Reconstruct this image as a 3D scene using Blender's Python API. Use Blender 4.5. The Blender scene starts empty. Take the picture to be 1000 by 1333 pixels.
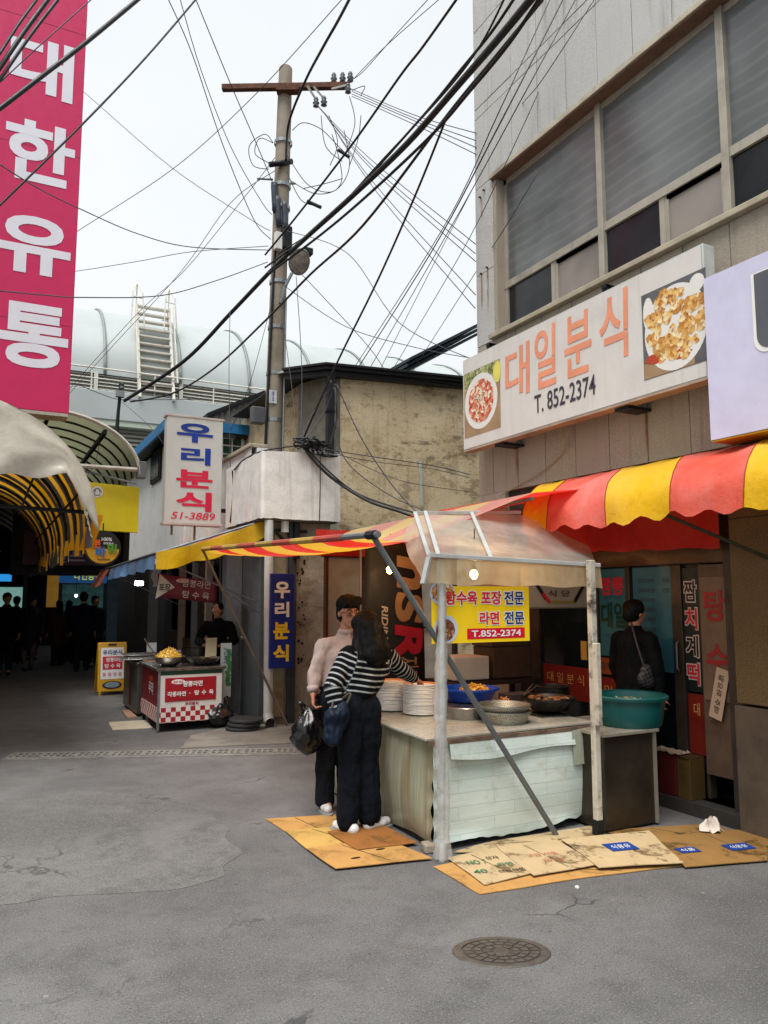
import bpy, bmesh, math, random
from mathutils import Vector, Matrix, noise
random.seed(11)
S = bpy.context.scene
COL = S.collection
PI = math.pi
R = math.radians

# ------------------------------------------------------------------ camera, sky, sun, exposure
cam = bpy.data.cameras.new('camera')
cam.sensor_fit = 'VERTICAL'; cam.sensor_height = 36.0; cam.lens = 36.0 * 990 / 1333
cam.clip_start = 0.05; cam.clip_end = 500
cam_o = bpy.data.objects.new('camera', cam); COL.objects.link(cam_o)
cam_o.location = (0, 0, 1.7); cam_o.rotation_euler = (R(90 + 6.28), 0, R(-27.5))
S.camera = cam_o
SUN_ELEV, SUN_ROT = R(66), R(228)
world = bpy.data.worlds.new('World'); S.world = world; world.use_nodes = True
wn = world.node_tree; wn.nodes.clear()
w_out = wn.nodes.new('ShaderNodeOutputWorld'); w_bg = wn.nodes.new('ShaderNodeBackground')
w_sky = wn.nodes.new('ShaderNodeTexSky'); w_sky.sky_type = 'NISHITA'; w_sky.sun_disc = False
w_sky.sun_elevation = SUN_ELEV; w_sky.sun_rotation = SUN_ROT; w_sky.dust_density = 4; w_sky.air_density = 1.2
w_hsv = wn.nodes.new('ShaderNodeHueSaturation'); w_hsv.inputs['Saturation'].default_value = 0.25
w_mix = wn.nodes.new('ShaderNodeMixRGB'); w_mix.inputs[0].default_value = 0.86
# overcast layer: soft bright cloud with faint structure
w_tc = wn.nodes.new('ShaderNodeTexCoord'); w_n = wn.nodes.new('ShaderNodeTexNoise')
w_n.inputs['Scale'].default_value = 1.6; w_n.inputs['Detail'].default_value = 5; w_n.inputs['Roughness'].default_value = 0.5
w_r = wn.nodes.new('ShaderNodeValToRGB')
w_r.color_ramp.elements[0].position = 0.3; w_r.color_ramp.elements[0].color = (10.6, 11.2, 11.7, 1)
w_r.color_ramp.elements[1].position = 0.7; w_r.color_ramp.elements[1].color = (12.2, 12.6, 12.9, 1)
wn.links.new(w_tc.outputs['Generated'], w_n.inputs['Vector']); wn.links.new(w_n.outputs['Fac'], w_r.inputs['Fac'])
wn.links.new(w_sky.outputs[0], w_hsv.inputs['Color']); wn.links.new(w_hsv.outputs[0], w_mix.inputs[1])
wn.links.new(w_r.outputs[0], w_mix.inputs[2]); wn.links.new(w_mix.outputs[0], w_bg.inputs['Color'])
w_bg.inputs['Strength'].default_value = 0.0505
wn.links.new(w_bg.outputs[0], w_out.inputs['Surface'])
sun = bpy.data.lights.new('sun', 'SUN'); sun.energy = 2.6; sun.angle = R(38); sun.color = (1, 0.985, 0.96)
sun_o = bpy.data.objects.new('sun', sun); COL.objects.link(sun_o); sun_o.location = (-6, -8, 20)
_d = Vector((math.sin(SUN_ROT) * math.cos(SUN_ELEV), math.cos(SUN_ROT) * math.cos(SUN_ELEV), math.sin(SUN_ELEV)))
sun_o.rotation_euler = _d.to_track_quat('Z', 'Y').to_euler()
S.view_settings.view_transform = 'Standard'; S.view_settings.look = 'None'
S.view_settings.gamma = 1; S.view_settings.use_curve_mapping = False
S.view_settings.exposure = 0.8
S.render.engine = 'CYCLES'
S.cycles.max_bounces = 6; S.cycles.diffuse_bounces = 3; S.cycles.transparent_max_bounces = 12; S.cycles.use_denoising = True
S.cycles.caustics_reflective = False; S.cycles.caustics_refractive = False

# ------------------------------------------------------------------ helpers: colour and materials
def hx(s):
    s = s.lstrip('#'); v = [int(s[i:i + 2], 16) / 255 for i in (0, 2, 4)]
    return tuple(c / 12.92 if c <= 0.04045 else ((c + 0.055) / 1.055) ** 2.4 for c in v)
def c4(c):
    if isinstance(c, str): c = hx(c)
    return (c[0], c[1], c[2], 1)
class NT:
    def __init__(s, name):
        s.m = bpy.data.materials.new(name); s.m.use_nodes = True; s.t = s.m.node_tree; s.t.nodes.clear()
        s.out = s.n('OutputMaterial'); s.tc = s.n('TexCoord'); s.oi = s.n('ObjectInfo')
        a = s.n('VectorMath'); a.operation = 'SCALE'; s.t.links.new(s.oi.outputs['Random'], a.inputs['Scale']); a.inputs[0].default_value = (37, 53, 29)
        b = s.n('VectorMath'); b.operation = 'ADD'; s.l(s.tc.outputs['Object'], b.inputs[0]); s.l(a.outputs[0], b.inputs[1])
        s.obj = s.tc.outputs['Object']; s.rnd = b.outputs[0]
    def n(s, t): return s.t.nodes.new('ShaderNode' + t)
    def l(s, a, b): s.t.links.new(a, b)
    def mapv(s, v, sc):
        m = s.n('Mapping'); m.inputs['Scale'].default_value = sc; s.l(v, m.inputs['Vector']); return m.outputs[0]
    def noise(s, v, scale, detail=5, rough=.6):
        k = s.n('TexNoise'); k.inputs['Scale'].default_value = scale; k.inputs['Detail'].default_value = detail
        k.inputs['Roughness'].default_value = rough; s.l(v, k.inputs['Vector']); return k.outputs['Fac']
    def ramp(s, f, p0, p1, a=0., b=1.):
        k = s.n('MapRange'); k.inputs[1].default_value = p0; k.inputs[2].default_value = p1
        k.inputs[3].default_value = a; k.inputs[4].default_value = b; k.interpolation_type = 'SMOOTHSTEP'; s.l(f, k.inputs[0]); return k.outputs[0]
    def mix(s, f, a, b, mode='MIX'):
        k = s.n('MixRGB'); k.blend_type = mode
        for i, x in enumerate((f, a, b)):
            if hasattr(x, 'links'): s.l(x, k.inputs[i])
            elif i == 0: k.inputs[0].default_value = x
            else: k.inputs[i].default_value = c4(x)
        return k.outputs[0]
    def math(s, op, a, b=0.):
        k = s.n('Math'); k.operation = op
        for i, x in enumerate((a, b)):
            if hasattr(x, 'links'): s.l(x, k.inputs[i])
            else: k.inputs[i].default_value = x
        return k.outputs[0]
    def bsdf(s, col, rough=.6, metal=0., bump=None, bstr=.3, bdist=.01, spec=.4):
        p = s.n('BsdfPrincipled')
        for k, x in (('Base Color', col), ('Roughness', rough), ('Metallic', metal)):
            if hasattr(x, 'links'): s.l(x, p.inputs[k])
            else: p.inputs[k].default_value = c4(x) if k == 'Base Color' else x
        p.inputs['Specular IOR Level'].default_value = spec
        if bump is not None:
            b = s.n('Bump'); b.inputs['Strength'].default_value = bstr; b.inputs['Distance'].default_value = bdist
            s.l(bump, b.inputs['Height']); s.l(b.outputs[0], p.inputs['Normal'])
        s.p = p; s.l(p.outputs[0], s.out.inputs['Surface']); return p
_M = {}
def M(name, c='#888888', rough=.6, metal=0., var=.14, scale=5, bump=.15, bscale=60, bdist=.004, dirt=0., dirtc='#2c251c', streak=0., streakc='#3a352c', dscale=1.3, trans=0., emit=None, estr=1., spec=.4):
    """general surface: colour with mottling, dirt patches, run-off streaks and fine relief"""
    if name in _M: return _M[name]
    t = NT(name)
    c = c4(c)[:3]
    lo = tuple(x * (1 - var) for x in c); hi = tuple(min(1, x * (1 + var)) for x in c)
    col = t.mix(t.ramp(t.noise(t.rnd, scale), .3, .7), lo, hi)
    col = t.mix(t.ramp(t.noise(t.rnd, scale * 9, 3), .35, .75, 0, .35), col, lo)
    if streak:
        f = t.noise(t.mapv(t.rnd, (7, 7, .35)), 1.6, 6, .7)
        col = t.mix(t.ramp(f, .5, .78, 0, streak), col, streakc)
    if dirt:
        f = t.noise(t.rnd, dscale, 8, .72)
        col = t.mix(t.ramp(f, .48, .7, 0, dirt), col, dirtc)
    rg = t.ramp(t.noise(t.rnd, scale * 2.3, 4), .3, .7, max(0.02, rough - .08), min(1, rough + .08))
    bp = t.noise(t.rnd, bscale, 4) if bump else None
    p = t.bsdf(col, rg, metal, bp, bump, bdist, spec)
    if trans:
        tr = t.n('BsdfTranslucent'); t.l(col, tr.inputs[0]); ms = t.n('MixShader'); ms.inputs[0].default_value = trans
        t.l(p.outputs[0], ms.inputs[1]); t.l(tr.outputs[0], ms.inputs[2]); t.l(ms.outputs[0], t.out.inputs['Surface'])
    if emit is not None:
        p.inputs['Emission Color'].default_value = c4(emit); p.inputs['Emission Strength'].default_value = estr
    _M[name] = t.m; return t.m

# ------------------------------------------------------------------ helpers: meshes
class MB:
    def __init__(s): s.v = []; s.f = []; s.mi = []
    def _add(s, vs, fs, mi=0):
        o = len(s.v); s.v += [tuple(x) for x in vs]; s.f += [tuple(i + o for i in f) for f in fs]; s.mi += [mi] * len(fs); return s
    def box(s, x0, x1, y0, y1, z0, z1, mi=0):
        return s._add([(x0, y0, z0), (x1, y0, z0), (x1, y1, z0), (x0, y1, z0), (x0, y0, z1), (x1, y0, z1), (x1, y1, z1), (x0, y1, z1)],
                      [(3, 2, 1, 0), (4, 5, 6, 7), (0, 1, 5, 4), (1, 2, 6, 5), (2, 3, 7, 6), (3, 0, 4, 7)], mi)
    def quad(s, *p, mi=0): return s._add(p, [tuple(range(len(p)))], mi)
    def beam(s, p, q, w, h, mi=0, up=(0, 0, 1)):
        p, q = Vector(p), Vector(q); d = (q - p).normalized(); u = Vector(up)
        if abs(d.dot(u)) > .98: u = Vector((0, 1, 0))
        a = d.cross(u).normalized() * w / 2; b = a.cross(d).normalized() * h / 2
        vs = [e + i * a + j * b for e in (p, q) for i, j in ((-1, -1), (1, -1), (1, 1), (-1, 1))]
        return s._add(vs, [(0, 1, 2, 3), (7, 6, 5, 4), (0, 4, 5, 1), (1, 5, 6, 2), (2, 6, 7, 3), (3, 7, 4, 0)], mi)
    def tube(s, path, r, n=8, mi=0, cap=True, r1=None):
        P = [Vector(p) for p in path]; m = len(P); o = len(s.v); rings = []
        prev = None
        for i, p in enumerate(P):
            d = (P[min(i + 1, m - 1)] - P[max(i - 1, 0)]).normalized()
            if prev is None:
                u = Vector((0, 0, 1)) if abs(d.z) < .9 else Vector((1, 0, 0)); a = d.cross(u).normalized()
            else:
                a = (prev - d * prev.dot(d)).normalized()
            prev = a; b = d.cross(a)
            rr = r if r1 is None else r + (r1 - r) * i / (m - 1)
            rings.append([p + (a * math.cos(2 * PI * k / n) + b * math.sin(2 * PI * k / n)) * rr for k in range(n)])
        for rg in rings: s.v += [tuple(x) for x in rg]
        for i in range(m - 1):
            for k in range(n):
                k2 = (k + 1) % n; s.f.append((o + i * n + k, o + i * n + k2, o + (i + 1) * n + k2, o + (i + 1) * n + k)); s.mi.append(mi)
        if cap:
            s.f.append(tuple(o + k for k in reversed(range(n)))); s.f.append(tuple(o + (m - 1) * n + k for k in range(n))); s.mi += [mi, mi]
        return s
    def lathe(s, c, prof, n=24, mi=0, axis='z', sx=1, sy=1):
        """prof: list of (radius, height)"""
        o = len(s.v); c = Vector(c)
        for r, h in prof:
            for k in range(n):
                a = 2 * PI * k / n; x, y = r * math.cos(a) * sx, r * math.sin(a) * sy
                p = (x, y, h) if axis == 'z' else ((h, x, y) if axis == 'x' else (x, h, y))
                s.v.append(tuple(c + Vector(p)))
        for i in range(len(prof) - 1):
            for k in range(n):
                k2 = (k + 1) % n; s.f.append((o + i * n + k, o + i * n + k2, o + (i + 1) * n + k2, o + (i + 1) * n + k)); s.mi.append(mi)
        return s
    def prism(s, poly, z0, z1, mi=0):
        n = len(poly); vs = [(p[0], p[1], z0) for p in poly] + [(p[0], p[1], z1) for p in poly]
        fs = [tuple(reversed(range(n))), tuple(range(n, 2 * n))] + [(i, (i + 1) % n, n + (i + 1) % n, n + i) for i in range(n)]
        return s._add(vs, fs, mi)
    def extr(s, poly, d, mi=0):
        """3-D polygon pushed along d"""
        n = len(poly); d = Vector(d); vs = [Vector(p) for p in poly] + [Vector(p) + d for p in poly]
        fs = [tuple(reversed(range(n))), tuple(range(n, 2 * n))] + [(i, (i + 1) % n, n + (i + 1) % n, n + i) for i in range(n)]
        return s._add(vs, fs, mi)
    def grid(s, nu, nv, fn, mi=0, mfn=None):
        o = len(s.v)
        for j in range(nv + 1):
            for i in range(nu + 1): s.v.append(tuple(fn(i / nu, j / nv)))
        for j in range(nv):
            for i in range(nu):
                a = o + j * (nu + 1) + i; s.f.append((a, a + 1, a + nu + 2, a + nu + 1)); s.mi.append(mfn((i + .5) / nu, (j + .5) / nv) if mfn else mi)
        return s
    def ball(s, c, r, n=10, m=6, mi=0, sc=(1, 1, 1)):
        return s.lathe((0, 0, 0), [(0, 0)], 1) if False else s._ball(c, r, n, m, mi, sc)
    def _ball(s, c, r, n, m, mi, sc):
        o = len(s.v); c = Vector(c)
        for j in range(m + 1):
            th = PI * j / m
            for k in range(n):
                a = 2 * PI * k / n
                s.v.append(tuple(c + Vector((r * math.sin(th) * math.cos(a) * sc[0], r * math.sin(th) * math.sin(a) * sc[1], -r * math.cos(th) * sc[2]))))
        for j in range(m):
            for k in range(n):
                k2 = (k + 1) % n; s.f.append((o + j * n + k, o + j * n + k2, o + (j + 1) * n + k2, o + (j + 1) * n + k)); s.mi.append(mi)
        return s
    def mesh(s, name, mats, smooth=False):
        me = bpy.data.meshes.new(name); me.from_pydata(s.v, [], s.f)
        mats = mats if isinstance(mats, (list, tuple)) else [mats]
        for m in mats: me.materials.append(m)
        if len(mats) > 1: me.polygons.foreach_set('material_index', s.mi)
        bm = bmesh.new(); bm.from_mesh(me); bmesh.ops.remove_doubles(bm, verts=bm.verts, dist=1e-5); bm.normal_update(); bm.to_mesh(me); bm.free()
        if smooth:
            me.polygons.foreach_set('use_smooth', [True] * len(me.polygons))
        return me
def world_loc(o):
    v = Vector((0, 0, 0))
    while o: v += o.location; o = o.parent
    return v
def link(name, me, parent=None):
    """me is in world coordinates; parts are shifted into their thing's frame, lone meshes get their origin at their base"""
    if parent is not None: off = world_loc(parent)
    else:
        xs = [v.co for v in me.vertices]
        off = Vector(((min(v.x for v in xs) + max(v.x for v in xs)) / 2, (min(v.y for v in xs) + max(v.y for v in xs)) / 2, min(v.z for v in xs)))
    me.transform(Matrix.Translation(-off))
    o = bpy.data.objects.new(name, me); COL.objects.link(o)
    if parent is not None: o.parent = parent
    else: o.location = off
    return o
def obj(name, mb, mats, parent=None, smooth=False, bev=0., seg=2, auto=False, sub=0, solid=0.):
    o = link(name, mb.mesh(name, mats, smooth or auto), parent)
    if auto: o.data.set_sharp_from_angle(angle=R(38))
    if solid:
        k = o.modifiers.new('solid', 'SOLIDIFY'); k.thickness = solid; k.offset = 0
    if sub:
        k = o.modifiers.new('sub', 'SUBSURF'); k.levels = sub; k.render_levels = sub
    if bev:
        k = o.modifiers.new('bev', 'BEVEL'); k.width = bev; k.segments = seg; k.limit_method = 'ANGLE'; k.angle_limit = R(40)
    return o
def tag(o, label=None, cat=None, group=None, kind=None):
    if label: o['label'] = label
    if cat: o['category'] = cat
    if group: o['group'] = group
    if kind: o['kind'] = kind
    return o
def thing(name, label, cat, loc=(0, 0, 0), group=None):
    o = bpy.data.objects.new(name, None); COL.objects.link(o); o.location = loc; o.empty_display_size = .1
    return tag(o, label, cat, group)
def lone(name, mb, mats, label, cat, group=None, **k): return tag(obj(name, mb, mats, None, **k), label, cat, group)
def struct(name, mb, mats, **k): return tag(obj(name, mb, mats, None, **k), kind='structure')
def dup(root, loc=None, label=None, group=None, rotz=None):
    r = root.copy(); COL.objects.link(r)
    if loc is not None: r.location = loc
    if rotz is not None: r.rotation_euler.z = rotz
    if label: r['label'] = label
    if group: r['group'] = group
    for ch in list(root.children):
        c = ch.copy(); COL.objects.link(c); c.parent = r
        for g in list(ch.children):
            d = g.copy(); COL.objects.link(d); d.parent = c
    return r
_unit = {}
def piece(name, mat, parent, x0, x1, y0, y1, z0, z1, bev=.004):
    """one box piece; alike pieces share one unit mesh per material and are scaled"""
    key = (name, mat.name, round(x1 - x0, 3), round(y1 - y0, 3), round(z1 - z0, 3))
    if key not in _unit:
        mb = MB().box(-(x1 - x0) / 2, (x1 - x0) / 2, -(y1 - y0) / 2, (y1 - y0) / 2, -(z1 - z0) / 2, (z1 - z0) / 2)
        _unit[key] = mb.mesh(name, mat)
    o = bpy.data.objects.new(name, _unit[key]); COL.objects.link(o); o.parent = parent
    o.location = Vector(((x0 + x1) / 2, (y0 + y1) / 2, (z0 + z1) / 2)) - world_loc(parent)
    if bev:
        k = o.modifiers.new('bev', 'BEVEL'); k.width = bev; k.segments = 1
    return o
_T = {}
def text_mesh(s, bold):
    if (s, bold) not in _T:
        c = bpy.data.curves.new('t', 'FONT'); c.body = s; c.size = 1; c.offset = bold; c.resolution_u = 4; c.fill_mode = 'FRONT'
        o = bpy.data.objects.new('t', c); m = bpy.data.meshes.new_from_object(o)
        vs = [tuple(v.co) for v in m.vertices]; fs = [tuple(p.vertices) for p in m.polygons]
        bpy.data.objects.remove(o); bpy.data.meshes.remove(m); bpy.data.curves.remove(c)
        x0 = min(v[0] for v in vs); x1 = max(v[0] for v in vs); y0 = min(v[1] for v in vs); y1 = max(v[1] for v in vs)
        _T[(s, bold)] = ([((v[0] - x0) / (x1 - x0) - .5, (v[1] - y0) / (y1 - y0) - .5) for v in vs], fs)
    return _T[(s, bold)]
def frame_of(face):
    """right and up directions of lettering on a face that looks towards -y, -x or any (right, up) pair"""
    if face == '-y': return Vector((1, 0, 0)), Vector((0, 0, 1))
    if face == '-x': return Vector((0, -1, 0)), Vector((0, 0, 1))
    return Vector(face[0]), Vector(face[1])
def lettering(s, c, w, h, mat, parent, face='-y', bold=.02, name='lettering', shear=0., rot=0., sub=None):
    """s: text, or list of (text, u, v, w, h) placed relative to c; printed as one thin part"""
    r, u = frame_of(face); c = Vector(c); mb = MB()
    if rot: r, u = r * math.cos(rot) + u * math.sin(rot), u * math.cos(rot) - r * math.sin(rot)
    items = [(s, 0, 0, w, h)] if isinstance(s, str) else s
    nr = r.cross(u).normalized()
    for t, du, dv, ww, hh in items:
        vs, fs = text_mesh(t, min(bold, .018)); e = max(0, bold - .018); k = len(t)
        for j, (sx, sy) in enumerate(((0, 0), (1, 1), (-1, 1), (1, -1), (-1, -1)) if e else ((0, 0),)):
            ox, oy = sx * e * ww / k, sy * e * hh
            mb._add([c + nr * j * .0003 + r * (du + ox + x * (ww - 2 * e * ww / k) + shear * y * hh) + u * (dv + oy + y * (hh - 2 * e * hh)) for x, y in vs], fs)
    return obj(name, mb, mat, parent)
def column(chars, c, w, h, gap): # vertical lettering items from top to bottom, centred on c
    n = len(chars); H = n * h + (n - 1) * gap
    return [(ch, 0, H / 2 - h / 2 - i * (h + gap), w, h) for i, ch in enumerate(chars)]
def disc(mb, c, r, face='-y', n=28, mi=0, sx=1., sy=1., jag=0.):
    rr, u = frame_of(face); c = Vector(c)
    pts = []
    for k in range(n):
        q = r * (1 + random.uniform(-jag, jag)); a = 2 * PI * k / n
        pts.append(c + rr * (q * sx * math.cos(a)) + u * (q * sy * math.sin(a)))
    mb._add(pts, [tuple(range(n))], mi); return mb
def nrm(face):
    r, u = frame_of(face); return r.cross(u)
def plate(mb, c, w, h, face='-y', mi=0, rot=0.):
    r, u = frame_of(face); c = Vector(c)
    if rot: r, u = r * math.cos(rot) + u * math.sin(rot), u * math.cos(rot) - r * math.sin(rot)
    mb._add([c - r * w / 2 - u * h / 2, c + r * w / 2 - u * h / 2, c + r * w / 2 + u * h / 2, c - r * w / 2 + u * h / 2], [(0, 1, 2, 3)], mi); return mb
def spline(pts, n=8):
    P = [Vector(p) for p in pts]
    if len(P) < 3: return [tuple(P[0].lerp(P[-1], i / n)) for i in range(n + 1)]
    out = []
    for i in range(len(P) - 1):
        a, b, c, d = P[max(i - 1, 0)], P[i], P[i + 1], P[min(i + 2, len(P) - 1)]
        for k in range(n):
            t = k / n; out.append(tuple(.5 * (2 * b + (c - a) * t + (2 * a - 5 * b + 4 * c - d) * t * t + (3 * b - a - 3 * c + d) * t ** 3)))
    out.append(tuple(P[-1])); return out
# ------------------------------------------------------------------ special materials
def m_asphalt(name, a, b, patchy):
    t = NT(name); A_, B_ = hx(a), hx(b); k = lambda c, f: tuple(min(1, x * f) for x in c)
    col = t.mix(t.ramp(t.noise(t.obj, .45, 6, .65), .32, .68), k(A_, .86), k(B_, 1.02))
    col = t.mix(t.ramp(t.noise(t.obj, 1.7, 8, .72), .44, .7, 0, .6), col, k(A_, .66))
    col = t.mix(t.ramp(t.noise(t.obj, 7, 6, .7), .5, .72, 0, .4), col, k(A_, .6))
    # stone chippings: pale and dark grains of two sizes
    for sc, pale, dark in ((75, .4, .5), (150, .5, .65)):
        g = t.noise(t.obj, sc, 2, .6)
        col = t.mix(t.ramp(g, .57, .68, 0, pale), col, k(B_, 1.65)); col = t.mix(t.ramp(g, .43, .32, 0, dark), col, k(A_, .38))
    # oily drips and flattened gum
    for sc, r, c, f in ((1.6, .075, '#2b2a28', .55), (4.3, .05, '#34322f', .6), (2.9, .04, '#9a9892', .5)):
        v = t.n('TexVoronoi'); v.inputs['Scale'].default_value = sc; t.l(t.obj, v.inputs['Vector'])
        d = t.math('ADD', v.outputs['Distance'], t.math('MULTIPLY', t.noise(t.obj, 22, 4), .06)); col = t.mix(t.ramp(d, r + .03, r + .015, 0, f), col, c)
    cr = t.n('TexVoronoi'); cr.feature = 'DISTANCE_TO_EDGE'; cr.inputs['Scale'].default_value = .9
    wv = t.n('VectorMath'); wv.operation = 'ADD'; nz = t.n('TexNoise'); nz.inputs['Scale'].default_value = 3; nz.inputs['Detail'].default_value = 7
    t.l(t.obj, nz.inputs['Vector']); sc = t.n('VectorMath'); sc.operation = 'SCALE'; sc.inputs['Scale'].default_value = .6
    t.l(nz.outputs['Color'], sc.inputs[0]); t.l(t.obj, wv.inputs[0]); t.l(sc.outputs[0], wv.inputs[1]); t.l(wv.outputs[0], cr.inputs['Vector'])
    msk = t.ramp(t.noise(t.obj, .9, 3), .5 if patchy else .57, .64)
    crk = t.math('MULTIPLY', t.ramp(cr.outputs['Distance'], .003, .012, 1, 0), msk)
    col = t.mix(t.math('MULTIPLY', crk, .6), col, '#2b2b2b')
    if patchy:
        col = t.mix(t.ramp(t.noise(t.obj, 2.2, 9, .8), .52, .64, 0, .45), col, k(A_, .55))
        col = t.mix(t.ramp(t.noise(t.obj, 1.4, 4), .45, .7, 0, .4), col, k(B_, 1.15))
    bp = t.math('SUBTRACT', t.noise(t.obj, 110, 4, .7), t.math('MULTIPLY', crk, .8))
    t.bsdf(col, t.ramp(t.noise(t.obj, 5, 4), .3, .7, .72, .92), 0, bp, .7, .008, .3)
    return t.m
def m_concrete_stained(name, base, pale, dark):
    t = NT(name)
    col = t.mix(t.ramp(t.noise(t.obj, 1.1, 7, .68), .32, .66), base, pale)
    h = t.noise(t.mapv(t.obj, (.55, .55, 2.6)), 1.1, 9, .76)
    col = t.mix(t.ramp(h, .53, .64, 0, .85), col, dark)
    pk = t.noise(t.mapv(t.obj, (1, 1, 1.5)), 2.6, 9, .82)
    col = t.mix(t.ramp(pk, .55, .585, 0, .6), col, '#96805a'); col = t.mix(t.ramp(pk, .44, .41, 0, .6), col, '#7a6b52')
    big = t.noise(t.mapv(t.obj, (.7, .7, 1.1)), .95, 9, .78)
    col = t.mix(t.ramp(big, .53, .56, 0, .65), col, pale); col = t.mix(t.ramp(big, .46, .4, 0, .55), col, dark)
    s = t.noise(t.mapv(t.obj, (5, 5, .3)), 1.4, 6, .7)
    col = t.mix(t.ramp(s, .5, .76, 0, .5), col, '#6b604c')
    col = t.mix(t.ramp(t.noise(t.obj, 30, 5, .7), .5, .72, 0, .35), col, dark)
    col = t.mix(t.ramp(t.noise(t.obj, 2.3, 10, .8), .6, .66, 0, .5), col, '#cfc6b0')
    t.bsdf(col, .85, 0, t.math('ADD', t.noise(t.obj, 60, 5), t.math('MULTIPLY', h, -1.2)), .5, .012, .2)
    return t.m
def m_granite(name, a, b, c, sc=130, streak=.4):
    t = NT(name)
    n1 = t.noise(t.rnd, sc, 3, .7)
    col = t.mix(t.ramp(n1, .38, .62), a, b)
    col = t.mix(t.ramp(t.noise(t.rnd, sc * 1.7, 2), .58, .66, 0, .8), col, c)
    col = t.mix(t.ramp(t.noise(t.rnd, 1.3, 4), .3, .7, 0, .35), col, a)
    f = t.noise(t.mapv(t.rnd, (6, 6, .3)), 1.5, 6, .7)
    col = t.mix(t.ramp(f, .5, .78, 0, streak), col, '#4c4438')
    t.bsdf(col, .7, 0, n1, .25, .003, .3)
    return t.m
def m_glass(name, tint='#20262a', rough=.08, bands=0.):
    t = NT(name)
    col = t.mix(t.ramp(t.noise(t.rnd, .9, 3), .35, .65), tint, tuple(min(1, x * 1.5) for x in hx(tint)))
    if bands:
        wv = t.n('TexWave'); wv.wave_type = 'BANDS'; wv.bands_direction = 'Z'; wv.inputs['Scale'].default_value = bands; wv.inputs['Distortion'].default_value = 2.2; wv.inputs['Detail'].default_value = 3
        t.l(t.obj, wv.inputs['Vector']); col = t.mix(t.ramp(wv.outputs['Fac'], .6, .98, 0, .18), col, '#93928e'); col = t.mix(t.ramp(t.noise(t.rnd, .7, 2), .4, .62, 0, .25), col, '#2b2e30')
    t.bsdf(col, t.ramp(t.noise(t.rnd, 2.5, 4), .3, .7, rough, rough + .16), 0, t.noise(t.rnd, 1.2, 2), .05, .02, .4)
    return t.m
def m_film(name, tint, clear=.5, rough=.25, wrinkle=6., stretch=(1, 1, 1), bstr=.6):
    t = NT(name)
    p = t.bsdf(tint, rough, 0, t.noise(t.mapv(t.obj, stretch), wrinkle, 5, .6), bstr, .02, .6)
    tl = t.n('BsdfTranslucent'); tl.inputs[0].default_value = c4(tint); ms = t.n('MixShader'); ms.inputs[0].default_value = .45
    t.l(p.outputs[0], ms.inputs[1]); t.l(tl.outputs[0], ms.inputs[2])
    tp = t.n('BsdfTransparent'); tp.inputs[0].default_value = (.95, .95, .93, 1); m2 = t.n('MixShader')
    f = t.ramp(t.noise(t.obj, 3.5, 5), .3, .7, max(0, clear - .12), min(1, clear + .12)); t.l(f, m2.inputs[0])
    t.l(ms.outputs[0], m2.inputs[1]); t.l(tp.outputs[0], m2.inputs[2]); t.l(m2.outputs[0], t.out.inputs['Surface'])
    return t.m
def m_fabric(name, c, trans=.35, fade=.25, top=None):
    t = NT(name)
    pale = tuple(x + (1 - x) * .35 for x in hx(c))
    col = t.mix(t.ramp(t.noise(t.obj, 1.7, 5), .35, .75, 0, fade), c, pale)
    col = t.mix(t.ramp(t.noise(t.obj, 6, 7, .7), .55, .78, 0, .3), col, tuple(x * .5 for x in hx(c)))
    f = t.noise(t.mapv(t.obj, (9, 9, .8)), 1.7, 6, .7); col = t.mix(t.ramp(f, .54, .75, 0, .35), col, tuple(x * .45 for x in hx(c)))
    if top:   # outer face paler: faded cloth, with sky light painted into the colour
        ge = t.n('NewGeometry'); col = t.mix(ge.outputs['Backfacing'], col, top)
    p = t.bsdf(col, .5, 0, t.math('ADD', t.noise(t.obj, 4.5, 5, .6), t.math('MULTIPLY', t.noise(t.obj, 160, 2), .12)), .6, .035, .3)
    tl = t.n('BsdfTranslucent'); t.l(col, tl.inputs[0]); ms = t.n('MixShader'); ms.inputs[0].default_value = trans
    t.l(p.outputs[0], ms.inputs[1]); t.l(tl.outputs[0], ms.inputs[2]); t.l(ms.outputs[0], t.out.inputs['Surface'])
    return t.m
ASPHALT = m_asphalt('asphalt', '#5d5c5b', '#71706f', False)
PATCH = m_asphalt('asphalt_patch', '#5d5c5a', '#71706e', True)
BEIGE_WALL = m_concrete_stained('beige_render', '#c0ab87', '#d8c7a5', '#574832')
PLAIN_CONC = m_concrete_stained('bare_concrete', '#86796a', '#aba18f', '#4a4137')
WHITE_WALL = M('white_render', '#dcdbd8', .85, var=.06, dirt=.2, dirtc='#7b776e', streak=.25, bump=.5, bscale=25, bdist=.02)
BALC = M('balcony_render', '#d6d4cf', .85, var=.1, dirt=.3, dirtc='#8a8579', streak=.42, streakc='#6b665d', bump=.4, bscale=30, bdist=.01)
GRANITE = m_granite('granite_panel', '#a5a5a2', '#cccbc7', '#767571')
GRANITE_B = m_granite('granite_panel_warm', '#908677', '#b3a999', '#6d6456', streak=.4)
PILASTER = m_granite('brown_granite', '#463722', '#73603f', '#231b11', 150, .3)
STEELP = M('galvanised', '#8d9294', .4, .75, var=.12, dirt=.2)
GREYPOLE = M('grey_pole', '#6f7375', .45, .4, var=.15, dirt=.3)
ALU = M('aluminium_frame', '#a8a294', .5, .3, var=.1, dirt=.3, streak=.3)
DARKM = M('dark_metal', '#232426', .5, .5, var=.2)
BLACK = M('black_rubber', '#0d0d0e', .55, var=.2)
WHITEP = M('white_paint', '#d8d8d4', .45, var=.05, dirt=.15)
RUST = M('rusty_steel', '#5c3a28', .85, .2, var=.35, scale=9, dirt=.5, dirtc='#2c1a10')
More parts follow.
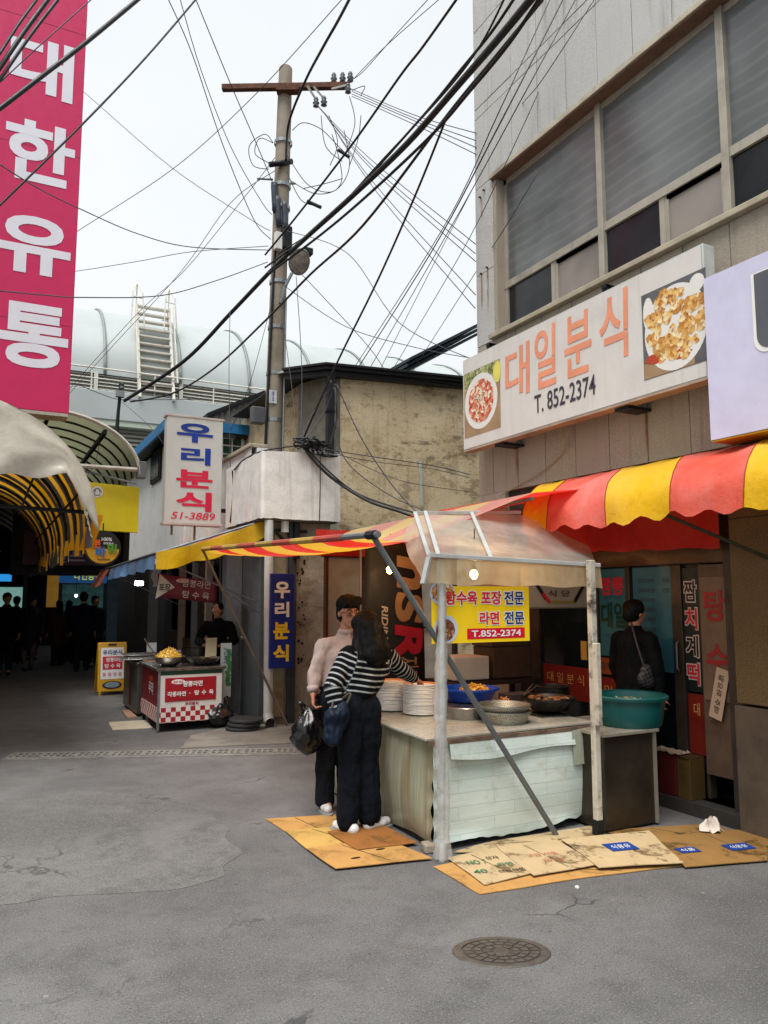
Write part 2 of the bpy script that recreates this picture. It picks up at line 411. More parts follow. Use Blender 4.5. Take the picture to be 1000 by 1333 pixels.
DARKWOOD = M('dark_brown_wood', '#2a1c14', .6, var=.25, dirt=.3)
REDWOOD = M('brown_wood', '#4d2a17', .6, var=.25, dirt=.3)
GLASS_UP = m_glass('dim_glass_with_blind', '#5f6161', .1, 2.6)
GLASS_LO = m_glass('dark_glass', '#16191c', .08)
GLASS_FR = m_glass('frosted_glass', '#77706a', .25)
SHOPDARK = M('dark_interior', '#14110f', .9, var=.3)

# ------------------------------------------------------------------ ground
g = MB().grid(24, 24, lambda u, v: (-70 + 150 * u, -30 + 150 * v, 0))
struct('street', g, ASPHALT)
def wobble(poly, n=6, amp=.03):
    out = []
    for i in range(len(poly)):
        a, b = Vector(poly[i]), Vector(poly[(i + 1) % len(poly)])
        for k in range(n):
            p = a.lerp(b, k / n); q = noise.noise_vector(Vector((p.x * 3.1, p.y * 3.1, 1.3))); out.append((p.x + q.x * amp, p.y + q.y * amp))
    return out
pt = wobble([(-1.2, 4.95), (.16, 4.9), (.39, 4.85), (.74, 4.75), (1.08, 4.71), (1.37, 4.77), (1.585, 5.13), (1.67, 5.65), (1.65, 6.22), (1.36, 6.9), (.79, 7.34), (.19, 7.24), (-1.2, 7.4)], 8, .09)
struct('asphalt_patch', MB().prism(pt, .0005, .003), PATCH)
ap = wobble([(2.0, 8.75), (3.3, 8.5), (3.75, 8.9), (3.9, 9.75), (2.9, 9.95), (2.3, 9.5)], 6, .06)
struct('concrete_apron', MB().prism(ap, .0005, .012), M('apron_concrete', '#77736b', .9, var=.2, scale=3, dirt=.5, bump=.5, bscale=30, bdist=.01))

# drain across the street: rim and a row of slotted covers
t = thing('street_drain', 'long line of slotted grey drain covers crossing the street', 'drain', (1.75, 8.5, 0))
CONC_D = M('drain_concrete', '#7f7d77', .9, var=.2, scale=8, dirt=.4, bump=.4)
dv = Vector((2.95, -1.2, 0)).normalized(); nv = Vector((dv.y * -1, dv.x, 0)); d0 = Vector((.3, 9.2, 0)); DL = 3.15
mb = MB()
for s in (-1, 1):
    a = d0 + nv * .15 * s; mb.beam(a + Vector((0, 0, .003)), a + dv * DL + Vector((0, 0, .003)), .05, .018)
obj('rim', mb, CONC_D, t)
NDC = 9
cov = MB(); L = DL / NDC - .012
cov.beam((-L / 2, -.105, 0), (L / 2, -.105, 0), .03, .02); cov.beam((-L / 2, .105, 0), (L / 2, .105, 0), .03, .02); cov.beam((-L / 2, 0, 0), (L / 2, 0, 0), .03, .02)
for k in range(6):
    x = -L / 2 + L * k / 5 * .96 + .01; cov.beam((x, -.09, -.001), (x, .09, -.001), .026, .02)
cme = cov.mesh('drain_cover', CONC_D); slot = MB().box(-L / 2, L / 2, -.1, .1, -.001, .002).mesh('slot', M('slot_dark', '#1c1c1b', .95))
for k in range(NDC):
    c = bpy.data.objects.new('drain_cover', cme); COL.objects.link(c); c.parent = t
    c.location = d0 + dv * (k + .5) * DL / NDC + Vector((0, 0, .008)) - t.location; c.rotation_euler.z = math.atan2(dv.y, dv.x) + random.uniform(-.006, .006)
    s = bpy.data.objects.new('slot', slot); COL.objects.link(s); s.parent = c; s.location = (0, 0, -.0055)

# manhole
t = thing('manhole_cover', 'round iron manhole cover with concentric ridges in the foreground asphalt', 'manhole cover', (2.28, 3.16, 0))
IRON = M('cast_iron', '#4a4642', .6, .5, var=.25, scale=14, dirt=.5, dirtc='#5f5a50', bump=.4)
IRON_L = M('cast_iron_worn', '#625c55', .5, .5, var=.2, scale=14, bump=.3)
c = (2.28, 3.16, 0)
obj('frame', MB().lathe(c, [(.195, .001), (.195, .007), (.232, .007), (.237, .001)], 56), IRON_L, t)
obj('lid', MB().lathe(c, [(0, .004), (.19, .004), (.19, 0)], 56), IRON, t)
for r0, r1, n in ((.145, .18, 20), (.1, .132, 14), (.055, .086, 9)):
    mb = MB()
    for k in range(n):
        a0 = 2 * PI * (k + .12) / n; a1 = 2 * PI * (k + .88) / n
        ar = [a0 + (a1 - a0) * q / 3 for q in range(4)]
        poly = [(c[0] + r1 * math.cos(a), c[1] + r1 * math.sin(a)) for a in ar] + [(c[0] + r0 * math.cos(a), c[1] + r0 * math.sin(a)) for a in reversed(ar)]
        mb.prism(poly, .004, .0085)
    obj('ridge_ring', mb, IRON_L, t)
for o_ in t.children: o_.scale = (1, .66, 1); o_.rotation_euler.z = R(-27.5)
obj('boss', MB().lathe(c, [(0, .008), (.035, .008), (.04, .004)], 20), IRON_L, t)

# ------------------------------------------------------------------ stone-clad building on the right
B = thing('stone_building', 'grey stone clad building on the right with wide upstairs windows', 'building', (6, 3, 0))
FX = 5.0; YE = 7.22; YN = -1.5
obj('wall', MB().box(FX + .06, 12, 6.9, YE, 2.5, 11).box(FX + .06, 12, YN, 6.85, 6.58, 11).box(FX + .06, 12, YN, 6.85, 2.9, 4.6).box(5.9, 12, YN, 6.85, 4.55, 6.6), M('wall_core', '#8a8479', .9), B)
ys = [YE, 6.94] + [6.94 - .4525 * k for k in range(1, 19)]
rows = [(2.84, 3.72), (3.725, 4.6), (6.56, 7.45), (7.455, 7.58), (7.585, 8.6), (8.605, 9.65), (9.655, 10.7)]
for z0, z1 in rows:
    off = 0
    for i in range(len(ys) - 1):
        y1, y0 = ys[i], ys[i + 1]
        d = random.uniform(0, .004)
        piece('stone_panel', GRANITE if z0 > 4.6 else GRANITE_B, B, FX - d, FX + .06, y0 + .004, y1 - .004, z0, z1 - .003, .003)
for z0, z1 in ((4.605, 5.47), (5.475, 6.555)): piece('stone_panel', GRANITE, B, FX - .002, FX + .06, 6.87, YE - .002, z0, z1, .003)
for y0 in (5.6, 3.4, 1.2):
    pass
# upstairs window band
W = obj('window', MB().box(FX + .11, FX + .16, YN, 6.8, 4.66, 4.72).box(FX + .11, FX + .16, YN, 6.8, 6.44, 6.5).box(FX + .1, FX + .17, YN, 6.8, 5.19, 5.27).box(FX + .11, FX + .16, 6.75, 6.81, 4.66, 6.5), ALU, B)
obj('head', MB().box(FX - .035, FX + .2, YN, 6.86, 6.5, 6.56), M('window_head', '#6d5546', .8, var=.2, dirt=.4), B, bev=.006)
obj('head_lip', MB().box(FX - .05, FX - .03, YN, 6.88, 6.515, 6.575), M('lip_stone', '#b3ab98', .8, var=.15, dirt=.4), B, bev=.004)
obj('sill', MB().box(FX - .07, FX + .2, YN, 6.9, 4.6, 4.655), M('window_sill', '#a79d88', .8, var=.15, dirt=.5), B, bev=.008)
obj('jamb', MB().box(FX, FX + .2, 6.8, 6.87, 4.65, 6.5), GRANITE_B, B)
for y in (5.24, 3.84, 2.44, 1.04):
    obj('mullion', MB().box(FX + .08, FX + .17, y - .035, y + .035, 4.66, 6.5), ALU, B, bev=.004)
for a, b, m in ((6.75, 5.275, 5.98), (5.205, 3.875, 4.52), (3.805, 2.475, 3.12), (2.405, 1.075, 1.72)):
    fr = obj('sash', MB().box(FX + .115, FX + .155, m - .03, m + .03, 4.72, 5.19), ALU, B)
    obj('pane', MB().box(FX + .13, FX + .136, b, a, 5.27, 6.44), GLASS_UP, B)
    obj('pane', MB().box(FX + .128, FX + .134, m + .03, a, 4.72, 5.19), GLASS_LO, B)
    obj('pane', MB().box(FX + .138, FX + .144, b, m - .03, 4.72, 5.19), GLASS_FR, B)
    for yy in (m - .05, b + .02, ): obj('sash', MB().box(FX + .12, FX + .15, yy - .02, yy + .02, 4.72, 5.19).box(FX + .12, FX + .15, b + .02, m - .05, 5.15, 5.19).box(FX + .12, FX + .15, b + .02, m - .05, 4.72, 4.75), ALU, B)
obj('roof', MB().box(FX - .08, 12, YN, YE + .08, 10.7, 10.95), GRANITE_B, B)
# ground floor: lintel, pillar, pilaster, interior
obj('pilaster', MB().box(4.93, 5.3, 2.9, 3.86, .92, 2.83), PILASTER, B, bev=.004)
obj('pilaster_base', MB().box(4.915, 5.3, 2.9, 3.875, 0, .9), M('pilaster_base', '#4f4236', .8, var=.2, dirt=.6, bump=.4), B, bev=.006)
obj('pilaster_cap', MB().box(4.925, 5.3, 2.9, 3.865, 2.27, 2.275), BLACK, B)
obj('pier', MB().box(5.0, 5.35, 6.72, YE, 0, 2.84), GRANITE_B, B)
obj('shop_wall', MB().box(5.0, 12, YN, 2.9, 0, 2.84).box(5.05, 5.35, 3.86, 6.72, 2.2, 2.84), M('shop_wall', '#3a3029', .9, var=.2), B)
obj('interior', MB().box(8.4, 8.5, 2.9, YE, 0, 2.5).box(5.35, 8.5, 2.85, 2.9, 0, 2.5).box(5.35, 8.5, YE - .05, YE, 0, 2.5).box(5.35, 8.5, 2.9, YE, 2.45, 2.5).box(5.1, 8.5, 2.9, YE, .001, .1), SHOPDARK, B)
obj('lintel', MB().box(5.12, 5.3, 3.86, 6.72, 1.96, 2.2), M('lintel_metal', '#4d3d31', .35, .6, var=.2, dirt=.4), B, bev=.008)
obj('frame_post', MB().box(5.05, 5.25, 3.9, 4.02, 0, 2.2), M('post_grey', '#3d342d', .6, .2, var=.2, dirt=.5), B, bev=.004)
obj('wood_panel', MB().box(5.14, 5.2, 4.02, 4.33, .3, 1.95), M('pale_ply', '#5b4738', .7, var=.2, streak=.4), B)
FRM = M('shop_frame', '#4a4138', .45, .5, var=.2, dirt=.4)
for y0, y1 in ((4.54, 4.645), (5.12, 5.17), (5.53, 5.665), (6.41, 6.56), (4.33, 4.36)):
    obj('door_frame', MB().box(5.17, 5.25, y0, y1, .1, 1.96), FRM, B, bev=.004)
for y0, y1 in ((4.36, 4.54), (4.645, 5.12), (5.17, 5.53), (5.665, 6.41)):
    obj('pane', MB().box(5.205, 5.213, y0, y1, .1, 1.96), m_glass('shop_glass', '#0f1719', .06), B) if 'shop_glass' not in bpy.data.materials else obj('pane', MB().box(5.205, 5.213, y0, y1, .1, 1.96), bpy.data.materials['shop_glass'], B)
for y0, y1 in ((6.565, 6.72), ):
    obj('wood_door', MB().box(5.16, 5.24, y0, y1, .1, 1.96), DARKWOOD, B)
obj('door_handle', MB().tube([(5.15, 4.575, 1.08), (5.13, 4.575, 1.1), (5.13, 4.575, 1.3), (5.15, 4.575, 1.32)], .009, 6), STEELP, B)
obj('threshold', MB().box(4.95, 5.3, 3.9, 6.72, 0, .1), M('threshold', '#2e2a26', .9, var=.2), B)

# rust run-off below the sign brackets and wall pins
def m_runoff(name, c):
    t = NT(name); p = t.bsdf(c, .8); tp = t.n('BsdfTransparent'); ms = t.n('MixShader')
    sp = t.n('SeparateXYZ'); t.l(t.tc.outputs['Generated'], sp.inputs[0])
    f = t.math('MULTIPLY', t.ramp(sp.outputs[1], .0, .5), t.ramp(sp.outputs[1], 1., .5)); f = t.math('MULTIPLY', f, t.ramp(sp.outputs[2], .0, .55))
    f = t.math('MULTIPLY', f, t.ramp(t.noise(t.mapv(t.obj, (20, 30, 3)), 2, 5), .3, .6)); t.l(t.math('MULTIPLY', f, .75), ms.inputs[0])
    t.l(tp.outputs[0], ms.inputs[1]); t.l(p.outputs[0], ms.inputs[2]); t.l(ms.outputs[0], t.out.inputs['Surface']); return t.m
RUNOFF = m_runoff('rust_run', '#8a5a22')
for y, w, z0, z1 in ((6.5, .07, 2.86, 3.3), (4.68, .06, 2.86, 3.3), (6.98, .06, 4.9, 5.5), (7.1, .05, 4.95, 5.46), (7.08, .05, 6.1, 6.4)):
    obj('rust_stain', MB().quad((FX - .008, y + w / 2, z0), (FX - .008, y - w / 2, z0), (FX - .006, y - w / 2, z1), (FX - .006, y + w / 2, z1)), RUNOFF, B)
for y, z in ((7.1, 5.47), (6.98, 5.5), (7.1, 6.42), (7.02, 6.47)): obj('wall_pin', MB().tube([(FX - .03, y, z), (FX + .01, y, z)], .012, 6), RUST, B)
# ------------------------------------------------------------------ sign boards on the stone building
SIGNW = M('sign_white', '#cfccc6', .4, var=.03, streak=.25, streakc='#9b8f80', dirt=.12, bump=0)
ORANGE_INK = M('orange_ink', '#de9070', .5, var=.1, bump=0)
DARK_INK = M('dark_ink', '#3b3640', .5, var=.1, bump=0)
BLACK_INK = M('black_ink', '#17171a', .5, var=.1, bump=0)
WHITE_INK = M('white_ink', '#e6e6e2', .5, var=.04, bump=0)
RED_INK = M('red_ink', '#c31d33', .5, var=.08, bump=0)
BLUE_INK = M('blue_ink', '#17307c', .5, var=.08, bump=0)
GREY_INK = M('slate_ink', '#55585e', .5, var=.1, bump=0)
def m_food(name, a, b, c, d, sc=22):
    t = NT(name)
    v = t.n('TexVoronoi'); v.inputs['Scale'].default_value = sc; t.l(t.obj, v.inputs['Vector'])
    sep = t.n('SeparateColor'); t.l(v.outputs['Color'], sep.inputs[0])
    col = t.mix(t.ramp(sep.outputs[0], .2, .8), a, b)
    col = t.mix(t.ramp(sep.outputs[1], .66, .8), col, c)
    col = t.mix(t.ramp(t.noise(t.obj, sc * 1.4, 4), .53, .66, 0, .8), col, d)
    t.bsdf(col, .5, 0, v.outputs['Distance'], .5, .01)
    return t.m
FRIED = m_food('fried_print', '#b97f35', '#d9ae63', '#e7d3a4', '#8a3a1a')
NOODLE = m_food('noodle_print', '#b8402c', '#d68e6b', '#e6dcc2', '#7c1c14', 26)
LEAVES = m_food('leaf_print', '#5f6d33', '#98a05c', '#b9b28a', '#4d4430', 30)
TABLEP = M('table_print', '#9c8060', .5, var=.15, bump=0)
PRINTW = M('print_white', '#dcdad4', .4, var=.03, bump=0)
SBX = 4.7
t = thing('shop_sign', 'long weathered white sign with orange lettering and two food pictures under the windows', 'sign', (SBX, 5.4, 3.3))
obj('box', MB().box(SBX + .004, SBX + .13, 3.785, 7.085, 3.32, 4.37), M('sign_side', '#b9bcb6', .5, .2, var=.1, dirt=.3), t, bev=.008)
obj('face', MB().quad((SBX, 7.075, 3.335), (SBX, 3.8, 3.335), (SBX, 3.8, 4.355), (SBX, 7.075, 4.355)), SIGNW, t)
obj('bottom_trim', MB().box(SBX - .004, SBX + .12, 3.79, 7.08, 3.305, 3.32), M('sign_trim_orange', '#a78c76', .6, var=.2, dirt=.3), t)
x = SBX - .004
lettering([('대', 5.4 - 6.08, .135, .4, .53), ('일', 5.4 - 5.64, .16, .32, .6), ('분', 5.4 - 5.18, .15, .36, .58), ('식', 5.4 - 4.73, .17, .34, .6)], (x, 5.4, 3.845), 1, 1, ORANGE_INK, t, '-x', .015, shear=.03)
lettering('T. 852-2374', (x, 5.39, 3.565), .85, .185, DARK_INK, t, '-x', .012)
pic = MB(); plate(pic, (x + .002, 6.715, 3.825), .68, .74, '-x'); o = obj('noodle_picture', pic, TABLEP, t)
pm = MB(); plate(pm, (x + .0015, 6.74, 4.09), .6, .2, '-x'); obj('garnish', pm, LEAVES, o)
pm = MB(); disc(pm, (x, 6.42, 4.07), .1, '-x', 10, sx=.7, sy=1.2, jag=.1); obj('slice', pm, M('lemon_print', '#d8cf62', .5, var=.1, bump=0), o)
pm = MB(); disc(pm, (x, 6.73, 3.82), .31, '-x', 32); obj('plate', pm, PRINTW, o)
pm = MB(); disc(pm, (x - .002, 6.73, 3.82), .24, '-x', 32, jag=.03); obj('noodles', pm, NOODLE, o)
pm = MB()
for k in range(9):
    a = random.uniform(0, 6.28); r = random.uniform(.02, .14)
    cx, cz = 6.73 + r * math.cos(a), 3.83 + r * math.sin(a); aa = random.uniform(0, 6.28)
    for q in range(4):
        b0 = aa + q * .45; b1 = b0 + .45; R0, R1 = .06, .078
        pm.quad(*[(x - .004, cx + rr * math.cos(b), cz + rr * math.sin(b)) for rr, b in ((R0, b0), (R1, b0), (R1, b1), (R0, b1))])
obj('noodle_strand', pm, M('noodle_cream', '#dccfb2', .5, var=.1, bump=0), o)
pic = MB(); plate(pic, (x + .002, 4.085, 3.81), .64, .72, '-x'); o = obj('fried_picture', pic, M('pic_ground', '#5b5c5d', .5, var=.2, bump=0), t)
pm = MB(); plate(pm, (x + .0012, 4.15, 3.52), .5, .13, '-x'); obj('table', pm, TABLEP, o)
pm = MB(); disc(pm, (x + .0002, 4.07, 3.8), .345, '-x', 40, sx=.9); disc(pm, (x + .0006, 4.335, 3.99), .14, '-x', 20, sx=.4); disc(pm, (x + .0008, 3.85, 4.08), .07, '-x', 18); obj('plate', pm, PRINTW, o)
pm = MB()
for k in range(70):
    a = random.uniform(0, 6.28); r = .27 * random.random() ** .6
    disc(pm, (x - .001 - k * 2e-5, 4.05 + r * 1.02 * math.cos(a), 3.8 + r * .95 * math.sin(a) + (.05 if math.sin(a) > .3 else 0)), random.uniform(.03, .065), '-x', 9, jag=.28)
obj('fried_pieces', pm, FRIED, o)
pm = MB(); disc(pm, (x - .0005, 4.28, 3.6), .1, '-x', 16, sy=.45, jag=.15); disc(pm, (x - .0005, 4.02, 3.57), .1, '-x', 16, sy=.4, jag=.15); obj('sauce', pm, M('sauce_print', '#b5462a', .4, var=.15, bump=0), o)
for y, z in ((4.85, 4.44), (6.62, 4.44)):
    obj('bracket', MB().box(SBX + .02, 5.0, y - .03, y + .03, z - .03, z).box(SBX + .03, SBX + .07, y - .03, y + .03, 4.37, z), DARKM, t)
for y in (6.45, 4.7):
    obj('bracket', MB().box(SBX + .03, 5.0, y - .08, y + .08, 3.275, 3.3), DARKM, t)
t = thing('lavender_sign', 'pale lavender sign board with dark outlined letter at the right edge of the photo', 'sign', (4.65, 2.6, 2.83))
obj('box', MB().box(4.66, 4.9, 1.4, 3.755, 2.83, 4.06), M('lav_side', '#8f8f9c', .4, .2, var=.1), t, bev=.006)
obj('face', MB().quad((4.655, 3.755, 2.83), (4.655, 1.4, 2.83), (4.655, 1.4, 4.06), (4.655, 3.755, 4.06)), M('lavender_face', '#c9c7de', .35, var=.05, bump=0), t)
def ring_letter(y0, y1, z0, z1, w, x, mat, parent):
    mb = MB(); n = 10
    def u(off):
        a0, a1, b0 = y0 - off, y1 + off, z0 + off; rad = .1 - off * .5
        pts = [(a0, z1)]
        pts += [(a0 - rad + rad * math.cos(t_), b0 + rad - rad * math.sin(t_)) for t_ in [PI / 2 * k / n for k in range(n + 1)]]
        pts += [(a1 + rad - rad * math.sin(t_), b0 + rad - rad * math.cos(t_)) for t_ in [PI / 2 * k / n for k in range(n + 1)]]
        return pts + [(a1, z1)]
    P, Q = u(0), u(w)
    for i in range(len(P) - 1): mb.quad((x, *P[i]), (x, *P[i + 1]), (x, *Q[i + 1]), (x, *Q[i]))
    return obj('lettering', mb, mat, parent)
ring_letter(3.36, 2.75, 3.36, 3.94, .2, 4.651, WHITE_INK, t)
ring_letter(3.335, 2.775, 3.385, 3.93, .15, 4.648, GREY_INK, t)
obj('bottom_trim', MB().box(4.66, 4.88, 1.4, 3.75, 2.815, 2.83), M('trim_yellow', '#b98c1c', .5, var=.15), t)
lone('cord', MB().tube(spline([(4.9, 5.55, 3.3), (4.98, 5.75, 3.1), (4.975, 6.1, 2.95), (4.98, 6.5, 2.86), (4.97, 6.75, 2.8)], 6), .006, 5), M('cord_beige', '#9c8a63', .8), 'thin beige cord hanging down the stone wall below the long white sign', 'cord')

# ------------------------------------------------------------------ scalloped awning on the facade
YEL = m_fabric('awning_yellow', '#edb90f', .3, .2); RED = m_fabric('awning_coral', '#e65a44', .3, .45); REDBACK = m_fabric('awning_red_back', '#b8170c', .35, .1)
t = thing('scalloped_awning', 'vivid yellow and coral striped awning with scalloped hem over the shop front', 'awning', (4.6, 4, 2.2))
prof = [(5.0, 2.83), (4.82, 2.79), (4.62, 2.71), (4.45, 2.61), (4.345, 2.5), (4.31, 2.4), (4.295, 2.26)]
hemY = [5.53, 5.18, 4.49, 3.84, 3.24, 2.6, 1.95, 1.3]; topY = [6.06, 5.643, 4.938, 4.25, 3.543, 2.84, 2.14, 1.44]
NP = 12
for s in range(len(hemY) - 1):
    def fn(u, v, s=s):
        f = v * (len(prof) - 1); i = min(int(f), len(prof) - 2); q = f - i
        X = prof[i][0] + (prof[i + 1][0] - prof[i][0]) * q; Z = prof[i][1] + (prof[i + 1][1] - prof[i][1]) * q
        h = hemY[s] + (hemY[s + 1] - hemY[s]) * u; tp = topY[s] + (topY[s + 1] - topY[s]) * u
        Y = tp + (h - tp) * (5 - X) / .705
        ripple = .008 * math.sin(Y * 9 + v * 4) * v + .005 * math.sin(Y * 21 + 1.3)
        X += ripple; Z += -.02 * math.sin(PI * u) * math.sin(PI * min(1, v * 1.2)) + .006 * math.sin(Y * 17)
        if v > .8: Z += (v - .8) / .2 * (.024 * math.sin(2 * PI * Y / .29 + .6) + .012 * math.sin(Y * 5.3)); X += (v - .8) * .06 * math.sin(Y * 13)
        return (X, Y, Z)
    obj('stripe', MB().grid(NP, 14, fn), YEL if s % 2 == 0 else RED, t, smooth=True)
    obj('seam', MB().tube([Vector(fn(0, k / 14)) + Vector((-.003, 0, .003)) for k in range(15)], .0035, 4), M('seam_thread', '#8a3418', .8), t)
obj('back_cloth', MB().grid(20, 4, lambda u, v: (4.9 + .03 * math.sin(u * 23), 6.2 - 2.3 * u, 2.62 - .5 * v - .06 * u * v + .01 * math.sin(u * 31))), REDBACK, t, smooth=True)
obj('support_rod', MB().tube([(4.33, 3.95, 2.3), (4.93, 3.55, 1.97), (5.0, 3.5, 1.93)], .014, 7), M('rod_olive', '#3c3d2a', .5, .4, var=.2), t)
obj('hem_rod', MB().tube([(4.47, 5.4, 2.5), (4.47, 1.4, 2.5)], .016, 7), STEELP, t)

# ------------------------------------------------------------------ faded striped canopy that reaches over the stall
YF = m_fabric('canopy_yellow_faded', '#e5ae2c', .55, .2, '#e3c98e'); PF = m_fabric('canopy_red_faded', '#dc2c1e', .55, .15, '#e2a094')
t = thing('striped_canopy', 'wide sagging red and yellow striped canopy on a bar and two struts', 'canopy', (2.25, 7, 0))
A0, A1 = Vector((2.2, 4.36, 2.09)), Vector((2.36, 9.42, 2.275)); C0, C1 = Vector((4, 4.5, 2.56)), Vector((4, 9.5, 2.5))
edges = [4.36, 4.9, 5.45, 6.0, 6.5, 7.06, 7.72, 8.37, 8.95, 9.46]
def canv(u, v):
    a = A0.lerp(A1, u); c = C0.lerp(C1, u); p = a.lerp(c, v)
    sg = .13 + .07 * math.sin(PI * u)
    p.z -= sg * math.sin(PI * v ** .75) ** 1.0 + .01 * math.sin(u * 40 + v * 5) * math.sin(PI * v)
    p.z += .05 * math.sin(PI * v) * (1 - u) * .2
    return p
for s in range(len(edges) - 1):
    u0, u1 = (edges[s] - 4.36) / 5.1, (edges[s + 1] - 4.36) / 5.1
    def fn(u, v, u0=u0, u1=u1):
        lim = (v / .47 * .94 if v < .47 else .94 - (v - .47) / .53 * .44) / 5.1   # the near edge runs back to the hood's upper rail
        return canv(max(lim, u0) + (max(lim, u1) - max(lim, u0)) * u if u1 > lim else lim + 1e-5 * u, v)
    obj('stripe', MB().grid(4, 16, fn), (PF, YF)[s % 2 == 0], t, smooth=True)
    m2 = M('bar_sleeve_red', '#a24438', .6, var=.15, dirt=.3) if s % 2 else M('bar_sleeve_yellow', '#a98a3c', .6, var=.15, dirt=.3)
    if s: obj('sleeve', MB().tube([A0.lerp(A1, u0), A0.lerp(A1, u1)], .026, 8), m2, t)
obj('wall_cloth', MB().grid(8, 3, lambda u, v: (4 + 1.0 * v, 4.95 + 2.25 * u, 2.55 + .12 * v)), PF, t, smooth=True)
obj('hem_bar', MB().tube([A0 + (A0 - A1) * .012, A0.lerp(A1, .2), A1], .021, 10), GREYPOLE, t)
obj('ridge_bar', MB().tube([C0.lerp(C1, .1) - Vector((0, 0, .05)), C1 - Vector((0, 0, .05))], .016, 8), GREYPOLE, t)
obj('strut', MB().tube([A0.lerp(A1, .006), (3.68, 4.42, .012)], .02, 9), GREYPOLE, t)
obj('strut', MB().tube([A1, (3.58, 9.62, .02)], .017, 8), M('strut_rusty', '#77695a', .5, .4, var=.2, dirt=.4), t)
obj('strut', MB().tube([A1.lerp(Vector((3.58, 9.62, .02)), .22), (3.3, 9.7, 1.42)], .008, 6), GREYPOLE, t)
obj('joint', MB().tube([A0.lerp(A1, -.004), A0.lerp(A1, .02)], .03, 8), DARKM, t)

# ------------------------------------------------------------------ clear plastic hood and posts of the stall
FILM = m_film('cloudy_plastic', '#cbc6be', .48, .3, 5, (1, 1, 1), .4)
FILMS = m_film('skirt_plastic', '#c4b492', .42, .35, 7, (3, 3, .5), .5)
WRAP = m_film('crumpled_wrap', '#ececea', .58, .06, 40, (1, 1, .45), 1.)
t = thing('plastic_hood', 'cloudy plastic rain hood on a metal frame with two posts round the counter', 'stall frame', (3.3, 4.4, 0))
TL, TR, TE, FL, FR = Vector((3.04, 5.3, 2.35)), Vector((4.1, 5.3, 2.41)), Vector((4.92, 5.35, 2.16)), Vector((2.59, 4.33, 1.955)), Vector((4.08, 4.33, 1.915))
def slope(u, v):
    p = (TL.lerp(TR, u / .6) if u < .6 else TR.lerp(TE, (u - .6) / .4)).lerp(FL.lerp(FR, u), v); p.z += -.03 * math.sin(PI * v) + .008 * math.sin(u * 19 + v * 5); return p
obj('roof_sheet', MB().grid(30, 10, slope), FILM, t, smooth=True)
BL, BR = Vector((2.53, 4.31, 1.777)), Vector((4.07, 4.31, 1.76))
obj('skirt', MB().grid(30, 5, lambda u, v: FL.lerp(FR, u).lerp(BL.lerp(BR, u), v) + Vector((0, .012 * math.sin(u * 37) * v - .006, .006 * math.sin(u * 23) * v))), FILMS, t, smooth=True)
BK = Vector((2.92, 5.3, 2.15))
obj('side_flap', MB().grid(6, 6, lambda u, v: TL.lerp(FL, u).lerp(BK.lerp(BL, u), v) + Vector((.012 * math.sin(u * 9 + v * 7), 0, 0))), FILM, t, smooth=True)
SL = M('slat_white', '#a9aba8', .5, var=.1, dirt=.35)
obj('rail', MB().beam(FL + Vector((0, 0, .012)), FR + Vector((0, 0, .012)), .03, .03), SL, t, bev=.004); obj('rail', MB().beam(TL + Vector((0, 0, .012)), TR + Vector((0, 0, .012)), .03, .03), SL, t, bev=.004)
SL = M('slat_white', '#c9cac6', .5, var=.1, dirt=.25)
for u0, u1 in ((-.008, 0.0), (.055, .05), (.31, .34)):
    obj('slat', MB().beam(slope(max(0, u0), 0) + Vector((0, 0, .02)), slope(max(0, u1), 1) + Vector((0, 0, .012)), .03, .015), SL, t, bev=.003)
obj('slat', MB().beam(FL, BL, .035, .02), SL, t)
obj('post', MB().tube([(2.7, 4.35, 1.96), (2.7, 4.35, 1.0), (2.69, 4.36, 0)], .02, 8), SL, t)
def wrapfn(u, v):
    a = 2 * PI * u; z = 1.9 * (1 - v) + .03
    r = .023 + .011 * (1 - abs(2 * v - 1)) * (v > .3) + .011 * v + .008 * noise.noise(Vector((math.cos(a) * 2, math.sin(a) * 2, z * 7))) + .016 * abs(noise.noise(Vector((math.cos(a) * 4 + z, math.sin(a) * 4, z * 17))))
    if v > .93: r += .03 * (v - .93) / .07
    return (2.695 + .008 * math.sin(z * 5) + r * math.cos(a), 4.355 + r * math.sin(a), z)
obj('wrapping', MB().grid(18, 90, wrapfn), WRAP, t, smooth=True)
PEEL = M('peeling_white', '#b9b2a2', .7, var=.1, scale=9, dirt=.95, dirtc='#1d1816', dscale=6, streak=.5, bump=.6)
obj('post', MB().box(3.915, 3.965, 4.25, 4.3, 0, 1.96), PEEL, t, bev=.006)
obj('post_batten', MB().box(3.905, 3.945, 4.2, 4.245, .78, 1.36), PEEL, t, bev=.006)
obj('post_shoe', MB().box(3.91, 3.97, 4.245, 4.305, 0, .12), DARKM, t)
# bulbs
def bulb(c, power, label, lamp=True):
    t = thing('light_bulb', label, 'light bulb', c)
    obj('glass', MB().ball(Vector(c), .03, 12, 8, sc=(1, 1, 1.25)), M('bulb_glow', '#ffd9a0', .3, emit='#ffb45a', estr=26), t, smooth=True)
    obj('socket', MB().lathe(Vector(c) + Vector((0, 0, .035)), [(0, 0), (.017, 0), (.017, .05), (0, .05)], 10), DARKM, t)
    obj('cable', MB().tube([Vector(c) + Vector((0, 0, .085)), Vector(c) + Vector((.01, .0, .35))], .004, 5), BLACK, t)
    l = bpy.data.lights.new('bulb_light', 'POINT'); l.energy = power; l.color = (1, .66, .32); l.shadow_soft_size = .04
    lo = bpy.data.objects.new('bulb_light', l); COL.objects.link(lo); lo.location = Vector(c) - Vector((0, 0, .06))
bulb((3.265, 4.8, 1.86), 7, 'lit warm bulb glowing behind the plastic skirt of the stall')
bulb((3.47, 6.55, 1.95), 4, 'bare lit bulb hanging in front of the black banner')

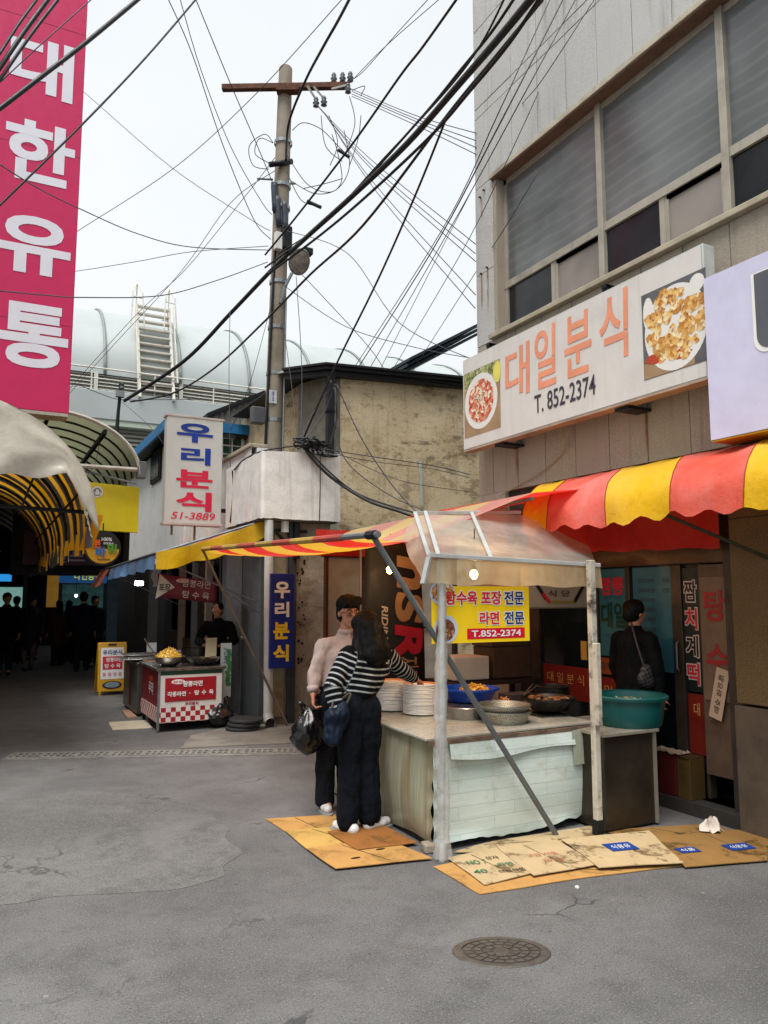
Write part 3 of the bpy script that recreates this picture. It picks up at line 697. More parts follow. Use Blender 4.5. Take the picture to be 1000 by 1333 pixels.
# yellow menu board hung under the hood
YS = 4.4
t = thing('menu_board', 'yellow hanging menu board with red and navy lettering and phone number', 'sign', (3.06, YS, 1.38))
obj('board', MB().box(2.655, 3.465, YS, YS + .012, 1.38, 1.765), M('menu_yellow', '#f6cf1c', .4, var=.04, bump=0), t)
y = YS - .002; cx = 3.06
REDTXT = M('menu_red', '#d3122f', .4, var=.05, bump=0); NAVY = M('menu_navy', '#1c2f6e', .4, var=.05, bump=0)
for tx, u, v, w, h, m in (('탕수육 포장', 2.99, 1.685, .46, .095, REDTXT), ('전문', 3.33, 1.685, .17, .095, NAVY), ('라면', 3.115, 1.545, .165, .09, REDTXT), ('전문', 3.33, 1.545, .17, .09, NAVY)):
    lettering(tx, (u, y - .0005, v), w + .016, h + .014, WHITE_INK, t, bold=.075)
    lettering(tx, (u, y - .002, v), w, h, m, t, bold=.03)
pb = MB(); plate(pb, (3.175, y, 1.44), .49, .072); obj('phone_strip', pb, REDTXT, t)
lettering('T.852-2374', (3.175, y - .002, 1.44), .42, .045, WHITE_INK, t, bold=.02)
pb = MB(); disc(pb, (2.735, y, 1.72), .1, sx=1, sy=.85, n=24); disc(pb, (2.76, y, 1.475), .095, n=28); obj('bowl_picture', pb, M('bowl_print', '#b9c6dc', .4, var=.08, bump=0), t)
pb = MB(); disc(pb, (2.755, y - .002, 1.47), .075, n=24, jag=.03); obj('soup_picture', pb, m_food('soup_print', '#6b3524', '#84503a', '#b98963', '#4b2016', 60), t)
pb = MB(); disc(pb, (2.735, y - .002, 1.72), .085, n=22, sy=.8, jag=.08); obj('pork_picture', pb, m_food('pork_print', '#b26a28', '#cf9b5a', '#e2d7c0', '#a02a18', 55), t)
pb = MB(); plate(pb, (2.672, y - .001, 1.72), .03, .08); obj('corner_picture', pb, BLACK_INK, t)

# ------------------------------------------------------------------ counter
def m_plank_vinyl():
    t = NT('plank_vinyl')
    mp = t.n('Mapping'); mp.inputs['Rotation'].default_value = (R(90), 0, 0); t.l(t.obj, mp.inputs['Vector'])
    br = t.n('TexBrick'); br.inputs['Scale'].default_value = 1; br.inputs['Brick Width'].default_value = .46; br.inputs['Row Height'].default_value = .088; br.inputs['Mortar Size'].default_value = .0016
    br.inputs['Color1'].default_value = c4('#bccac3'); br.inputs['Color2'].default_value = c4('#cad4cd'); br.inputs['Mortar'].default_value = c4('#9caaa3'); br.offset = .37; t.l(mp.outputs[0], br.inputs['Vector'])
    gr = t.noise(t.mapv(t.obj, (2.2, 2.2, 26)), 3, 6, .65)
    col = t.mix(t.ramp(gr, .45, .65, 0, .28), br.outputs['Color'], '#a3b5ae')
    d = t.noise(t.obj, 2.2, 7, .7); col = t.mix(t.ramp(d, .5, .72, 0, .55), col, '#8b7d52')
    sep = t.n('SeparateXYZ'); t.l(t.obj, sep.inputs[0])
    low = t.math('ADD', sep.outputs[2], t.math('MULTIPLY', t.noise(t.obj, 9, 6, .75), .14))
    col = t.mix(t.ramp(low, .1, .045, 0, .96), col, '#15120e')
    t.bsdf(col, .35, 0, t.math('ADD', t.noise(t.obj, 4, 4), t.math('MULTIPLY', gr, .3)), .35, .012, .4); return t.m
def m_side_vinyl():
    t = NT('stained_side_vinyl')
    w = t.noise(t.mapv(t.obj, (5, 9, .6)), 2.2, 6, .65)
    col = t.mix(t.ramp(w, .35, .65), '#8b8c76', '#a3a28c')
    col = t.mix(t.ramp(t.noise(t.mapv(t.obj, (2, 3, .35)), 2, 5, .65), .45, .7, 0, .6), col, '#6f5730')
    sep = t.n('SeparateXYZ'); t.l(t.obj, sep.inputs[0])
    low = t.math('ADD', sep.outputs[2], t.math('MULTIPLY', t.noise(t.obj, 4, 6, .7), .25))
    col = t.mix(t.ramp(low, .4, .1, 0, .7), col, '#4c3618')
    t.bsdf(col, .3, 0, w, .3, .01, .45); return t.m
VIN, VINS = m_plank_vinyl(), m_side_vinyl()
t = thing('counter', 'food counter clad in stained mint plank vinyl with a grimy metal top', 'counter', (3.4, 4.6, 0))
obj('body', MB().box(2.79, 4.1, 4.62, 6.35, .05, .7).box(2.85, 4.05, 4.68, 6.3, 0, .06), M('counter_core', '#1a1613', .9, var=.3), t)
def front(u, v):
    x = 2.745 + 1.37 * u; z = .715 - .675 * v; y = 4.545 + .012 * math.sin(v * 3 + u * 4) - .02 * math.sin(PI * v) * .6
    if v > .9: z += (v - .9) * 10 * (.012 * math.sin(u * 9) + .02 * noise.noise(Vector((u * 14, 2, 1))) + .05 * max(0, u - .55)); y -= .012 * (v - .9) * 10 * (1 + math.sin(u * 11))
    return (x, y, z)
obj('front_sheet', MB().grid(44, 24, front), VIN, t, smooth=True)
def side(u, v):
    y = 4.545 + 1.78 * u; z = .715 - .675 * v; x = 2.742 + .01 * math.sin(u * 7 + v * 5) - .012 * math.sin(PI * v) + (.012 * math.sin(v * 26) if u < .03 else 0)
    if v > .9: z += .015 * math.sin(u * 12) * (v - .9) * 10
    return (x, y, z)
obj('side_sheet', MB().grid(30, 24, side), VINS, t, smooth=True)
obj('corner_sheet', MB().grid(4, 30, lambda u, v: (2.735 + .06 * u, 4.535 - .006 * math.sin(v * 30) + .01 * u, .7 - .64 * v)), VIN, t, smooth=True)
obj('top_flap', MB().grid(30, 5, lambda u, v: (2.86 + 1.09 * u, 4.525 - .022 * v * (1 + .5 * math.sin(u * 7)), .695 - (.115 - .03 * abs(u - .5)) * v - .014 * math.sin(u * 6) * v)), VIN, t, smooth=True)
obj('patch_sheet', MB().quad((3.93, 4.512, .7), (4.11, 4.512, .715), (4.115, 4.5, .455), (3.935, 4.5, .45), (3.925, 4.508, .65)), M('patch_vinyl', '#a3a795', .4, var=.12, streak=.5, dirt=.3), t)
CT = M('counter_top', '#b5b2a4', .3, .2, var=.1, scale=3, dirt=.4, dirtc='#5b4c36', bump=.1)
obj('top', MB().prism([(2.68, 4.54), (4.2, 4.56), (4.2, 6.45), (2.84, 6.45), (2.72, 5.6)], .722, .74), CT, t, bev=.004)
obj('edge_trim', MB().box(2.7, 4.19, 4.522, 4.54, .693, .722), M('trim_rust', '#7a6757', .6, .3, var=.3, scale=9, dirt=.7, dirtc='#4a2b17', dscale=5), t)
obj('base_skid', MB().box(2.78, 4.0, 4.7, 6.3, 0, .05).box(2.77, 2.83, 4.6, 6.3, 0, .055), DARKWOOD, t)
lone('stone_block', MB().prism([(2.66, 4.52), (2.76, 4.5), (2.78, 4.6), (2.68, 4.62)], 0, .06), PLAIN_CONC, 'small rough concrete block under the front corner of the counter', 'block', bev=.012)

# plates
ORD = 'first second third fourth fifth sixth seventh eighth ninth tenth eleventh twelfth thirteenth fourteenth fifteenth sixteenth seventeenth eighteenth nineteenth twentieth twenty-first twenty-second twenty-third'.split()
PL = M('plate_melamine', '#f0ede6', .3, var=.03, bump=0); PLO = M('plate_rim', '#c9895e', .35, var=.1, bump=0)
pm = MB().lathe((0, 0, 0), [(0, .004), (.085, .004), (.1, .008), (.137, .0175), (.1425, .0185), (.144, .0115), (.137, .0075), (.1, .001), (.085, 0), (0, 0)], 40)
pme = pm.mesh('plate', PL, True); pme.set_sharp_from_angle(angle=R(50))
pm2 = MB().lathe((0, 0, 0), [(0, .004), (.085, .004), (.1, .008), (.137, .0175), (.1425, .0185), (.144, .0115), (.137, .0075), (.1, .001), (.085, 0), (0, 0)], 40)
for i in range(len(pm2.mi)):
    if i // 40 in (2, 3): pm2.mi[i] = 1
pme2 = pm2.mesh('plate', [PL, PLO], True)
for cx, cy, n, lab, top in ((3.2, 5.5, 22, 'the broad front stack on the counter', 'topmost plate of the broad front stack, orange rimmed'),
                            (3.09, 5.8, 22, 'the middle stack under the striped sleeve', 'topmost plate of the middle stack, orange rimmed'),
                            (3.05, 6.09, 20, 'the narrow rear stack behind the woman', 'topmost plate of the narrow rear stack')):
    for k in range(n):
        o = bpy.data.objects.new('plate', pme if k < n - 1 else pme2); COL.objects.link(o)
        o.location = (cx + random.gauss(0, .0025), cy + random.gauss(0, .0025), .742 + k * .0108); o.rotation_euler = (random.gauss(0, .006), random.gauss(0, .006), random.uniform(0, 6))
        tag(o, top if k == n - 1 else ORD[n - 1 - k] + ' plate from the top of ' + lab, 'plate', 'stacked white plates')
# basins, colanders, pots
BLUEP = M('blue_plastic', '#0b3f9e', .35, var=.08, bump=0); TEALP = M('teal_plastic', '#054a49', .4, var=.08, dirt=.1, bump=0)
INOX = M('stainless', '#8f8c86', .28, .9, var=.15, dirt=.25, bump=.1); DARKPAN = M('dark_pan', '#3c3a37', .35, .8, var=.2, dirt=.3)
def basin(name, c, r0, r1, h, mat, label, cat, n=36, lip=.014):
    return lone(name, MB().lathe(c, [(0, .002), (r0, 0), (r1, h), (r1 + lip, h), (r1 + lip, h - .012), (r1 + lip - .004, h - .012), (r1 + lip - .006, h + .004), (r1 - .004, h + .003), (r0 - .008, .012), (0, .012)], n), mat, label, cat, auto=True)
def heap(name, c, r, h, mat, label, cat, n=90, s=.016, lng=1.6, parent=None):
    mb = MB(); c = Vector(c)
    mb.lathe(c, [(r, 0), (r * .8, h * .35), (r * .45, h * .75), (0, h * .9)], 18)
    for k in range(n):
        a = random.uniform(0, 6.28); q = r * random.random() ** .5 * .95
        p = c + Vector((q * math.cos(a), q * math.sin(a), h * (1 - (q / r) ** 1.6) * .95)); d = Vector((random.gauss(0, 1), random.gauss(0, 1), random.gauss(0, .5))).normalized() * s * lng
        mb.beam(p - d, p + d, s * random.uniform(.7, 1.2), s * random.uniform(.7, 1.1))
    if parent: return obj(name, mb, mat, parent)
    return lone(name, mb, mat, label, cat)
basin('plastic_basin', (3.72, 5.75, .742), .22, .27, .15, BLUEP, 'blue plastic basin behind, larger and darker of the two on the counter', 'basin')
basin('plastic_basin', (3.6, 5.38, .842), .18, .23, .1, BLUEP, 'blue plastic basin with golden fried food in front, resting on a steel ring', 'basin')
heap('fried_food', (3.68, 5.42, .9), .13, .06, m_food('batter', '#b37a1f', '#d29a35', '#e0b65c', '#8a5312', 40), 'golden fried pieces heaped in the front blue basin', 'food')
lone('steel_ring_pot', MB().lathe((3.45, 5.22, .742), [(0, .09), (.2, .09), (.205, .085), (.2, 0), (0, 0)], 36), INOX, 'shallow aluminium pot base under the front blue basin', 'pot', auto=True)
def m_perf():
    t = NT('perforated_aluminium')
    v = t.n('TexVoronoi'); v.inputs['Scale'].default_value = 95; v.inputs['Randomness'].default_value = .25; t.l(t.obj, v.inputs['Vector'])
    col = t.mix(t.ramp(v.outputs['Distance'], .28, .36, 1, 0), '#a5a296', '#3d3a33'); col = t.mix(t.ramp(t.noise(t.obj, 7, 5), .45, .7, 0, .4), col, '#8c7f5c')
    t.bsdf(col, .35, .7, v.outputs['Distance'], .3, .004); return t.m
PERF = m_perf()
for k, (cy, z, lb) in enumerate((((4.86), .742, 'lower aluminium colander of the nested pair at the counter edge'), (4.865, .788, 'upper aluminium colander of the nested pair at the counter edge'))):
    basin('colander', (3.57, cy, z), .165, .198, .085, PERF, lb, 'colander', 44, .008)
heap('sauce_food', (3.82, 5.2, .75), .07, .12, m_food('chicken', '#a0522b', '#c17a4a', '#d49a6a', '#7b3517', 50), 'small brown heap of fried food between the colanders and the wok', 'food', 40)
basin('steel_wok', (4.12, 5.02, .775), .13, .215, .1, DARKPAN, 'wide dark steel bowl on a wire grille at the right of the counter', 'pan')
mb = MB()
for k in range(7): mb.tube([(3.92, 4.86 + k * .045, .75), (4.2, 4.86 + k * .045, .75)], .004, 4)
for k in range(2): mb.tube([(3.95 + k * .22, 4.84, .754), (3.95 + k * .22, 5.16, .754)], .005, 4)
lone('wire_grille', mb, DARKM, 'wire grille lying under the dark steel bowl', 'grille')
mb = MB(); random.seed(5)
for k in range(26):
    a = random.uniform(0, 6.28); q = .17 * random.random() ** .5; p = Vector((4.12 + q * math.cos(a), 5.02 + q * math.sin(a), .862)); mb.ball(p, random.uniform(.015, .035), 7, 4, sc=(1.3, 1, .5))
lone('stew', mb, m_food('stew_mat', '#5a2f16', '#7b4a22', '#8d6a3c', '#2b160b', 45), 'brown pieces of food in the dark steel bowl', 'food', smooth=True)
lone('tongs', MB().beam((3.98, 5.15, .885), (4.2, 5.3, .95), .012, .006).beam((3.98, 5.15, .88), (4.22, 5.26, .94), .012, .006), INOX, 'steel tongs resting on the rim of the dark bowl', 'tongs')
lone('stock_pot', MB().lathe((4.45, 5.35, .71), [(0, .01), (.14, 0), (.15, .2), (.158, .205), (.15, .21), (.14, .2), (.13, .02), (0, .02)], 28), DARKPAN, 'dark cooking pot in the shade behind the steel bowl', 'pot', auto=True)
lone('card_box', MB().box(4.05, 4.3, 5.42, 5.6, .742, .85), M('dark_card', '#33292a', .8, var=.15), 'small dark box at the back of the counter under the menu board', 'box', bev=.004)
# cabinet and teal tub
t = thing('steel_cabinet', 'dark stainless cabinet carrying the teal tub beside the counter', 'cabinet', (4.28, 4.27, 0))
obj('body', MB().box(4.03, 4.53, 4.29, 4.95, .02, .68), M('dark_inox', '#4a443b', .35, .75, var=.25, scale=2, dirt=.4, dirtc='#241d15'), t, bev=.004)
obj('top', MB().box(4.01, 4.56, 4.26, 4.98, .68, .705), M('pale_top', '#a09a8c', .4, .5, var=.12, dirt=.3), t, bev=.004)
obj('edge_strip', MB().box(4.515, 4.54, 4.275, 4.3, .02, .68), M('pale_strip', '#8a8578', .5, .3, var=.12, dirt=.3), t)
obj('foot', MB().box(4.05, 4.51, 4.31, 4.93, 0, .02), BLACK, t)
t = thing('plastic_tub', 'teal plastic tub of food waste on the steel cabinet', 'tub', (4.5, 4.5, .705))
c = (4.5, 4.5, .706)
obj('body', MB().lathe(c, [(0, 0), (.235, 0), (.245, .02), (.275, .215), (.27, .225), (.225, .02), (0, .012)], 40), TEALP, t, auto=True)
obj('rim', MB().lathe(c, [(.272, .2), (.293, .2), (.297, .222), (.285, .232), (.268, .228)], 40), TEALP, t, auto=True)
heap('scraps', (4.5, 4.5, .84), .24, .07, m_food('scrap', '#5c6a4c', '#8a8464', '#a99f80', '#3b3a2a', 40), None, None, 60, .014, 2, t)
# ------------------------------------------------------------------ white market hall far behind
HALLW = M('hall_white', '#a4abaa', .5, var=.05, scale=.6, streak=.25, streakc='#a9a68f', dirt=.12, dirtc='#98998a', dscale=.5, bump=0)
HALLR = M('hall_rib', '#7d8481', .5, var=.05, bump=0); LOUV = M('louvre_white', '#c6c6bd', .5, var=.06, dirt=.2, bump=0); LOUVD = M('louvre_gap', '#8a867a', .8, var=.1, bump=0)
RUSTW = M('rust_streaked_white', '#c9c5ba', .6, var=.06, dirt=.45, dirtc='#8b6a4a', dscale=3, bump=0)
H = thing('market_hall', 'large pale market hall with ribbed barrel roof and louvred walls far behind the wires', 'building', (12, 30, 0))
def vault(x, t, o=0.): # t 0..1 from the front springing over the crown
    a = PI * t; return (x, 36 - (6 + o) * math.cos(a), 10.1 + (4.1 + o) * math.sin(a))
obj('barrel_roof', MB().grid(60, 28, lambda u, v: vault(-14 + 56 * u, v)), HALLW, H, smooth=True)
for k in range(20):
    x = -13.5 + 2.85 * k
    obj('roof_rib', MB().grid(2, 20, lambda u, v: vault(x + .1 * (u - .5), v * .75, .05)), HALLR, H, smooth=True, solid=.06)
obj('wall', MB().box(-14, 42, 30.2, 42, 0, 10.1), LOUVD, H)
obj('fascia', MB().box(-14, 42, 29.5, 30.2, 8.25, 9.35), HALLW, H, bev=.03)
obj('fascia_underside', MB().box(-14, 42, 29.55, 30.2, 8.05, 8.25), M('hall_green_white', '#aeb8a8', .6, var=.06, bump=0), H)
for k in range(12):
    x0 = -9.5 + 3.2 * k
    for z0, z1, n, nm in ((9.35, 10.15, 6, 'louvre_panel'), (4.2, 8.05, 24, 'louvre_panel')):
        mb = MB()
        for q in range(n):
            z = z0 + (q + .5) * (z1 - z0) / n
            mb.quad((x0 + .06, 30.16, z + .06), (x0 + 3.1, 30.16, z + .06), (x0 + 3.1, 30.02, z - .05), (x0 + .06, 30.02, z - .05))
        tag(obj(nm, mb, LOUV, H), kind='stuff')
        obj('louvre_post', MB().box(x0 - .07, x0 + .07, 29.98, 30.2, z0, z1), LOUV, H)
obj('rail', MB().tube([(-14, 29.6, 10.2), (42, 29.6, 10.2)], .035, 6), RUSTW, H)
obj('rail', MB().tube([(-14, 29.6, 9.8), (42, 29.6, 9.8)], .025, 6), RUSTW, H)
for k in range(24): obj('rail_post', MB().tube([(-13 + 2.3 * k, 29.6, 9.3), (-13 + 2.3 * k, 29.6, 10.2)], .03, 5), RUSTW, H)
t = thing('roof_ladder', 'steep white steel roof ladder with pointed handrails leaning on the barrel roof', 'ladder', (5.4, 30, 9.3))
Lp = lambda f: Vector((0, 29.45 + 1.5 * f, 9.2 + 4.2 * f))
for x in (4.82, 6.1):
    obj('stringer', MB().beam(Vector((x, 0, 0)) + Lp(0), Vector((x, 0, 0)) + Lp(1), .1, .22), RUSTW, t)
    top = Vector((x, 0, 0)) + Lp(.98)
    for dx, dy, h in ((-.28, -.6, 0), (.25, -.5, 0)):
        obj('handrail', MB().tube([top + Vector((dx, dy, -.95)), top + Vector((dx * .7, -.3, .5)), top + Vector((0, .1, 1.05))], .03, 5), RUSTW, t)
    obj('handrail', MB().tube([top + Vector((0, .1, 1.05)), top + Vector((0, .1, -.1))], .03, 5).tube([top + Vector((-.2, -.3, .3)), top + Vector((.2, -.2, .3))], .025, 5), RUSTW, t)
    obj('handrail', MB().tube([Vector((x + (.1 if x > 5 else -.1), -.25, .5)) + Lp(.05), Vector((x + (.1 if x > 5 else -.1), -.25, .5)) + Lp(.9)], .03, 5), RUSTW, t)
for k in range(12): obj('tread', MB().box(4.85, 6.07, Lp((k + 1) / 12.2).y - .16, Lp((k + 1) / 12.2).y + .1, Lp((k + 1) / 12.2).z - .03, Lp((k + 1) / 12.2).z + .03), RUSTW, t)

# ------------------------------------------------------------------ blue-eaved house and the white street wall
BLUEF = M('blue_fascia', '#1f6a9c', .5, var=.08, dirt=.15, bump=0)
CORR = M('corrugated_grey', '#a6a69d', .5, .3, var=.08, streak=.35)
t = thing('blue_eaved_house', 'white house with bright blue eaves and a grey corrugated gable behind the shop sign', 'house', (4.6, 17, 0))
obj('wall', MB().box(3.35, 7.4, 15.05, 22, 2.4, 5.0).box(5.9, 7.4, 15.05, 22, 0, 2.4).box(3.34, 3.4, 14.8, 15.1, 2.62, 4.95), WHITE_WALL, t)
obj('eave', MB().box(2.95, 6.4, 14.8, 14.86, 4.96, 5.16), BLUEF, t); obj('eave', MB().box(2.95, 3.0, 14.86, 22, 4.96, 5.16), BLUEF, t)
obj('roof', MB().box(3.0, 6.4, 14.86, 22, 5.05, 5.14), DARKM, t)
obj('soffit', MB().box(3.0, 6.4, 14.87, 15.05, 4.9, 4.95), DARKWOOD, t)
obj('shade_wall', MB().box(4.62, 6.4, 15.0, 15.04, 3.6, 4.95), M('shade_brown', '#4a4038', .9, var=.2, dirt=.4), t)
w = obj('window', MB().box(4.07, 4.55, 14.97, 15.05, 4.36, 4.95), WHITEP, t)
for i in range(2):
    for j in range(3): obj('pane', MB().box(4.115 + .2 * i, 4.285 + .2 * i, 14.955, 14.968, 4.4 + .175 * j, 4.545 + .175 * j), M('green_glass', '#1b3a30', .15, var=.2, bump=0), w)
ws = obj('window', MB().box(3.3, 3.36, 17.2, 18.3, 4.3, 5.0), DARKWOOD, t); obj('pane', MB().box(3.285, 3.3, 17.28, 18.22, 4.36, 4.95), GLASS_LO, ws)
mb = MB(); n = 40
gx = lambda u: 4.15 + 2.6 * u
def gz(x): return 5.55 + (x - 4.15) * .52 if x < 5.25 else 6.12 - (x - 5.25) * .42
for k in range(n):
    xa, xb = gx(k / n), gx((k + 1) / n); ya, yb = (16, 16.04) if k % 2 else (16.04, 16)
    mb.quad((xa, ya, 5.1), (xb, yb, 5.1), (xb, yb, gz(xb)), (xa, ya, gz(xa)))
obj('gable', mb, CORR, t)
obj('gable_roof', MB().extr([(4.0, 15.85, 5.5), (5.25, 15.85, 6.15), (6.9, 15.85, 5.45), (6.9, 15.85, 5.53), (5.25, 15.85, 6.23), (4.0, 15.85, 5.58)], (0, 6, 0)), DARKM, t)
SW = thing('white_street_wall', 'rough white street wall of the low shop behind the red cart', 'wall', (3.4, 13, 0))
def ww(u, v):
    y = 10.6 + 4.2 * u; z = 2.62 + 1.25 * v; q = noise.noise(Vector((y * 1.7, z * 1.7, 4))); return (3.35 + .03 * q, y, z)
obj('upper_wall', MB().grid(30, 12, ww), WHITE_WALL, SW, smooth=True)
obj('core', MB().box(3.42, 3.6, 10.6, 14.8, 2.6, 3.86), WHITE_WALL, SW)
obj('wall_coping', MB().box(3.3, 3.6, 10.6, 14.8, 3.86, 3.92), PLAIN_CONC, SW, bev=.01)
DGREY = M('dark_grey_panel', '#4b4e50', .7, .1, var=.15, scale=2, streak=.3, streakc='#2e2f30', dirt=.3)
LGREY = M('grey_panel', '#6a6c6c', .7, .1, var=.12, streak=.3, streakc='#3d3d3c', dirt=.35)
for y0, y1, m, d in ((11.72, 12.1, DGREY, .0), (10.86, 11.68, LGREY, .05), (10.82, 10.86, DARKM, .02), (9.98, 10.78, DGREY, .06)):
    obj('steel_panel', MB().box(3.36 - d, 3.46, y0, y1, 0, 2.62), m, SW, bev=.006)
obj('door_knob', MB().ball((3.29, 10.72, 1.1), .035, 10, 6), STEELP, SW)
obj('doorway_lintel', MB().box(3.36, 3.5, 12.1, 17.5, 2.3, 2.62), DARKWOOD, SW)
for y0, y1, m in ((12.1, 12.2, DARKM), (13.0, 13.1, M('beige_post', '#8a7c6d', .7, var=.15, dirt=.3)), (13.9, 14.05, LGREY), (15.0, 15.12, M('beige_post', '')), (16.2, 16.3, DARKM)):
    obj('door_post', MB().box(3.34, 3.46, y0, y1, 0, 2.35), m, SW, bev=.005)
for y0, y1, z0, z1, m in ((13.1, 13.9, .0, 2.3, DARKWOOD), (14.05, 15.0, 0, .9, REDWOOD), (15.12, 16.2, 0, 1.0, DARKWOOD), (16.3, 17.5, 0, 2.3, SHOPDARK)):
    obj('boarding', MB().box(3.42, 3.46, y0, y1, z0, z1), m, SW)
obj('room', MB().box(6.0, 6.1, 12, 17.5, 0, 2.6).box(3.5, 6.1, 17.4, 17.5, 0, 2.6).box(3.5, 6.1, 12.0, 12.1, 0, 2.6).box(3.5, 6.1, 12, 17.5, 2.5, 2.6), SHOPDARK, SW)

# ------------------------------------------------------------------ balcony block, concrete wall, pipes
t = thing('white_balcony', 'stained white plastered balcony box with rounded corner above the blue sign', 'balcony', (3.7, 10.3, 2.7))
def bal(u, v):
    # runs along the left face, round the corner, along the front
    s = u * 3.0
    if s < 1.5: x, y = 3.17, 11.3 - s * 1.1
    elif s < 1.75: a = (s - 1.5) / .25 * PI / 2; x, y = 3.22 - .05 * math.cos(a), 9.65 - .05 * math.sin(a)
    else: x, y = 3.22 + (s - 1.75) * .872, 9.6
    z = 2.72 + .9 * v + (.05 * (x - 3.17) if v > .5 else 0) + .012 * noise.noise(Vector((s * 6, v * 3, 2))) * (1 if v in (0, 1) else .3)
    q = .01 * noise.noise(Vector((s * 2, z * 3, 7))); return (x + q, y + q, z)
obj('parapet', MB().grid(120, 10, bal), BALC, t, auto=True)
obj('floor_slab', MB().prism([(3.2, 11.3), (3.2, 9.66), (3.23, 9.63), (4.28, 9.63), (4.28, 11.3)], 2.7, 2.76), M('slab_under', '#57524b', .9, var=.2, dirt=.5), t)
obj('side', MB().box(4.25, 4.3, 9.62, 11.0, 2.72, 3.66), BALC, t)
obj('inner_wall', MB().box(3.25, 4.25, 11.2, 11.3, 2.72, 3.55), BALC, t)
obj('crack_seam', MB().tube(spline([(4.0, 9.592, 3.65), (4.003, 9.59, 3.2), (3.995, 9.592, 2.72)], 4), .006, 4), DARKM, t)
obj('bracket', MB().box(3.33, 3.9, 9.78, 9.84, 2.56, 2.6).beam((3.45, 9.8, 2.55), (3.72, 9.8, 2.3), .05, .04).box(3.68, 3.76, 9.7, 9.84, 2.2, 2.72), DARKM, t)
t = thing('concrete_wall', 'pitted bare concrete wall pillar between the blue sign and the plastic screen', 'wall', (3.8, 9.9, 0))
obj('body', MB().grid(14, 30, lambda u, v: (3.42 + .85 * u, 9.85 + .012 * noise.noise(Vector((u * 6, v * 18, 3))), 2.72 * v)), PLAIN_CONC, t, smooth=True)
obj('core', MB().box(3.42, 4.27, 9.9, 10.2, 0, 2.72), PLAIN_CONC, t)
obj('dark_strip', MB().box(3.63, 3.74, 9.76, 9.82, 0, 2.7), M('dark_strip', '#3a3c40', .6, .2, var=.2, dirt=.3), t, bev=.005)
obj('pale_strip', MB().box(3.44, 3.6, 9.8, 9.84, .1, 2.6), M('beige_strip', '#8f8268', .8, var=.2, dirt=.5), t)
mb = MB(); random.seed(3)
for k in range(26):
    p = Vector((random.uniform(3.78, 3.9), 9.842, random.uniform(.75, 2.2))); mb.ball(p, random.uniform(.008, .02), 6, 4, sc=(1, .5, random.uniform(.6, 1.6)))
tag(obj('pit', mb, M('pit_dark', '#221d18', .95), t), kind='stuff')
PVC = M('pvc_white', '#b9bab8', .4, var=.08, dirt=.35, streak=.4)
t = thing('drain_pipe', 'white plastic drain pipe with open elbow end left of the blue sign', 'pipe', (3.32, 9.68, 0))
obj('tube', MB().tube([(3.3, 9.66, 2.7), (3.33, 9.66, .17)], .06, 14), PVC, t, auto=True)
obj('elbow', MB().tube([(3.33, 9.66, .17), (3.33, 9.63, .09), (3.33, 9.57, .07)], .068, 14, cap=False), PVC, t, auto=True)
obj('opening', MB().lathe((3.33, 9.572, .07), [(0, 0), (.058, 0)], 14, axis='y'), BLACK, t)
lone('pipe_stub', MB().tube([(3.54, 9.7, 2.75), (3.54, 9.7, 2.55)], .055, 14), PVC, 'short white pipe stub poking out under the balcony slab', 'pipe', auto=True)

# ------------------------------------------------------------------ beige building
t = thing('beige_house', 'weathered beige rendered house with black metal roof edge in the middle of the photo', 'house', (6.2, 12, 0))
def bw(u, v): return (4.93 + 4.2 * u, 11 + .02 * noise.noise(Vector((u * 8, v * 7, 1))), 5.33 * v + .17 * u * v)
obj('front_wall', MB().grid(50, 50, bw), BEIGE_WALL, t, smooth=True)
obj('core', MB().prism([(4.95, 11.05), (9.1, 11.05), (9.1, 15), (4.6, 15), (4.62, 11.95)], 0, 5.32), BEIGE_WALL, t)
obj('side_wall', MB().grid(8, 20, lambda u, v: (4.93 - .36 * u, 11 + .95 * u, 5.3 * v)), M('grey_side_render', '#8b8779', .9, var=.12, streak=.5, dirt=.4), t, smooth=True)
BR_ = M('black_roof', '#2c2d2f', .5, .4, var=.15, dirt=.15)
for z0, z1, o in ((5.19, 5.27, .10), (5.275, 5.33, .16), (5.335, 5.37, .2)):
    obj('roof_edge', MB().extr([(4.78 - o, 10.98 - o, z0), (9.1, 10.98 - o, z0 + .22), (9.1, 10.98 - o, z1 + .22), (4.78 - o, 10.98 - o, z1)], (0, .15, 0)), BR_, t)
    obj('roof_edge', MB().extr([(4.78 - o, 10.98 - o, z0), (4.78 - o, 10.98 - o, z1), (4.22 - o * .6, 11.5, z1 + .03), (4.22 - o * .6, 11.5, z0 + .03)], (.08, .08, 0)), BR_, t)
obj('soffit', MB().extr([(4.1, 11.5, 5.32), (4.7, 11.3, 5.38), (4.9, 12.4, 5.5), (4.2, 12.4, 5.5)], (0, 0, .03)), M('soffit_white', '#c5c4bf', .7, var=.06), t)
obj('roof', MB().prism([(4.6, 10.85), (9.1, 10.85), (9.1, 15), (4.3, 15), (4.3, 11.6)], 5.34, 5.36), BR_, t)
obj('downpipe', MB().box(4.66, 4.78, 10.88, 10.98, 3.6, 5.2), BR_, t, bev=.008)
obj('downpipe_clamp', MB().box(4.64, 4.8, 10.87, 10.99, 4.6, 4.64), DARKM, t)
lone('vent_pipe', MB().tube([(6.42, 10.95, 3.2), (6.36, 10.9, 3.95)], .03, 8), PVC, 'thin white vent pipe leaning against the beige wall above the canopy', 'pipe')
t = thing('rear_eaves', 'dark tiled eave of a rear house at the corner of the stone building', 'house', (8, 13, 0))
obj('wall', MB().box(7.4, 12, 13, 16, 0, 6.0), PLAIN_CONC, t)
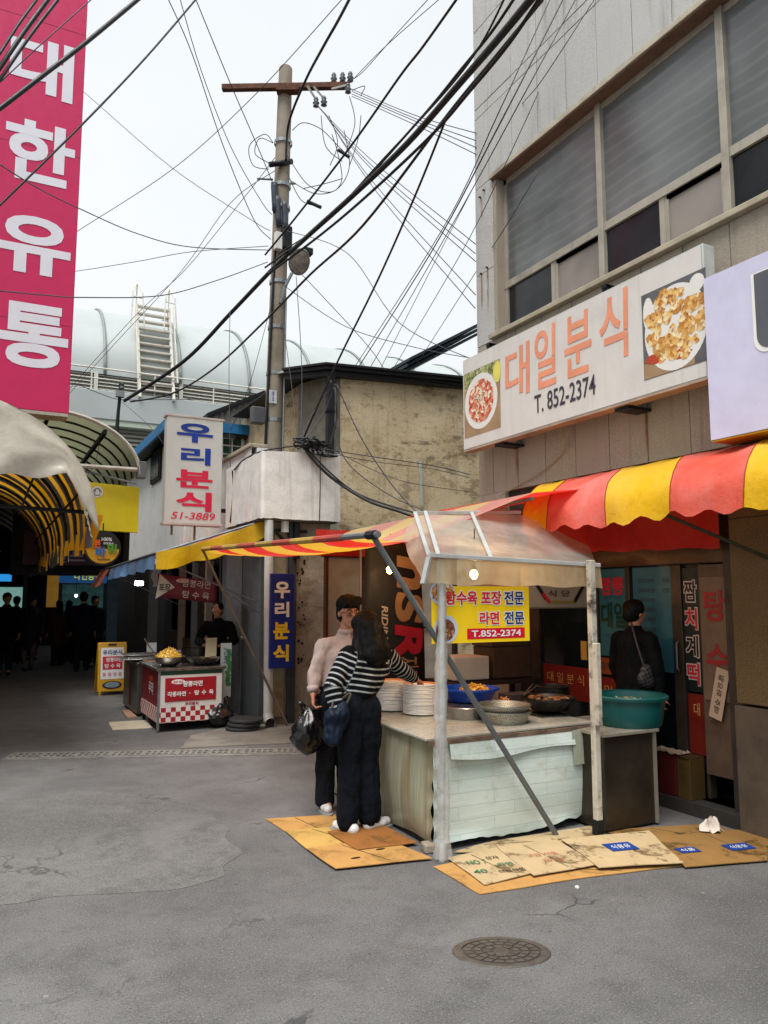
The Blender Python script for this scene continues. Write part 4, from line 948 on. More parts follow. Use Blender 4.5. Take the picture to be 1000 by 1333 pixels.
for k in range(3): obj('roof_edge', MB().extr([(6.9, 12.4 - .1 * k, 5.95 + .09 * k), (9, 12.4 - .1 * k, 7.2 + .09 * k), (9, 12.4 - .1 * k, 7.26 + .09 * k), (6.9, 12.4 - .1 * k, 6.01 + .09 * k)], (0, 3.5, 0)), M('slate_eave', '#2d3a42', .5, .3, var=.2), t)

# ------------------------------------------------------------------ plastic-glazed screen with the black banner
SCR = thing('plastic_screen', 'brown framed screen with cloudy plastic sheets behind the two customers', 'screen', (4.6, 8.6, 0))
YS_ = 8.6
CLOUD = m_film('crinkled_sheet', '#b5afa6', .12, .2, 9, (1, 1, .6), 1.)
obj('pane', MB().grid(14, 20, lambda u, v: (3.7 + .45 * u, YS_ + .02 * noise.noise(Vector((u * 4, v * 9, 1))), 1.22 + .95 * v)), CLOUD, SCR, smooth=True)
obj('pane', MB().grid(14, 20, lambda u, v: (3.7 + .45 * u, YS_ + .015 * noise.noise(Vector((u * 4, v * 9, 5))), .05 + 1.13 * v)), CLOUD, SCR, smooth=True)
for x0, x1 in ((4.26, 4.36), (4.44, 4.95), (5.0, 5.5)):
    obj('pane', MB().grid(10, 20, lambda u, v: (x0 + (x1 - x0) * u, YS_ + .02 + .015 * noise.noise(Vector((u * 4, v * 9, x0))), .6 + 1.6 * v)), CLOUD, SCR, smooth=True)
    obj('kick_board', MB().box(x0, x1, YS_, YS_ + .03, 0, .6), DARKWOOD, SCR)
for x0, x1, m in ((3.66, 3.7, REDWOOD), (4.16, 4.25, REDWOOD), (4.37, 4.43, DARKWOOD), (4.95, 5.0, DARKWOOD), (5.5, 5.56, DARKWOOD)):
    obj('post', MB().box(x0, x1, YS_ - .03, YS_ + .04, 0, 2.3), m, SCR, bev=.005)
obj('cross_rail', MB().box(3.7, 4.16, YS_ - .03, YS_ + .03, 1.19, 1.22), M('pale_rail', '#9b7a4d', .7, var=.15), SCR)
obj('cross_rail', MB().box(4.25, 5.5, YS_ - .02, YS_ + .02, 1.28, 1.31), DARKWOOD, SCR)
obj('cross_rail', MB().box(4.25, 5.5, YS_ - .02, YS_ + .04, .58, .64), DARKWOOD, SCR)
obj('head_rail', MB().box(3.62, 5.56, YS_ - .05, YS_ + .03, 2.17, 2.22), REDWOOD, SCR)
obj('top_cloth', MB().grid(12, 3, lambda u, v: (3.5 + 2 * u, 8.5 + .02 * math.sin(u * 20), 2.5 - .32 * v)), REDBACK, SCR, smooth=True)
t = thing('tall_banner', 'tall black banner with sideways gold and red lettering behind the counter', 'banner', (3.85, 7.0, .3))
obj('cloth', MB().grid(8, 24, lambda u, v: (3.42 + .68 * u + .02 * math.sin(v * 5) * (u - .5), 7.0 + .03 * math.sin(u * 4 + v * 3), .3 + 1.95 * v)), M('banner_black', '#101013', .6, var=.2, bump=.1), t, smooth=True, solid=.006)
obj('pole', MB().tube([(3.4, 7.05, 0), (3.4, 7.05, 2.3)], .012, 6), GREYPOLE, t)
GOLD = M('banner_gold', '#8a6b4c', .6, var=.1, bump=0); BRED = M('banner_red', '#98102a', .6, var=.1, bump=0); BGREY = M('banner_grey', '#a39a92', .6, var=.1, bump=0)
SD = ((0, 0, -1), (1, 0, 0)); yb = 6.955
lettering([('n', -.0, 0, .33, .3), ('S', .36, 0, .3, .34)], (3.92, yb, 1.93), 1, 1, GOLD, t, SD, .05, shear=.15)
lettering('R', (3.91, yb, 1.2), .36, .33, BRED, t, SD, .05, shear=.15)
lettering('RIDING', (3.63, yb, 1.38), .42, .075, BGREY, t, SD, .03, shear=.2)
lettering('자전거 전문', (3.9, yb, .7), .75, .26, GOLD, t, SD, .01)
lettering('자유 운동', (3.62, yb, .7), .7, .1, BGREY, t, SD, .01)
lone('storage_box', MB().box(3.95, 4.35, 6.15, 6.5, .9, 1.12), M('white_foam', '#b9b6ae', .7, var=.06, dirt=.2), 'white foam box on a dark shelf behind the blue basins', 'box', bev=.012)
lone('storage_shelf', MB().box(3.9, 4.95, 6.1, 6.6, .85, .89).box(3.92, 3.96, 6.12, 6.16, 0, .85).box(4.88, 4.93, 6.12, 6.16, 0, .85).box(4.88, 4.93, 6.52, 6.56, 0, .85).box(3.92, 3.96, 6.52, 6.56, 0, .85), DARKWOOD, 'dark wooden shelf table behind the stall counter', 'table')
BOXB = M('brown_carton', '#3f2d20', .8, var=.2, dirt=.3)
for k, (x0, x1, z0, z1, l) in enumerate(((4.4, 4.85, .9, 1.2, 'brown carton on the rear shelf right of the white foam box, lower one'), (4.38, 4.83, 1.205, 1.42, 'brown printed carton lying on top of the other carton on the rear shelf'))):
    lone('carton', MB().box(x0, x1, 6.15, 6.5, z0, z1), BOXB, l, 'box', bev=.008)
t = thing('hanging_shop_sign', 'cream light-box sign with cut corners and black lettering under the hood', 'sign', (4.75, 5.6, 1.6))
obj('box', MB().box(4.38, 5.14, 5.6, 5.7, 1.58, 1.98), M('cream_box', '#a3998a', .4, var=.06, dirt=.2), t, bev=.03, seg=3)
lettering('대일분식', (4.8, 5.592, 1.9), .58, .11, BLACK_INK, t, bold=.01)
lettering('식 당', (4.76, 5.592, 1.72), .26, .06, BLACK_INK, t, bold=.01)
mb = MB(); mb.beam((4.48, 5.59, 1.82), (4.6, 5.59, 1.67), .008, .03); obj('motif', mb, BLACK_INK, t)
mb = MB(); mb.beam((4.56, 5.588, 1.72), (4.64, 5.588, 1.64), .008, .03); obj('motif', mb, RED_INK, t)
mb = MB(); mb.beam((4.64, 5.59, 1.64), (4.94, 5.59, 1.64), .008, .025); obj('motif', mb, M('motif_olive', '#8a7c3c', .5), t)
mb = MB(); mb.beam((4.94, 5.59, 1.64), (5.06, 5.59, 1.8), .008, .03); obj('motif', mb, BLACK_INK, t)

# ------------------------------------------------------------------ shop front print, boxes
MENU = M('menu_film', '#2c5b63', .4, var=.1, bump=0, emit='#1b4a52', estr=.05)  # faint emission stands in for room light behind the film
t = thing('menu_poster', 'cyan menu poster on the shop glass with big red and green lettering', 'poster', (5.19, 5.35, 1.1))
obj('film', MB().box(5.196, 5.203, 5.17, 5.53, 1.14, 1.95), MENU, t)
lettering('짬뽕', (5.193, 5.36, 1.79), .3, .17, RED_INK, t, '-x', .03)
lettering('대일', (5.193, 5.35, 1.52), .32, .24, M('menu_green', '#10341f', .5, bump=0), t, '-x', .03)
lettering([('고기 라면', 0, .06, .22, .03), ('가격 라면', 0, -.2, .22, .03)], (5.192, 5.35, 1.62), 1, 1, DARK_INK, t, '-x', 0)
lettering('전화 852-2374', (5.193, 5.35, 1.33), .24, .04, BLUE_INK, t, '-x', .0)
t = thing('menu_poster', 'pale cyan price list poster on the glass behind the man in black', 'poster', (5.19, 4.88, 1.1))
obj('film', MB().box(5.196, 5.203, 4.66, 5.1, 1.05, 1.95), MENU, t)
lettering([(s, -.08, .28 - .085 * i, .19, .042) for i, s in enumerate(('쇠고기라면', '참치라면', '떡라면', '만두라면', '치즈라면', '짬뽕라면', '해물라면'))], (5.193, 4.86, 1.55), 1, 1, DARK_INK, t, '-x', .01)
lettering([(s, .14, .28 - .085 * i, .07, .042) for i, s in enumerate(('사리', '김밥'))], (5.193, 4.86, 1.55), 1, 1, DARK_INK, t, '-x', .01)
ORG = M('orange_poster', '#8f4214', .6, var=.1, bump=0); VERM = M('vermilion_poster', '#74180a', .6, var=.1, bump=0); YINK = M('pale_yellow_ink', '#c9a75a', .5, bump=0)
t = thing('takeaway_notice', 'orange takeaway notice strip under the cyan menu poster', 'notice', (5.19, 5.35, .98))
obj('sheet', MB().box(5.194, 5.203, 5.17, 5.53, .97, 1.12), ORG, t); lettering('탕수육 포장됩니다', (5.19, 5.35, 1.045), .33, .08, DARK_INK, t, '-x', .01)
for y0, y1, z0, z1, tx, lab in ((5.7, 6.38, .68, 1.0, '대 일 분 식', 'wide vermilion poster with thin yellow letters low on the shop glass behind the wok'), (5.18, 5.53, .62, .94, '일 분', 'small vermilion poster low on the glass beside the peeling white post'), (4.36, 4.53, .42, .9, '대', 'narrow vermilion poster on the door under the vertical black sign')):
    t = thing('vermilion_poster', lab, 'poster', (5.19, (y0 + y1) / 2, z0), 'vermilion posters on the shop glass')
    obj('sheet', MB().box(5.192, 5.203, y0, y1, z0, z1), VERM, t); lettering(tx, (5.189, (y0 + y1) / 2, z1 - .12), (y1 - y0) * (.8 if len(tx) > 1 else .35), .1, YINK, t, '-x', -.005)
lone('yellow_note', MB().box(5.19, 5.2, 5.72, 5.8, 1.08, 1.26), M('note_yellow', '#b89344', .7, var=.08), 'small yellow note stuck on the glass beside the middle post', 'note')
t = thing('door_sign', 'vertical black door sign with four white outlined characters', 'sign', (5.19, 4.45, .92))
obj('film', MB().box(5.185, 5.2, 4.365, 4.535, .92, 1.93), M('door_sign_dark', '#141d1c', .5, var=.3, bump=0), t)
its = column('짬치계떡', 0, .12, .17, .055)
lettering([(a, b, c_, w_ + .02, h_ + .022) for a, b, c_, w_, h_ in its], (5.182, 4.455, 1.4), 1, 1, M('door_white', '#b9a9a0', .5, bump=0), t, '-x', .065)
lettering([i for i in its if i[0] in '짬계'], (5.18, 4.455, 1.4), 1, 1, BLACK_INK, t, '-x', .02)
lettering([i for i in its if i[0] in '치떡'], (5.18, 4.455, 1.4), 1, 1, RED_INK, t, '-x', .02)
t = thing('painted_board', 'pale plywood board painted with large red characters beside the granite pilaster', 'sign', (5.13, 4.17, .9))
obj('board', MB().box(5.125, 5.14, 4.06, 4.31, .88, 1.85), M('pale_ply2', '#6b5745', .75, var=.15, streak=.4), t)
lettering([('탕', 0, .2, .2, .25), ('수', 0, -.22, .2, .24)], (5.12, 4.17, 1.42), 1, 1, M('board_red', '#8c1c22', .6, bump=0), t, '-x', .03)
t = thing('paper_note', 'tilted cream paper note with handwritten day on the shop front', 'note', (5.08, 4.15, .75))
pm = MB(); plate(pm, (5.1, 4.15, .94), .12, .4, '-x', rot=R(-14)); obj('sheet', pm, M('cream_paper', '#b09a84', .8, var=.06), t, solid=.002)
lettering('매주 화요일', (5.094, 4.15, .94), .3, .05, BLACK_INK, t, ((0, .24, .97), (0, .97, -.24)) if False else ((0, -.24, .97), (0, -.97, -.24)), .0)
mats_ = [M('carton_ochre', '#4a3812', .7, var=.15), M('carton_red', '#4f0d0f', .7, var=.15), M('carton_dark', '#3b2a12', .7)]
for y0, y1, m, lab in ((4.70, 4.88, 0, 'left ochre noodle carton on the doorstep beside the steel cabinet'), (4.5, 4.69, 1, 'middle red noodle carton on the doorstep'), (4.36, 4.49, 0, 'right ochre noodle carton on the doorstep next to the dark bags')):
    t = thing('noodle_carton', lab, 'box', (5.05, (y0 + y1) / 2, .1), 'noodle cartons on the doorstep')
    obj('carton', MB().box(4.98, 5.15, y0, y1, .1, .42), mats_[m], t, bev=.005)
    obj('flap', MB().box(4.97, 5.15, y0, y1, .421, .426), mats_[2], t)
    lettering([('라', 0, .06, .06, .06), ('면', 0, -.02, .06, .06)], (4.978, (y0 + y1) / 2, .28), 1, 1, mats_[2], t, '-x', .0)
lone('crumpled_tray', MB().grid(10, 6, lambda u, v: (4.96 + .14 * v, 4.75 - .3 * u, .44 + .03 * noise.noise(Vector((u * 6, v * 6, 0))))), M('tray_pale', '#8d7d6d', .7), 'crumpled pale plastic sheet on top of the noodle cartons', 'sheet', solid=.004)
def bag(name, c, r, h, mat, label, cat, seedz, parent=None, ears=True):
    def fn(u, v):
        a = 2 * PI * u; q = math.sin(PI * min(1, v * 1.02)) ** .55 * (1 - .45 * v ** 2); k = noise.noise(Vector((math.cos(a) * 2.2, math.sin(a) * 2.2, v * 5 + seedz)))
        k2 = abs(noise.noise(Vector((math.cos(a) * 5, math.sin(a) * 5, v * 3 + seedz))))
        rr = r * (q * (1 + .3 * k) + .06 + .22 * k2 * q); return (c[0] + rr * math.cos(a), c[1] + rr * math.sin(a), c[2] + h * v + .02 * k)
    mb = MB().grid(32, 26, fn)
    for sx in (-1, 1) if ears else ():
        mb.tube(spline([(c[0] + sx * r * .35, c[1], c[2] + h * .9), (c[0] + sx * r * .6, c[1] + .01, c[2] + h * 1.12), (c[0] + sx * r * .2, c[1], c[2] + h * 1.02)], 4), .014, 5)
    return lone(name, mb, mat, label, cat, smooth=True) if parent is None else obj(name, mb, mat, parent, smooth=True)
BAGM = M('black_bag_film', '#0a0a0b', .22, var=.2, bump=.5, bscale=16, bdist=.02, spec=.6)
bag('rubbish_bag', (2.78, 9.98, .0), .17, .34, BAGM, 'black plastic rubbish bag on the ground right of the red and white cart', 'bag', 9)

# ------------------------------------------------------------------ utility pole
t = thing('utility_pole', 'tall tapered concrete utility pole with rusty crossarm rising behind the balcony', 'utility pole', (4.04, 11.9, 0))
POLEC = M('pole_concrete', '#8c8273', .85, var=.12, scale=3, dirt=.35, streak=.4, bump=.4, bscale=40)
P0, P1 = Vector((4.04, 11.9, 0)), Vector((4.235, 11.9, 10.95))
pz = lambda z: P0.lerp(P1, z / 10.95)
obj('shaft', MB().tube([pz(z) for z in (0, 2, 4, 6, 8, 10, 10.95)], .172, 18, r1=.118), POLEC, t, auto=True)
obj('cap', MB().lathe(P1, [(.118, 0), (.1, .03), (0, .04)], 16), M('pole_cap', '#5e584f', .9), t)
obj('crossarm', MB().beam((3.21, 12.28, 10.5), (5.16, 11.2, 10.5), .1, .1), RUST, t, bev=.008)
obj('arm_strap', MB().beam((4.05, 11.83, 10.44), (4.4, 11.64, 10.44), .16, .06), RUST, t)
for z in (9.55, 8.75, 8.35, 6.2, 5.4, 4.6, 7.0):
    p = pz(z); obj('band', MB().lathe(p, [(.15, -.03), (.158, -.03), (.158, .03), (.15, .03)], 16), STEELP, t)
INS = M('insulator', '#4c4f50', .3, var=.2, bump=0)
for p in ((4.92, 11.34, 10.64), (5.05, 11.26, 10.64), (5.16, 11.18, 10.64), (4.6, 11.36, 10.1), (4.72, 11.3, 10.12), (5.1, 11.14, 10.38)):
    obj('insulator', MB().lathe(p, [(0, .1), (.03, .1), (.045, .06), (.03, .03), (.06, 0), (.03, -.03), (.055, -.06), (0, -.08)], 12), INS, t, smooth=True)
for a, b in (((4.5, 11.5, 10.46), (4.6, 11.36, 10.16)), ((4.6, 11.46, 10.46), (4.72, 11.3, 10.18)), ((4.86, 11.3, 10.4), (5.1, 11.15, 10.46))):
    obj('stay', MB().beam(a, b, .035, .035), M('stay_steel', '#7b7873', .5, .5), t)
for p in ((4.08, 11.78, 8.25), (4.2, 11.76, 8.18), (4.02, 11.8, 8.5)):
    obj('splice_sleeve', MB().tube([Vector(p) + Vector((0, 0, .22)), Vector(p) + Vector((0, 0, .15)), Vector(p) + Vector((.02, 0, -.15)), Vector(p) + Vector((.04, 0, -.3))], .055, 8), M('sleeve_slate', '#39424c', .5, var=.2), t, smooth=True)
obj('splice_sleeve', MB().tube([(3.92, 11.75, 9.0), (4.32, 11.75, 9.17)], .05, 8), DARKM, t, smooth=True)
obj('junction_box', MB().box(4.14, 4.32, 11.66, 11.76, 7.55, 7.95), DARKM, t, bev=.02); obj('junction_box', MB().box(4.02, 4.14, 11.66, 11.76, 7.5, 7.8), WHITEP, t, bev=.01)
obj('meter_box', MB().box(3.7, 3.92, 11.75, 11.9, 4.5, 4.78), M('meter_grey', '#56585a', .5, .3, var=.1), t, bev=.02)
obj('number_plate', MB().box(3.98, 4.11, 11.74, 11.75, 4.86, 5.08), M('plate_pale', '#c3c8cf', .4, bump=0), t)
lettering([('3', 0, .05, .03, .06), ('2', 0, -.04, .03, .06)], (4.045, 11.738, 4.97), 1, 1, BLUE_INK, t)
obj('step_bolt', MB().tube([(4.2, 11.9, 8.8), (4.42, 11.82, 8.83)], .02, 6), STEELP, t); obj('step_bolt', MB().tube([(4.0, 11.8, 8.78), (3.72, 11.8, 8.72)], .018, 6), STEELP, t)
obj('conduit', MB().tube([pz(7.6) + Vector((-.12, -.1, 0)), pz(4.1) + Vector((-.17, -.1, 0))], .022, 6), DARKM, t)
obj('conduit', MB().tube([pz(6.7) + Vector((.1, -.12, 0)), pz(4.1) + Vector((.13, -.12, 0))], .018, 6), STEELP, t)
t = thing('street_lamp', 'round grey street lamp head with clear lens on the utility pole', 'street lamp', (4.4, 11.65, 7.3))
obj('arm', MB().tube([(4.15, 11.75, 6.6), (4.2, 11.7, 6.85), (4.3, 11.62, 7.1)], .028, 8), STEELP, t)
hd = MB().lathe((0, 0, 0), [(0, .14), (.08, .13), (.16, .07), (.185, 0), (.18, -.03), (.16, -.03)], 24)
me = hd.mesh('head', M('lamp_grey', '#8b8d8c', .4, .3, var=.08), True); rot = Vector((-.1, -.8, -.6)).to_track_quat('-Z', 'Y').to_matrix().to_4x4()
me.transform(Matrix.Translation((4.42, 11.6, 7.32)) @ rot @ Matrix.Diagonal((1, 1.25, 1, 1))); link('head', me, t)
me = MB().lathe((0, 0, 0), [(0, -.05), (.1, -.045), (.16, -.025)], 20).mesh('lens', M('lamp_lens', '#a09a90', .1, var=.4, scale=12, bump=0), True)
me.transform(Matrix.Translation((4.42, 11.6, 7.32)) @ rot @ Matrix.Diagonal((1, 1.25, 1, 1))); link('lens', me, t)
obj('photocell', MB().box(4.5, 4.68, 11.6, 11.75, 7.5, 7.62), DARKM, t, bev=.02)
# ------------------------------------------------------------------ second shop: signs
t = thing('vertical_shop_sign', 'tall white box sign with blue and red lettering jutting over the street', 'sign', (2.77, 11.75, 2.8))
obj('box', MB().box(2.33, 3.2, 11.66, 11.86, 2.8, 4.46), M('sign_cream', '#c8c6bf', .4, var=.04, dirt=.12, bump=0), t, bev=.012)
for z0, z1 in ((2.77, 2.81), (4.445, 4.475)): obj('frame', MB().box(2.31, 3.22, 11.65, 11.87, z0, z1), M('frame_pink_white', '#c3b4ab', .5, .2, var=.1, dirt=.3), t, bev=.004)
obj('hanger', MB().box(2.45, 2.48, 11.74, 11.77, 2.62, 2.78).box(2.8, 2.83, 11.74, 11.77, 2.55, 2.78), M('hanger_rust', '#7d6a58', .7, .3, var=.2), t)
obj('wall_arm', MB().box(3.2, 3.42, 11.72, 11.8, 4.2, 4.26).box(3.2, 3.42, 11.72, 11.8, 3.0, 3.06), DARKM, t)
yy = 11.654
lettering([('우', 0, .46, .56, .3), ('리', .02, .1, .46, .27)], (2.76, yy, 3.75), 1, 1, M('sign_blue', '#12358c', .5, bump=0), t, bold=.035)
lettering([('분', 0, .32, .56, .28), ('식', 0, -.03, .55, .3)], (2.77, yy, 3.17), 1, 1, M('sign_crimson', '#d3143f', .5, bump=0), t, bold=.035)
lettering('51-3889', (2.77, yy, 2.915), .66, .11, M('sign_crimson', ''), t, bold=.01, shear=.25)
t = thing('blue_shop_sign', 'narrow blue vertical sign with white and yellow characters on the drain pipe', 'sign', (3.5, 9.56, .76))
obj('box', MB().box(3.3, 3.63, 9.55, 9.6, .76, 1.99), M('sign_royal', '#182a7e', .4, var=.08, bump=0, dirt=.08), t, bev=.006)
lettering([('우', 0, .39, .215, .22), ('리', 0, .135, .2, .2)], (3.46, 9.546, 1.385), 1, 1, WHITE_INK, t, bold=.04)
lettering([('분', 0, -.14, .22, .22), ('식', 0, -.43, .215, .22)], (3.455, 9.546, 1.385), 1, 1, M('sign_yellow_ink', '#ecc61f', .5, bump=0), t, bold=.04)

# second shop awning with a yellow gable
YG = m_fabric('gable_yellow', '#e9b90c', .35, .15); SB = m_fabric('stripe_slate', '#5b7fa6', .3, .3); SP = m_fabric('stripe_pink', '#d87a66', .35, .35); SY = m_fabric('stripe_straw', '#dcb65a', .35, .3)
t = thing('stall_awning', 'multi striped awning with bright yellow scalloped end over the red cart', 'awning', (2.6, 10, 2))
N0, N1, F0, F1 = Vector((1.9, 9.95, 2.24)), Vector((3.33, 9.95, 2.72)), Vector((1.9, 15.2, 2.17)), Vector((3.33, 15.2, 2.66))
def aw2(u, v):
    p = N0.lerp(F0, u).lerp(N1.lerp(F1, u), v); p.z += -.06 * math.sin(PI * v) + .015 * math.sin(u * 26) * math.sin(PI * v); return p
cs = [SP, SB, SY, SP, SB, SP, SY, SP, SB, SY, SP, SP]
for s in range(12): obj('stripe', MB().grid(4, 10, lambda u, v: aw2((s + u) / 12, v)), cs[s], t, smooth=True)
def gab(u, v):
    p = N0.lerp(N1, u); p.z += -.05 * math.sin(PI * u) + .012; d = .24 + .02 * math.sin(u * 3) + .045 * abs(math.sin(u * PI * 2.6 + .4)) * 1 - .04
    return (p.x, 9.95 - .03 * math.sin(u * 14) * v - .02, p.z - d * v)
obj('end_valance', MB().grid(40, 6, gab), YG, t, smooth=True)
for s in range(4):
    y0, y1 = 9.95 + 1.32 * s, 9.95 + 1.32 * (s + 1)
    def val(u, v):
        y = y0 + (y1 - y0) * u; z = 2.24 - .07 * (y - 9.95) / 5.25; d = (.19 if s < 3 else .3) + .03 * abs(math.sin(y * 4)); return (1.9 - .04 * v + .02 * math.sin(y * 9) * v - (.12 * v if s == 3 else 0), y, z - d * v)
    obj('hem_valance', MB().grid(12, 4, val), (SB, SB, SB, SP)[s], t, smooth=True)
obj('frame_bar', MB().tube([N0, F0], .018, 6), GREYPOLE, t); obj('frame_bar', MB().tube([N0, N1], .018, 6), GREYPOLE, t)
obj('frame_bar', MB().tube([(1.92, 10.2, 2.2), (3.35, 10.2, 1.6)], .012, 6), GREYPOLE, t); obj('frame_bar', MB().tube([(1.92, 14.8, 2.15), (3.35, 14.8, 1.5)], .012, 6), GREYPOLE, t)
t = thing('takeaway_banner', 'maroon banner with white triangle and white lettering hung under the striped awning', 'banner', (2.4, 10.3, 1.6))
obj('cloth', MB().grid(16, 4, lambda u, v: (2.0 + .79 * u, 10.3 + .012 * math.sin(u * 12), 1.985 - .09 * u - .3 * v)), M('maroon_cloth', '#5c1224', .6, var=.1, bump=0), t, smooth=True, solid=.004)
obj('triangle', MB().quad((1.975, 10.28, 1.66), (2.22, 10.28, 1.81), (2.02, 10.28, 1.99)), M('banner_cream', '#b3aca0', .6, var=.06, bump=0), t)
lettering('포장', (2.09, 10.275, 1.81), .15, .1, BLACK_INK, t, bold=.02)
lettering([('짬뽕라면', .03, .08, .38, .1), ('탕 수 육', .04, -.07, .36, .1)], (2.47, 10.275, 1.78), 1, 1, M('banner_pale', '#b7aea8', .6, bump=0), t, bold=.0, rot=-.09)
pb = MB(); disc(pb, (2.32, 10.279, 1.9), .085, sy=.32, n=20); obj('badge', pb, M('banner_cream', ''), t); lettering('얼큰 맛집', (2.32, 10.275, 1.9), .12, .03, RED_INK, t)
lone('plastic_roll', MB().grid(10, 10, lambda u, v: (1.95 + .12 * u + .02 * math.sin(v * 9), 10.42 + .04 * math.sin(u * 8), 2.12 - .3 * v)), FILM, 'rolled clear plastic sheet hanging at the street corner of the striped awning', 'plastic sheet', smooth=True)
t = thing('cold_lamp', 'small glowing white lamp under the striped awning', 'lamp', (2.14, 12.5, 1.86))
obj('tube', MB().box(2.08, 2.2, 12.44, 12.56, 1.86, 1.93), M('lamp_cold', '#ffffff', .3, emit='#e8f2ff', estr=9), t, bev=.015)
obj('housing', MB().box(2.06, 2.22, 12.42, 12.58, 1.935, 1.97), DARKM, t)
obj('cable', MB().tube([(2.14, 12.5, 1.97), (2.16, 12.5, 2.3)], .006, 4), DARKM, t)
l = bpy.data.lights.new('cold_light', 'POINT'); l.energy = 8; l.color = (.85, .93, 1); l.shadow_soft_size = .06
lo = bpy.data.objects.new('cold_light', l); COL.objects.link(lo); lo.location = (2.14, 12.5, 1.8)

# red and white cart
MAROON = M('cart_red', '#9a1022', .45, var=.08, bump=0, dirt=.1); CARTW = M('cart_white', '#d0cfc9', .4, var=.04, dirt=.15, bump=0)
def m_check():
    t = NT('checker_print'); ck = t.n('TexChecker'); ck.inputs['Scale'].default_value = 16.2; ck.inputs['Color1'].default_value = c4('#9a1a2a'); ck.inputs['Color2'].default_value = c4('#d4d1ca')
    a = t.n('VectorMath'); a.operation = 'ADD'; a.inputs[1].default_value = (.003, .0031, .0033); t.l(t.obj, a.inputs[0]); t.l(a.outputs[0], ck.inputs['Vector']); t.bsdf(ck.outputs[0], .45); return t.m
t = thing('food_cart', 'red and white food cart with checkered base and white lettering', 'food cart', (2.39, 9.93, 0))
obj('body', MB().box(1.99, 2.79, 9.94, 11.1, .12, .75), M('cart_side', '#6f1222', .45, var=.12, dirt=.25, bump=0), t, bev=.006)
obj('front_panel', MB().box(2.0, 2.785, 9.925, 9.938, .3, .7), CARTW, t)
obj('checker_band', MB().box(2.0, 2.785, 9.92, 9.938, .115, .298), m_check(), t)
obj('checker_band', MB().box(1.978, 1.988, 9.95, 11.09, .115, .298), m_check(), t)
obj('green_band', MB().box(2.0, 2.785, 9.922, 9.938, .702, .75), M('band_green', '#15402c', .5, bump=0), t)
obj('corner_post', MB().box(1.972, 2.0, 9.918, 9.945, .02, .75), STEELP, t); obj('corner_post', MB().box(2.786, 2.81, 9.918, 9.945, .02, .75), STEELP, t)
obj('top', MB().box(1.95, 2.83, 9.9, 11.15, .752, .785), INOX, t, bev=.004)
obj('red_panel', MB().box(2.06, 2.71, 9.917, 9.926, .37, .665), MAROON, t, bev=.004)
for x, y in ((2.02, 10.0), (2.75, 10.0), (2.02, 11.05), (2.75, 11.05)): obj('leg', MB().box(x - .02, x + .02, y - .02, y + .02, 0, .12), DARKM, t)
lettering([('짬뽕라면', .03, .055, .25, .07), ('각종라면', -.17, -.065, .23, .062), ('·', -.005, -.065, .012, .012), ('탕', .085, -.062, .06, .062), ('수', .175, -.062, .06, .062), ('육', .27, -.062, .06, .062)], (2.375, 9.913, .53), 1, 1, WHITE_INK, t, bold=.025)
pb = MB(); disc(pb, (2.22, 9.914, .615), .085, n=20, sy=.36); obj('badge', pb, WHITE_INK, t); lettering('얼큰 맛집', (2.22, 9.911, .615), .12, .03, RED_INK, t)
lettering('우리분식', (2.4, 9.921, .335), .17, .045, MAROON, t, bold=.03)
lettering('우리', (1.986, 10.45, .5), .3, .16, CARTW, t, '-x', .02); lettering('짬뽕', (1.986, 10.45, .62), .24, .07, M('side_orange', '#b0561f', .5, bump=0), t, '-x', .02)
FRY = m_food('fries', '#b98a24', '#d6a83a', '#e4c873', '#8f5f14', 40)
def bowl(name, c, r, h, mat, label, cat): return lone(name, MB().lathe(c, [(0, 0), (r * .45, 0), (r * .8, h * .4), (r, h), (r * 1.05, h + .004), (r * .97, h), (r * .76, h * .45), (0, .012)], 32), mat, label, cat, auto=True)
bowl('steel_bowl', (2.17, 10.25, .787), .2, .12, INOX, 'wide steel bowl heaped with golden fries on the front corner of the red cart', 'bowl')
heap('fries_heap', (2.17, 10.25, .89), .17, .13, FRY, 'heap of golden fries piled in the steel bowl on the cart', 'food', 150, .012, 2.2)
bowl('steel_pan', (2.62, 10.25, .787), .22, .09, INOX, 'shallow steel pan at the right front of the red cart', 'pan')
lone('cooking_pot', MB().lathe((2.6, 10.68, .787), [(0, 0), (.17, 0), (.18, .2), (.19, .205), (.17, .2), (.16, .03), (0, .03)], 28), DARKPAN, 'dark cooking pot behind the shallow pan on the red cart', 'pot', auto=True)
lone('cutting_board', MB().extr([(2.68, 10.4, .87), (2.84, 10.42, .87), (2.9, 10.62, 1.12), (2.74, 10.6, 1.12)], (0, .02, -.012)), M('board_pale', '#9d9479', .6, var=.1, dirt=.2), 'pale cutting board propped up at the right end of the red cart', 'cutting board', bev=.006)
lone('white_tray', MB().box(2.3, 2.75, 10.9, 11.1, .787, .93), M('tray_white', '#a9aba8', .5, var=.05), 'white plastic tray at the back of the red cart', 'tray', bev=.012)
lone('ladle', MB().tube([(2.1, 10.55, .85), (1.98, 10.75, 1.05), (1.95, 10.8, 1.12)], .01, 6), INOX, 'steel ladle handle sticking up behind the bowl of fries', 'ladle')
t = thing('standing_banner', 'narrow white standing banner with green foliage print right of the red cart', 'banner', (2.98, 10.42, .3))
obj('sheet', MB().box(2.9, 3.05, 10.42, 10.43, .32, 1.05), M('banner_white', '#a9aeac', .5, var=.06, bump=0), t)
obj('frame', MB().box(2.93, 2.95, 10.431, 10.45, 0, .4).box(3.0, 3.02, 10.431, 10.45, 0, .4), GREYPOLE, t)
pb = MB()
for k in range(12): disc(pb, (3.03 - .03 * random.random(), 10.418 - k * 2e-4, .5 + k * .04), .035, n=9, jag=.3)
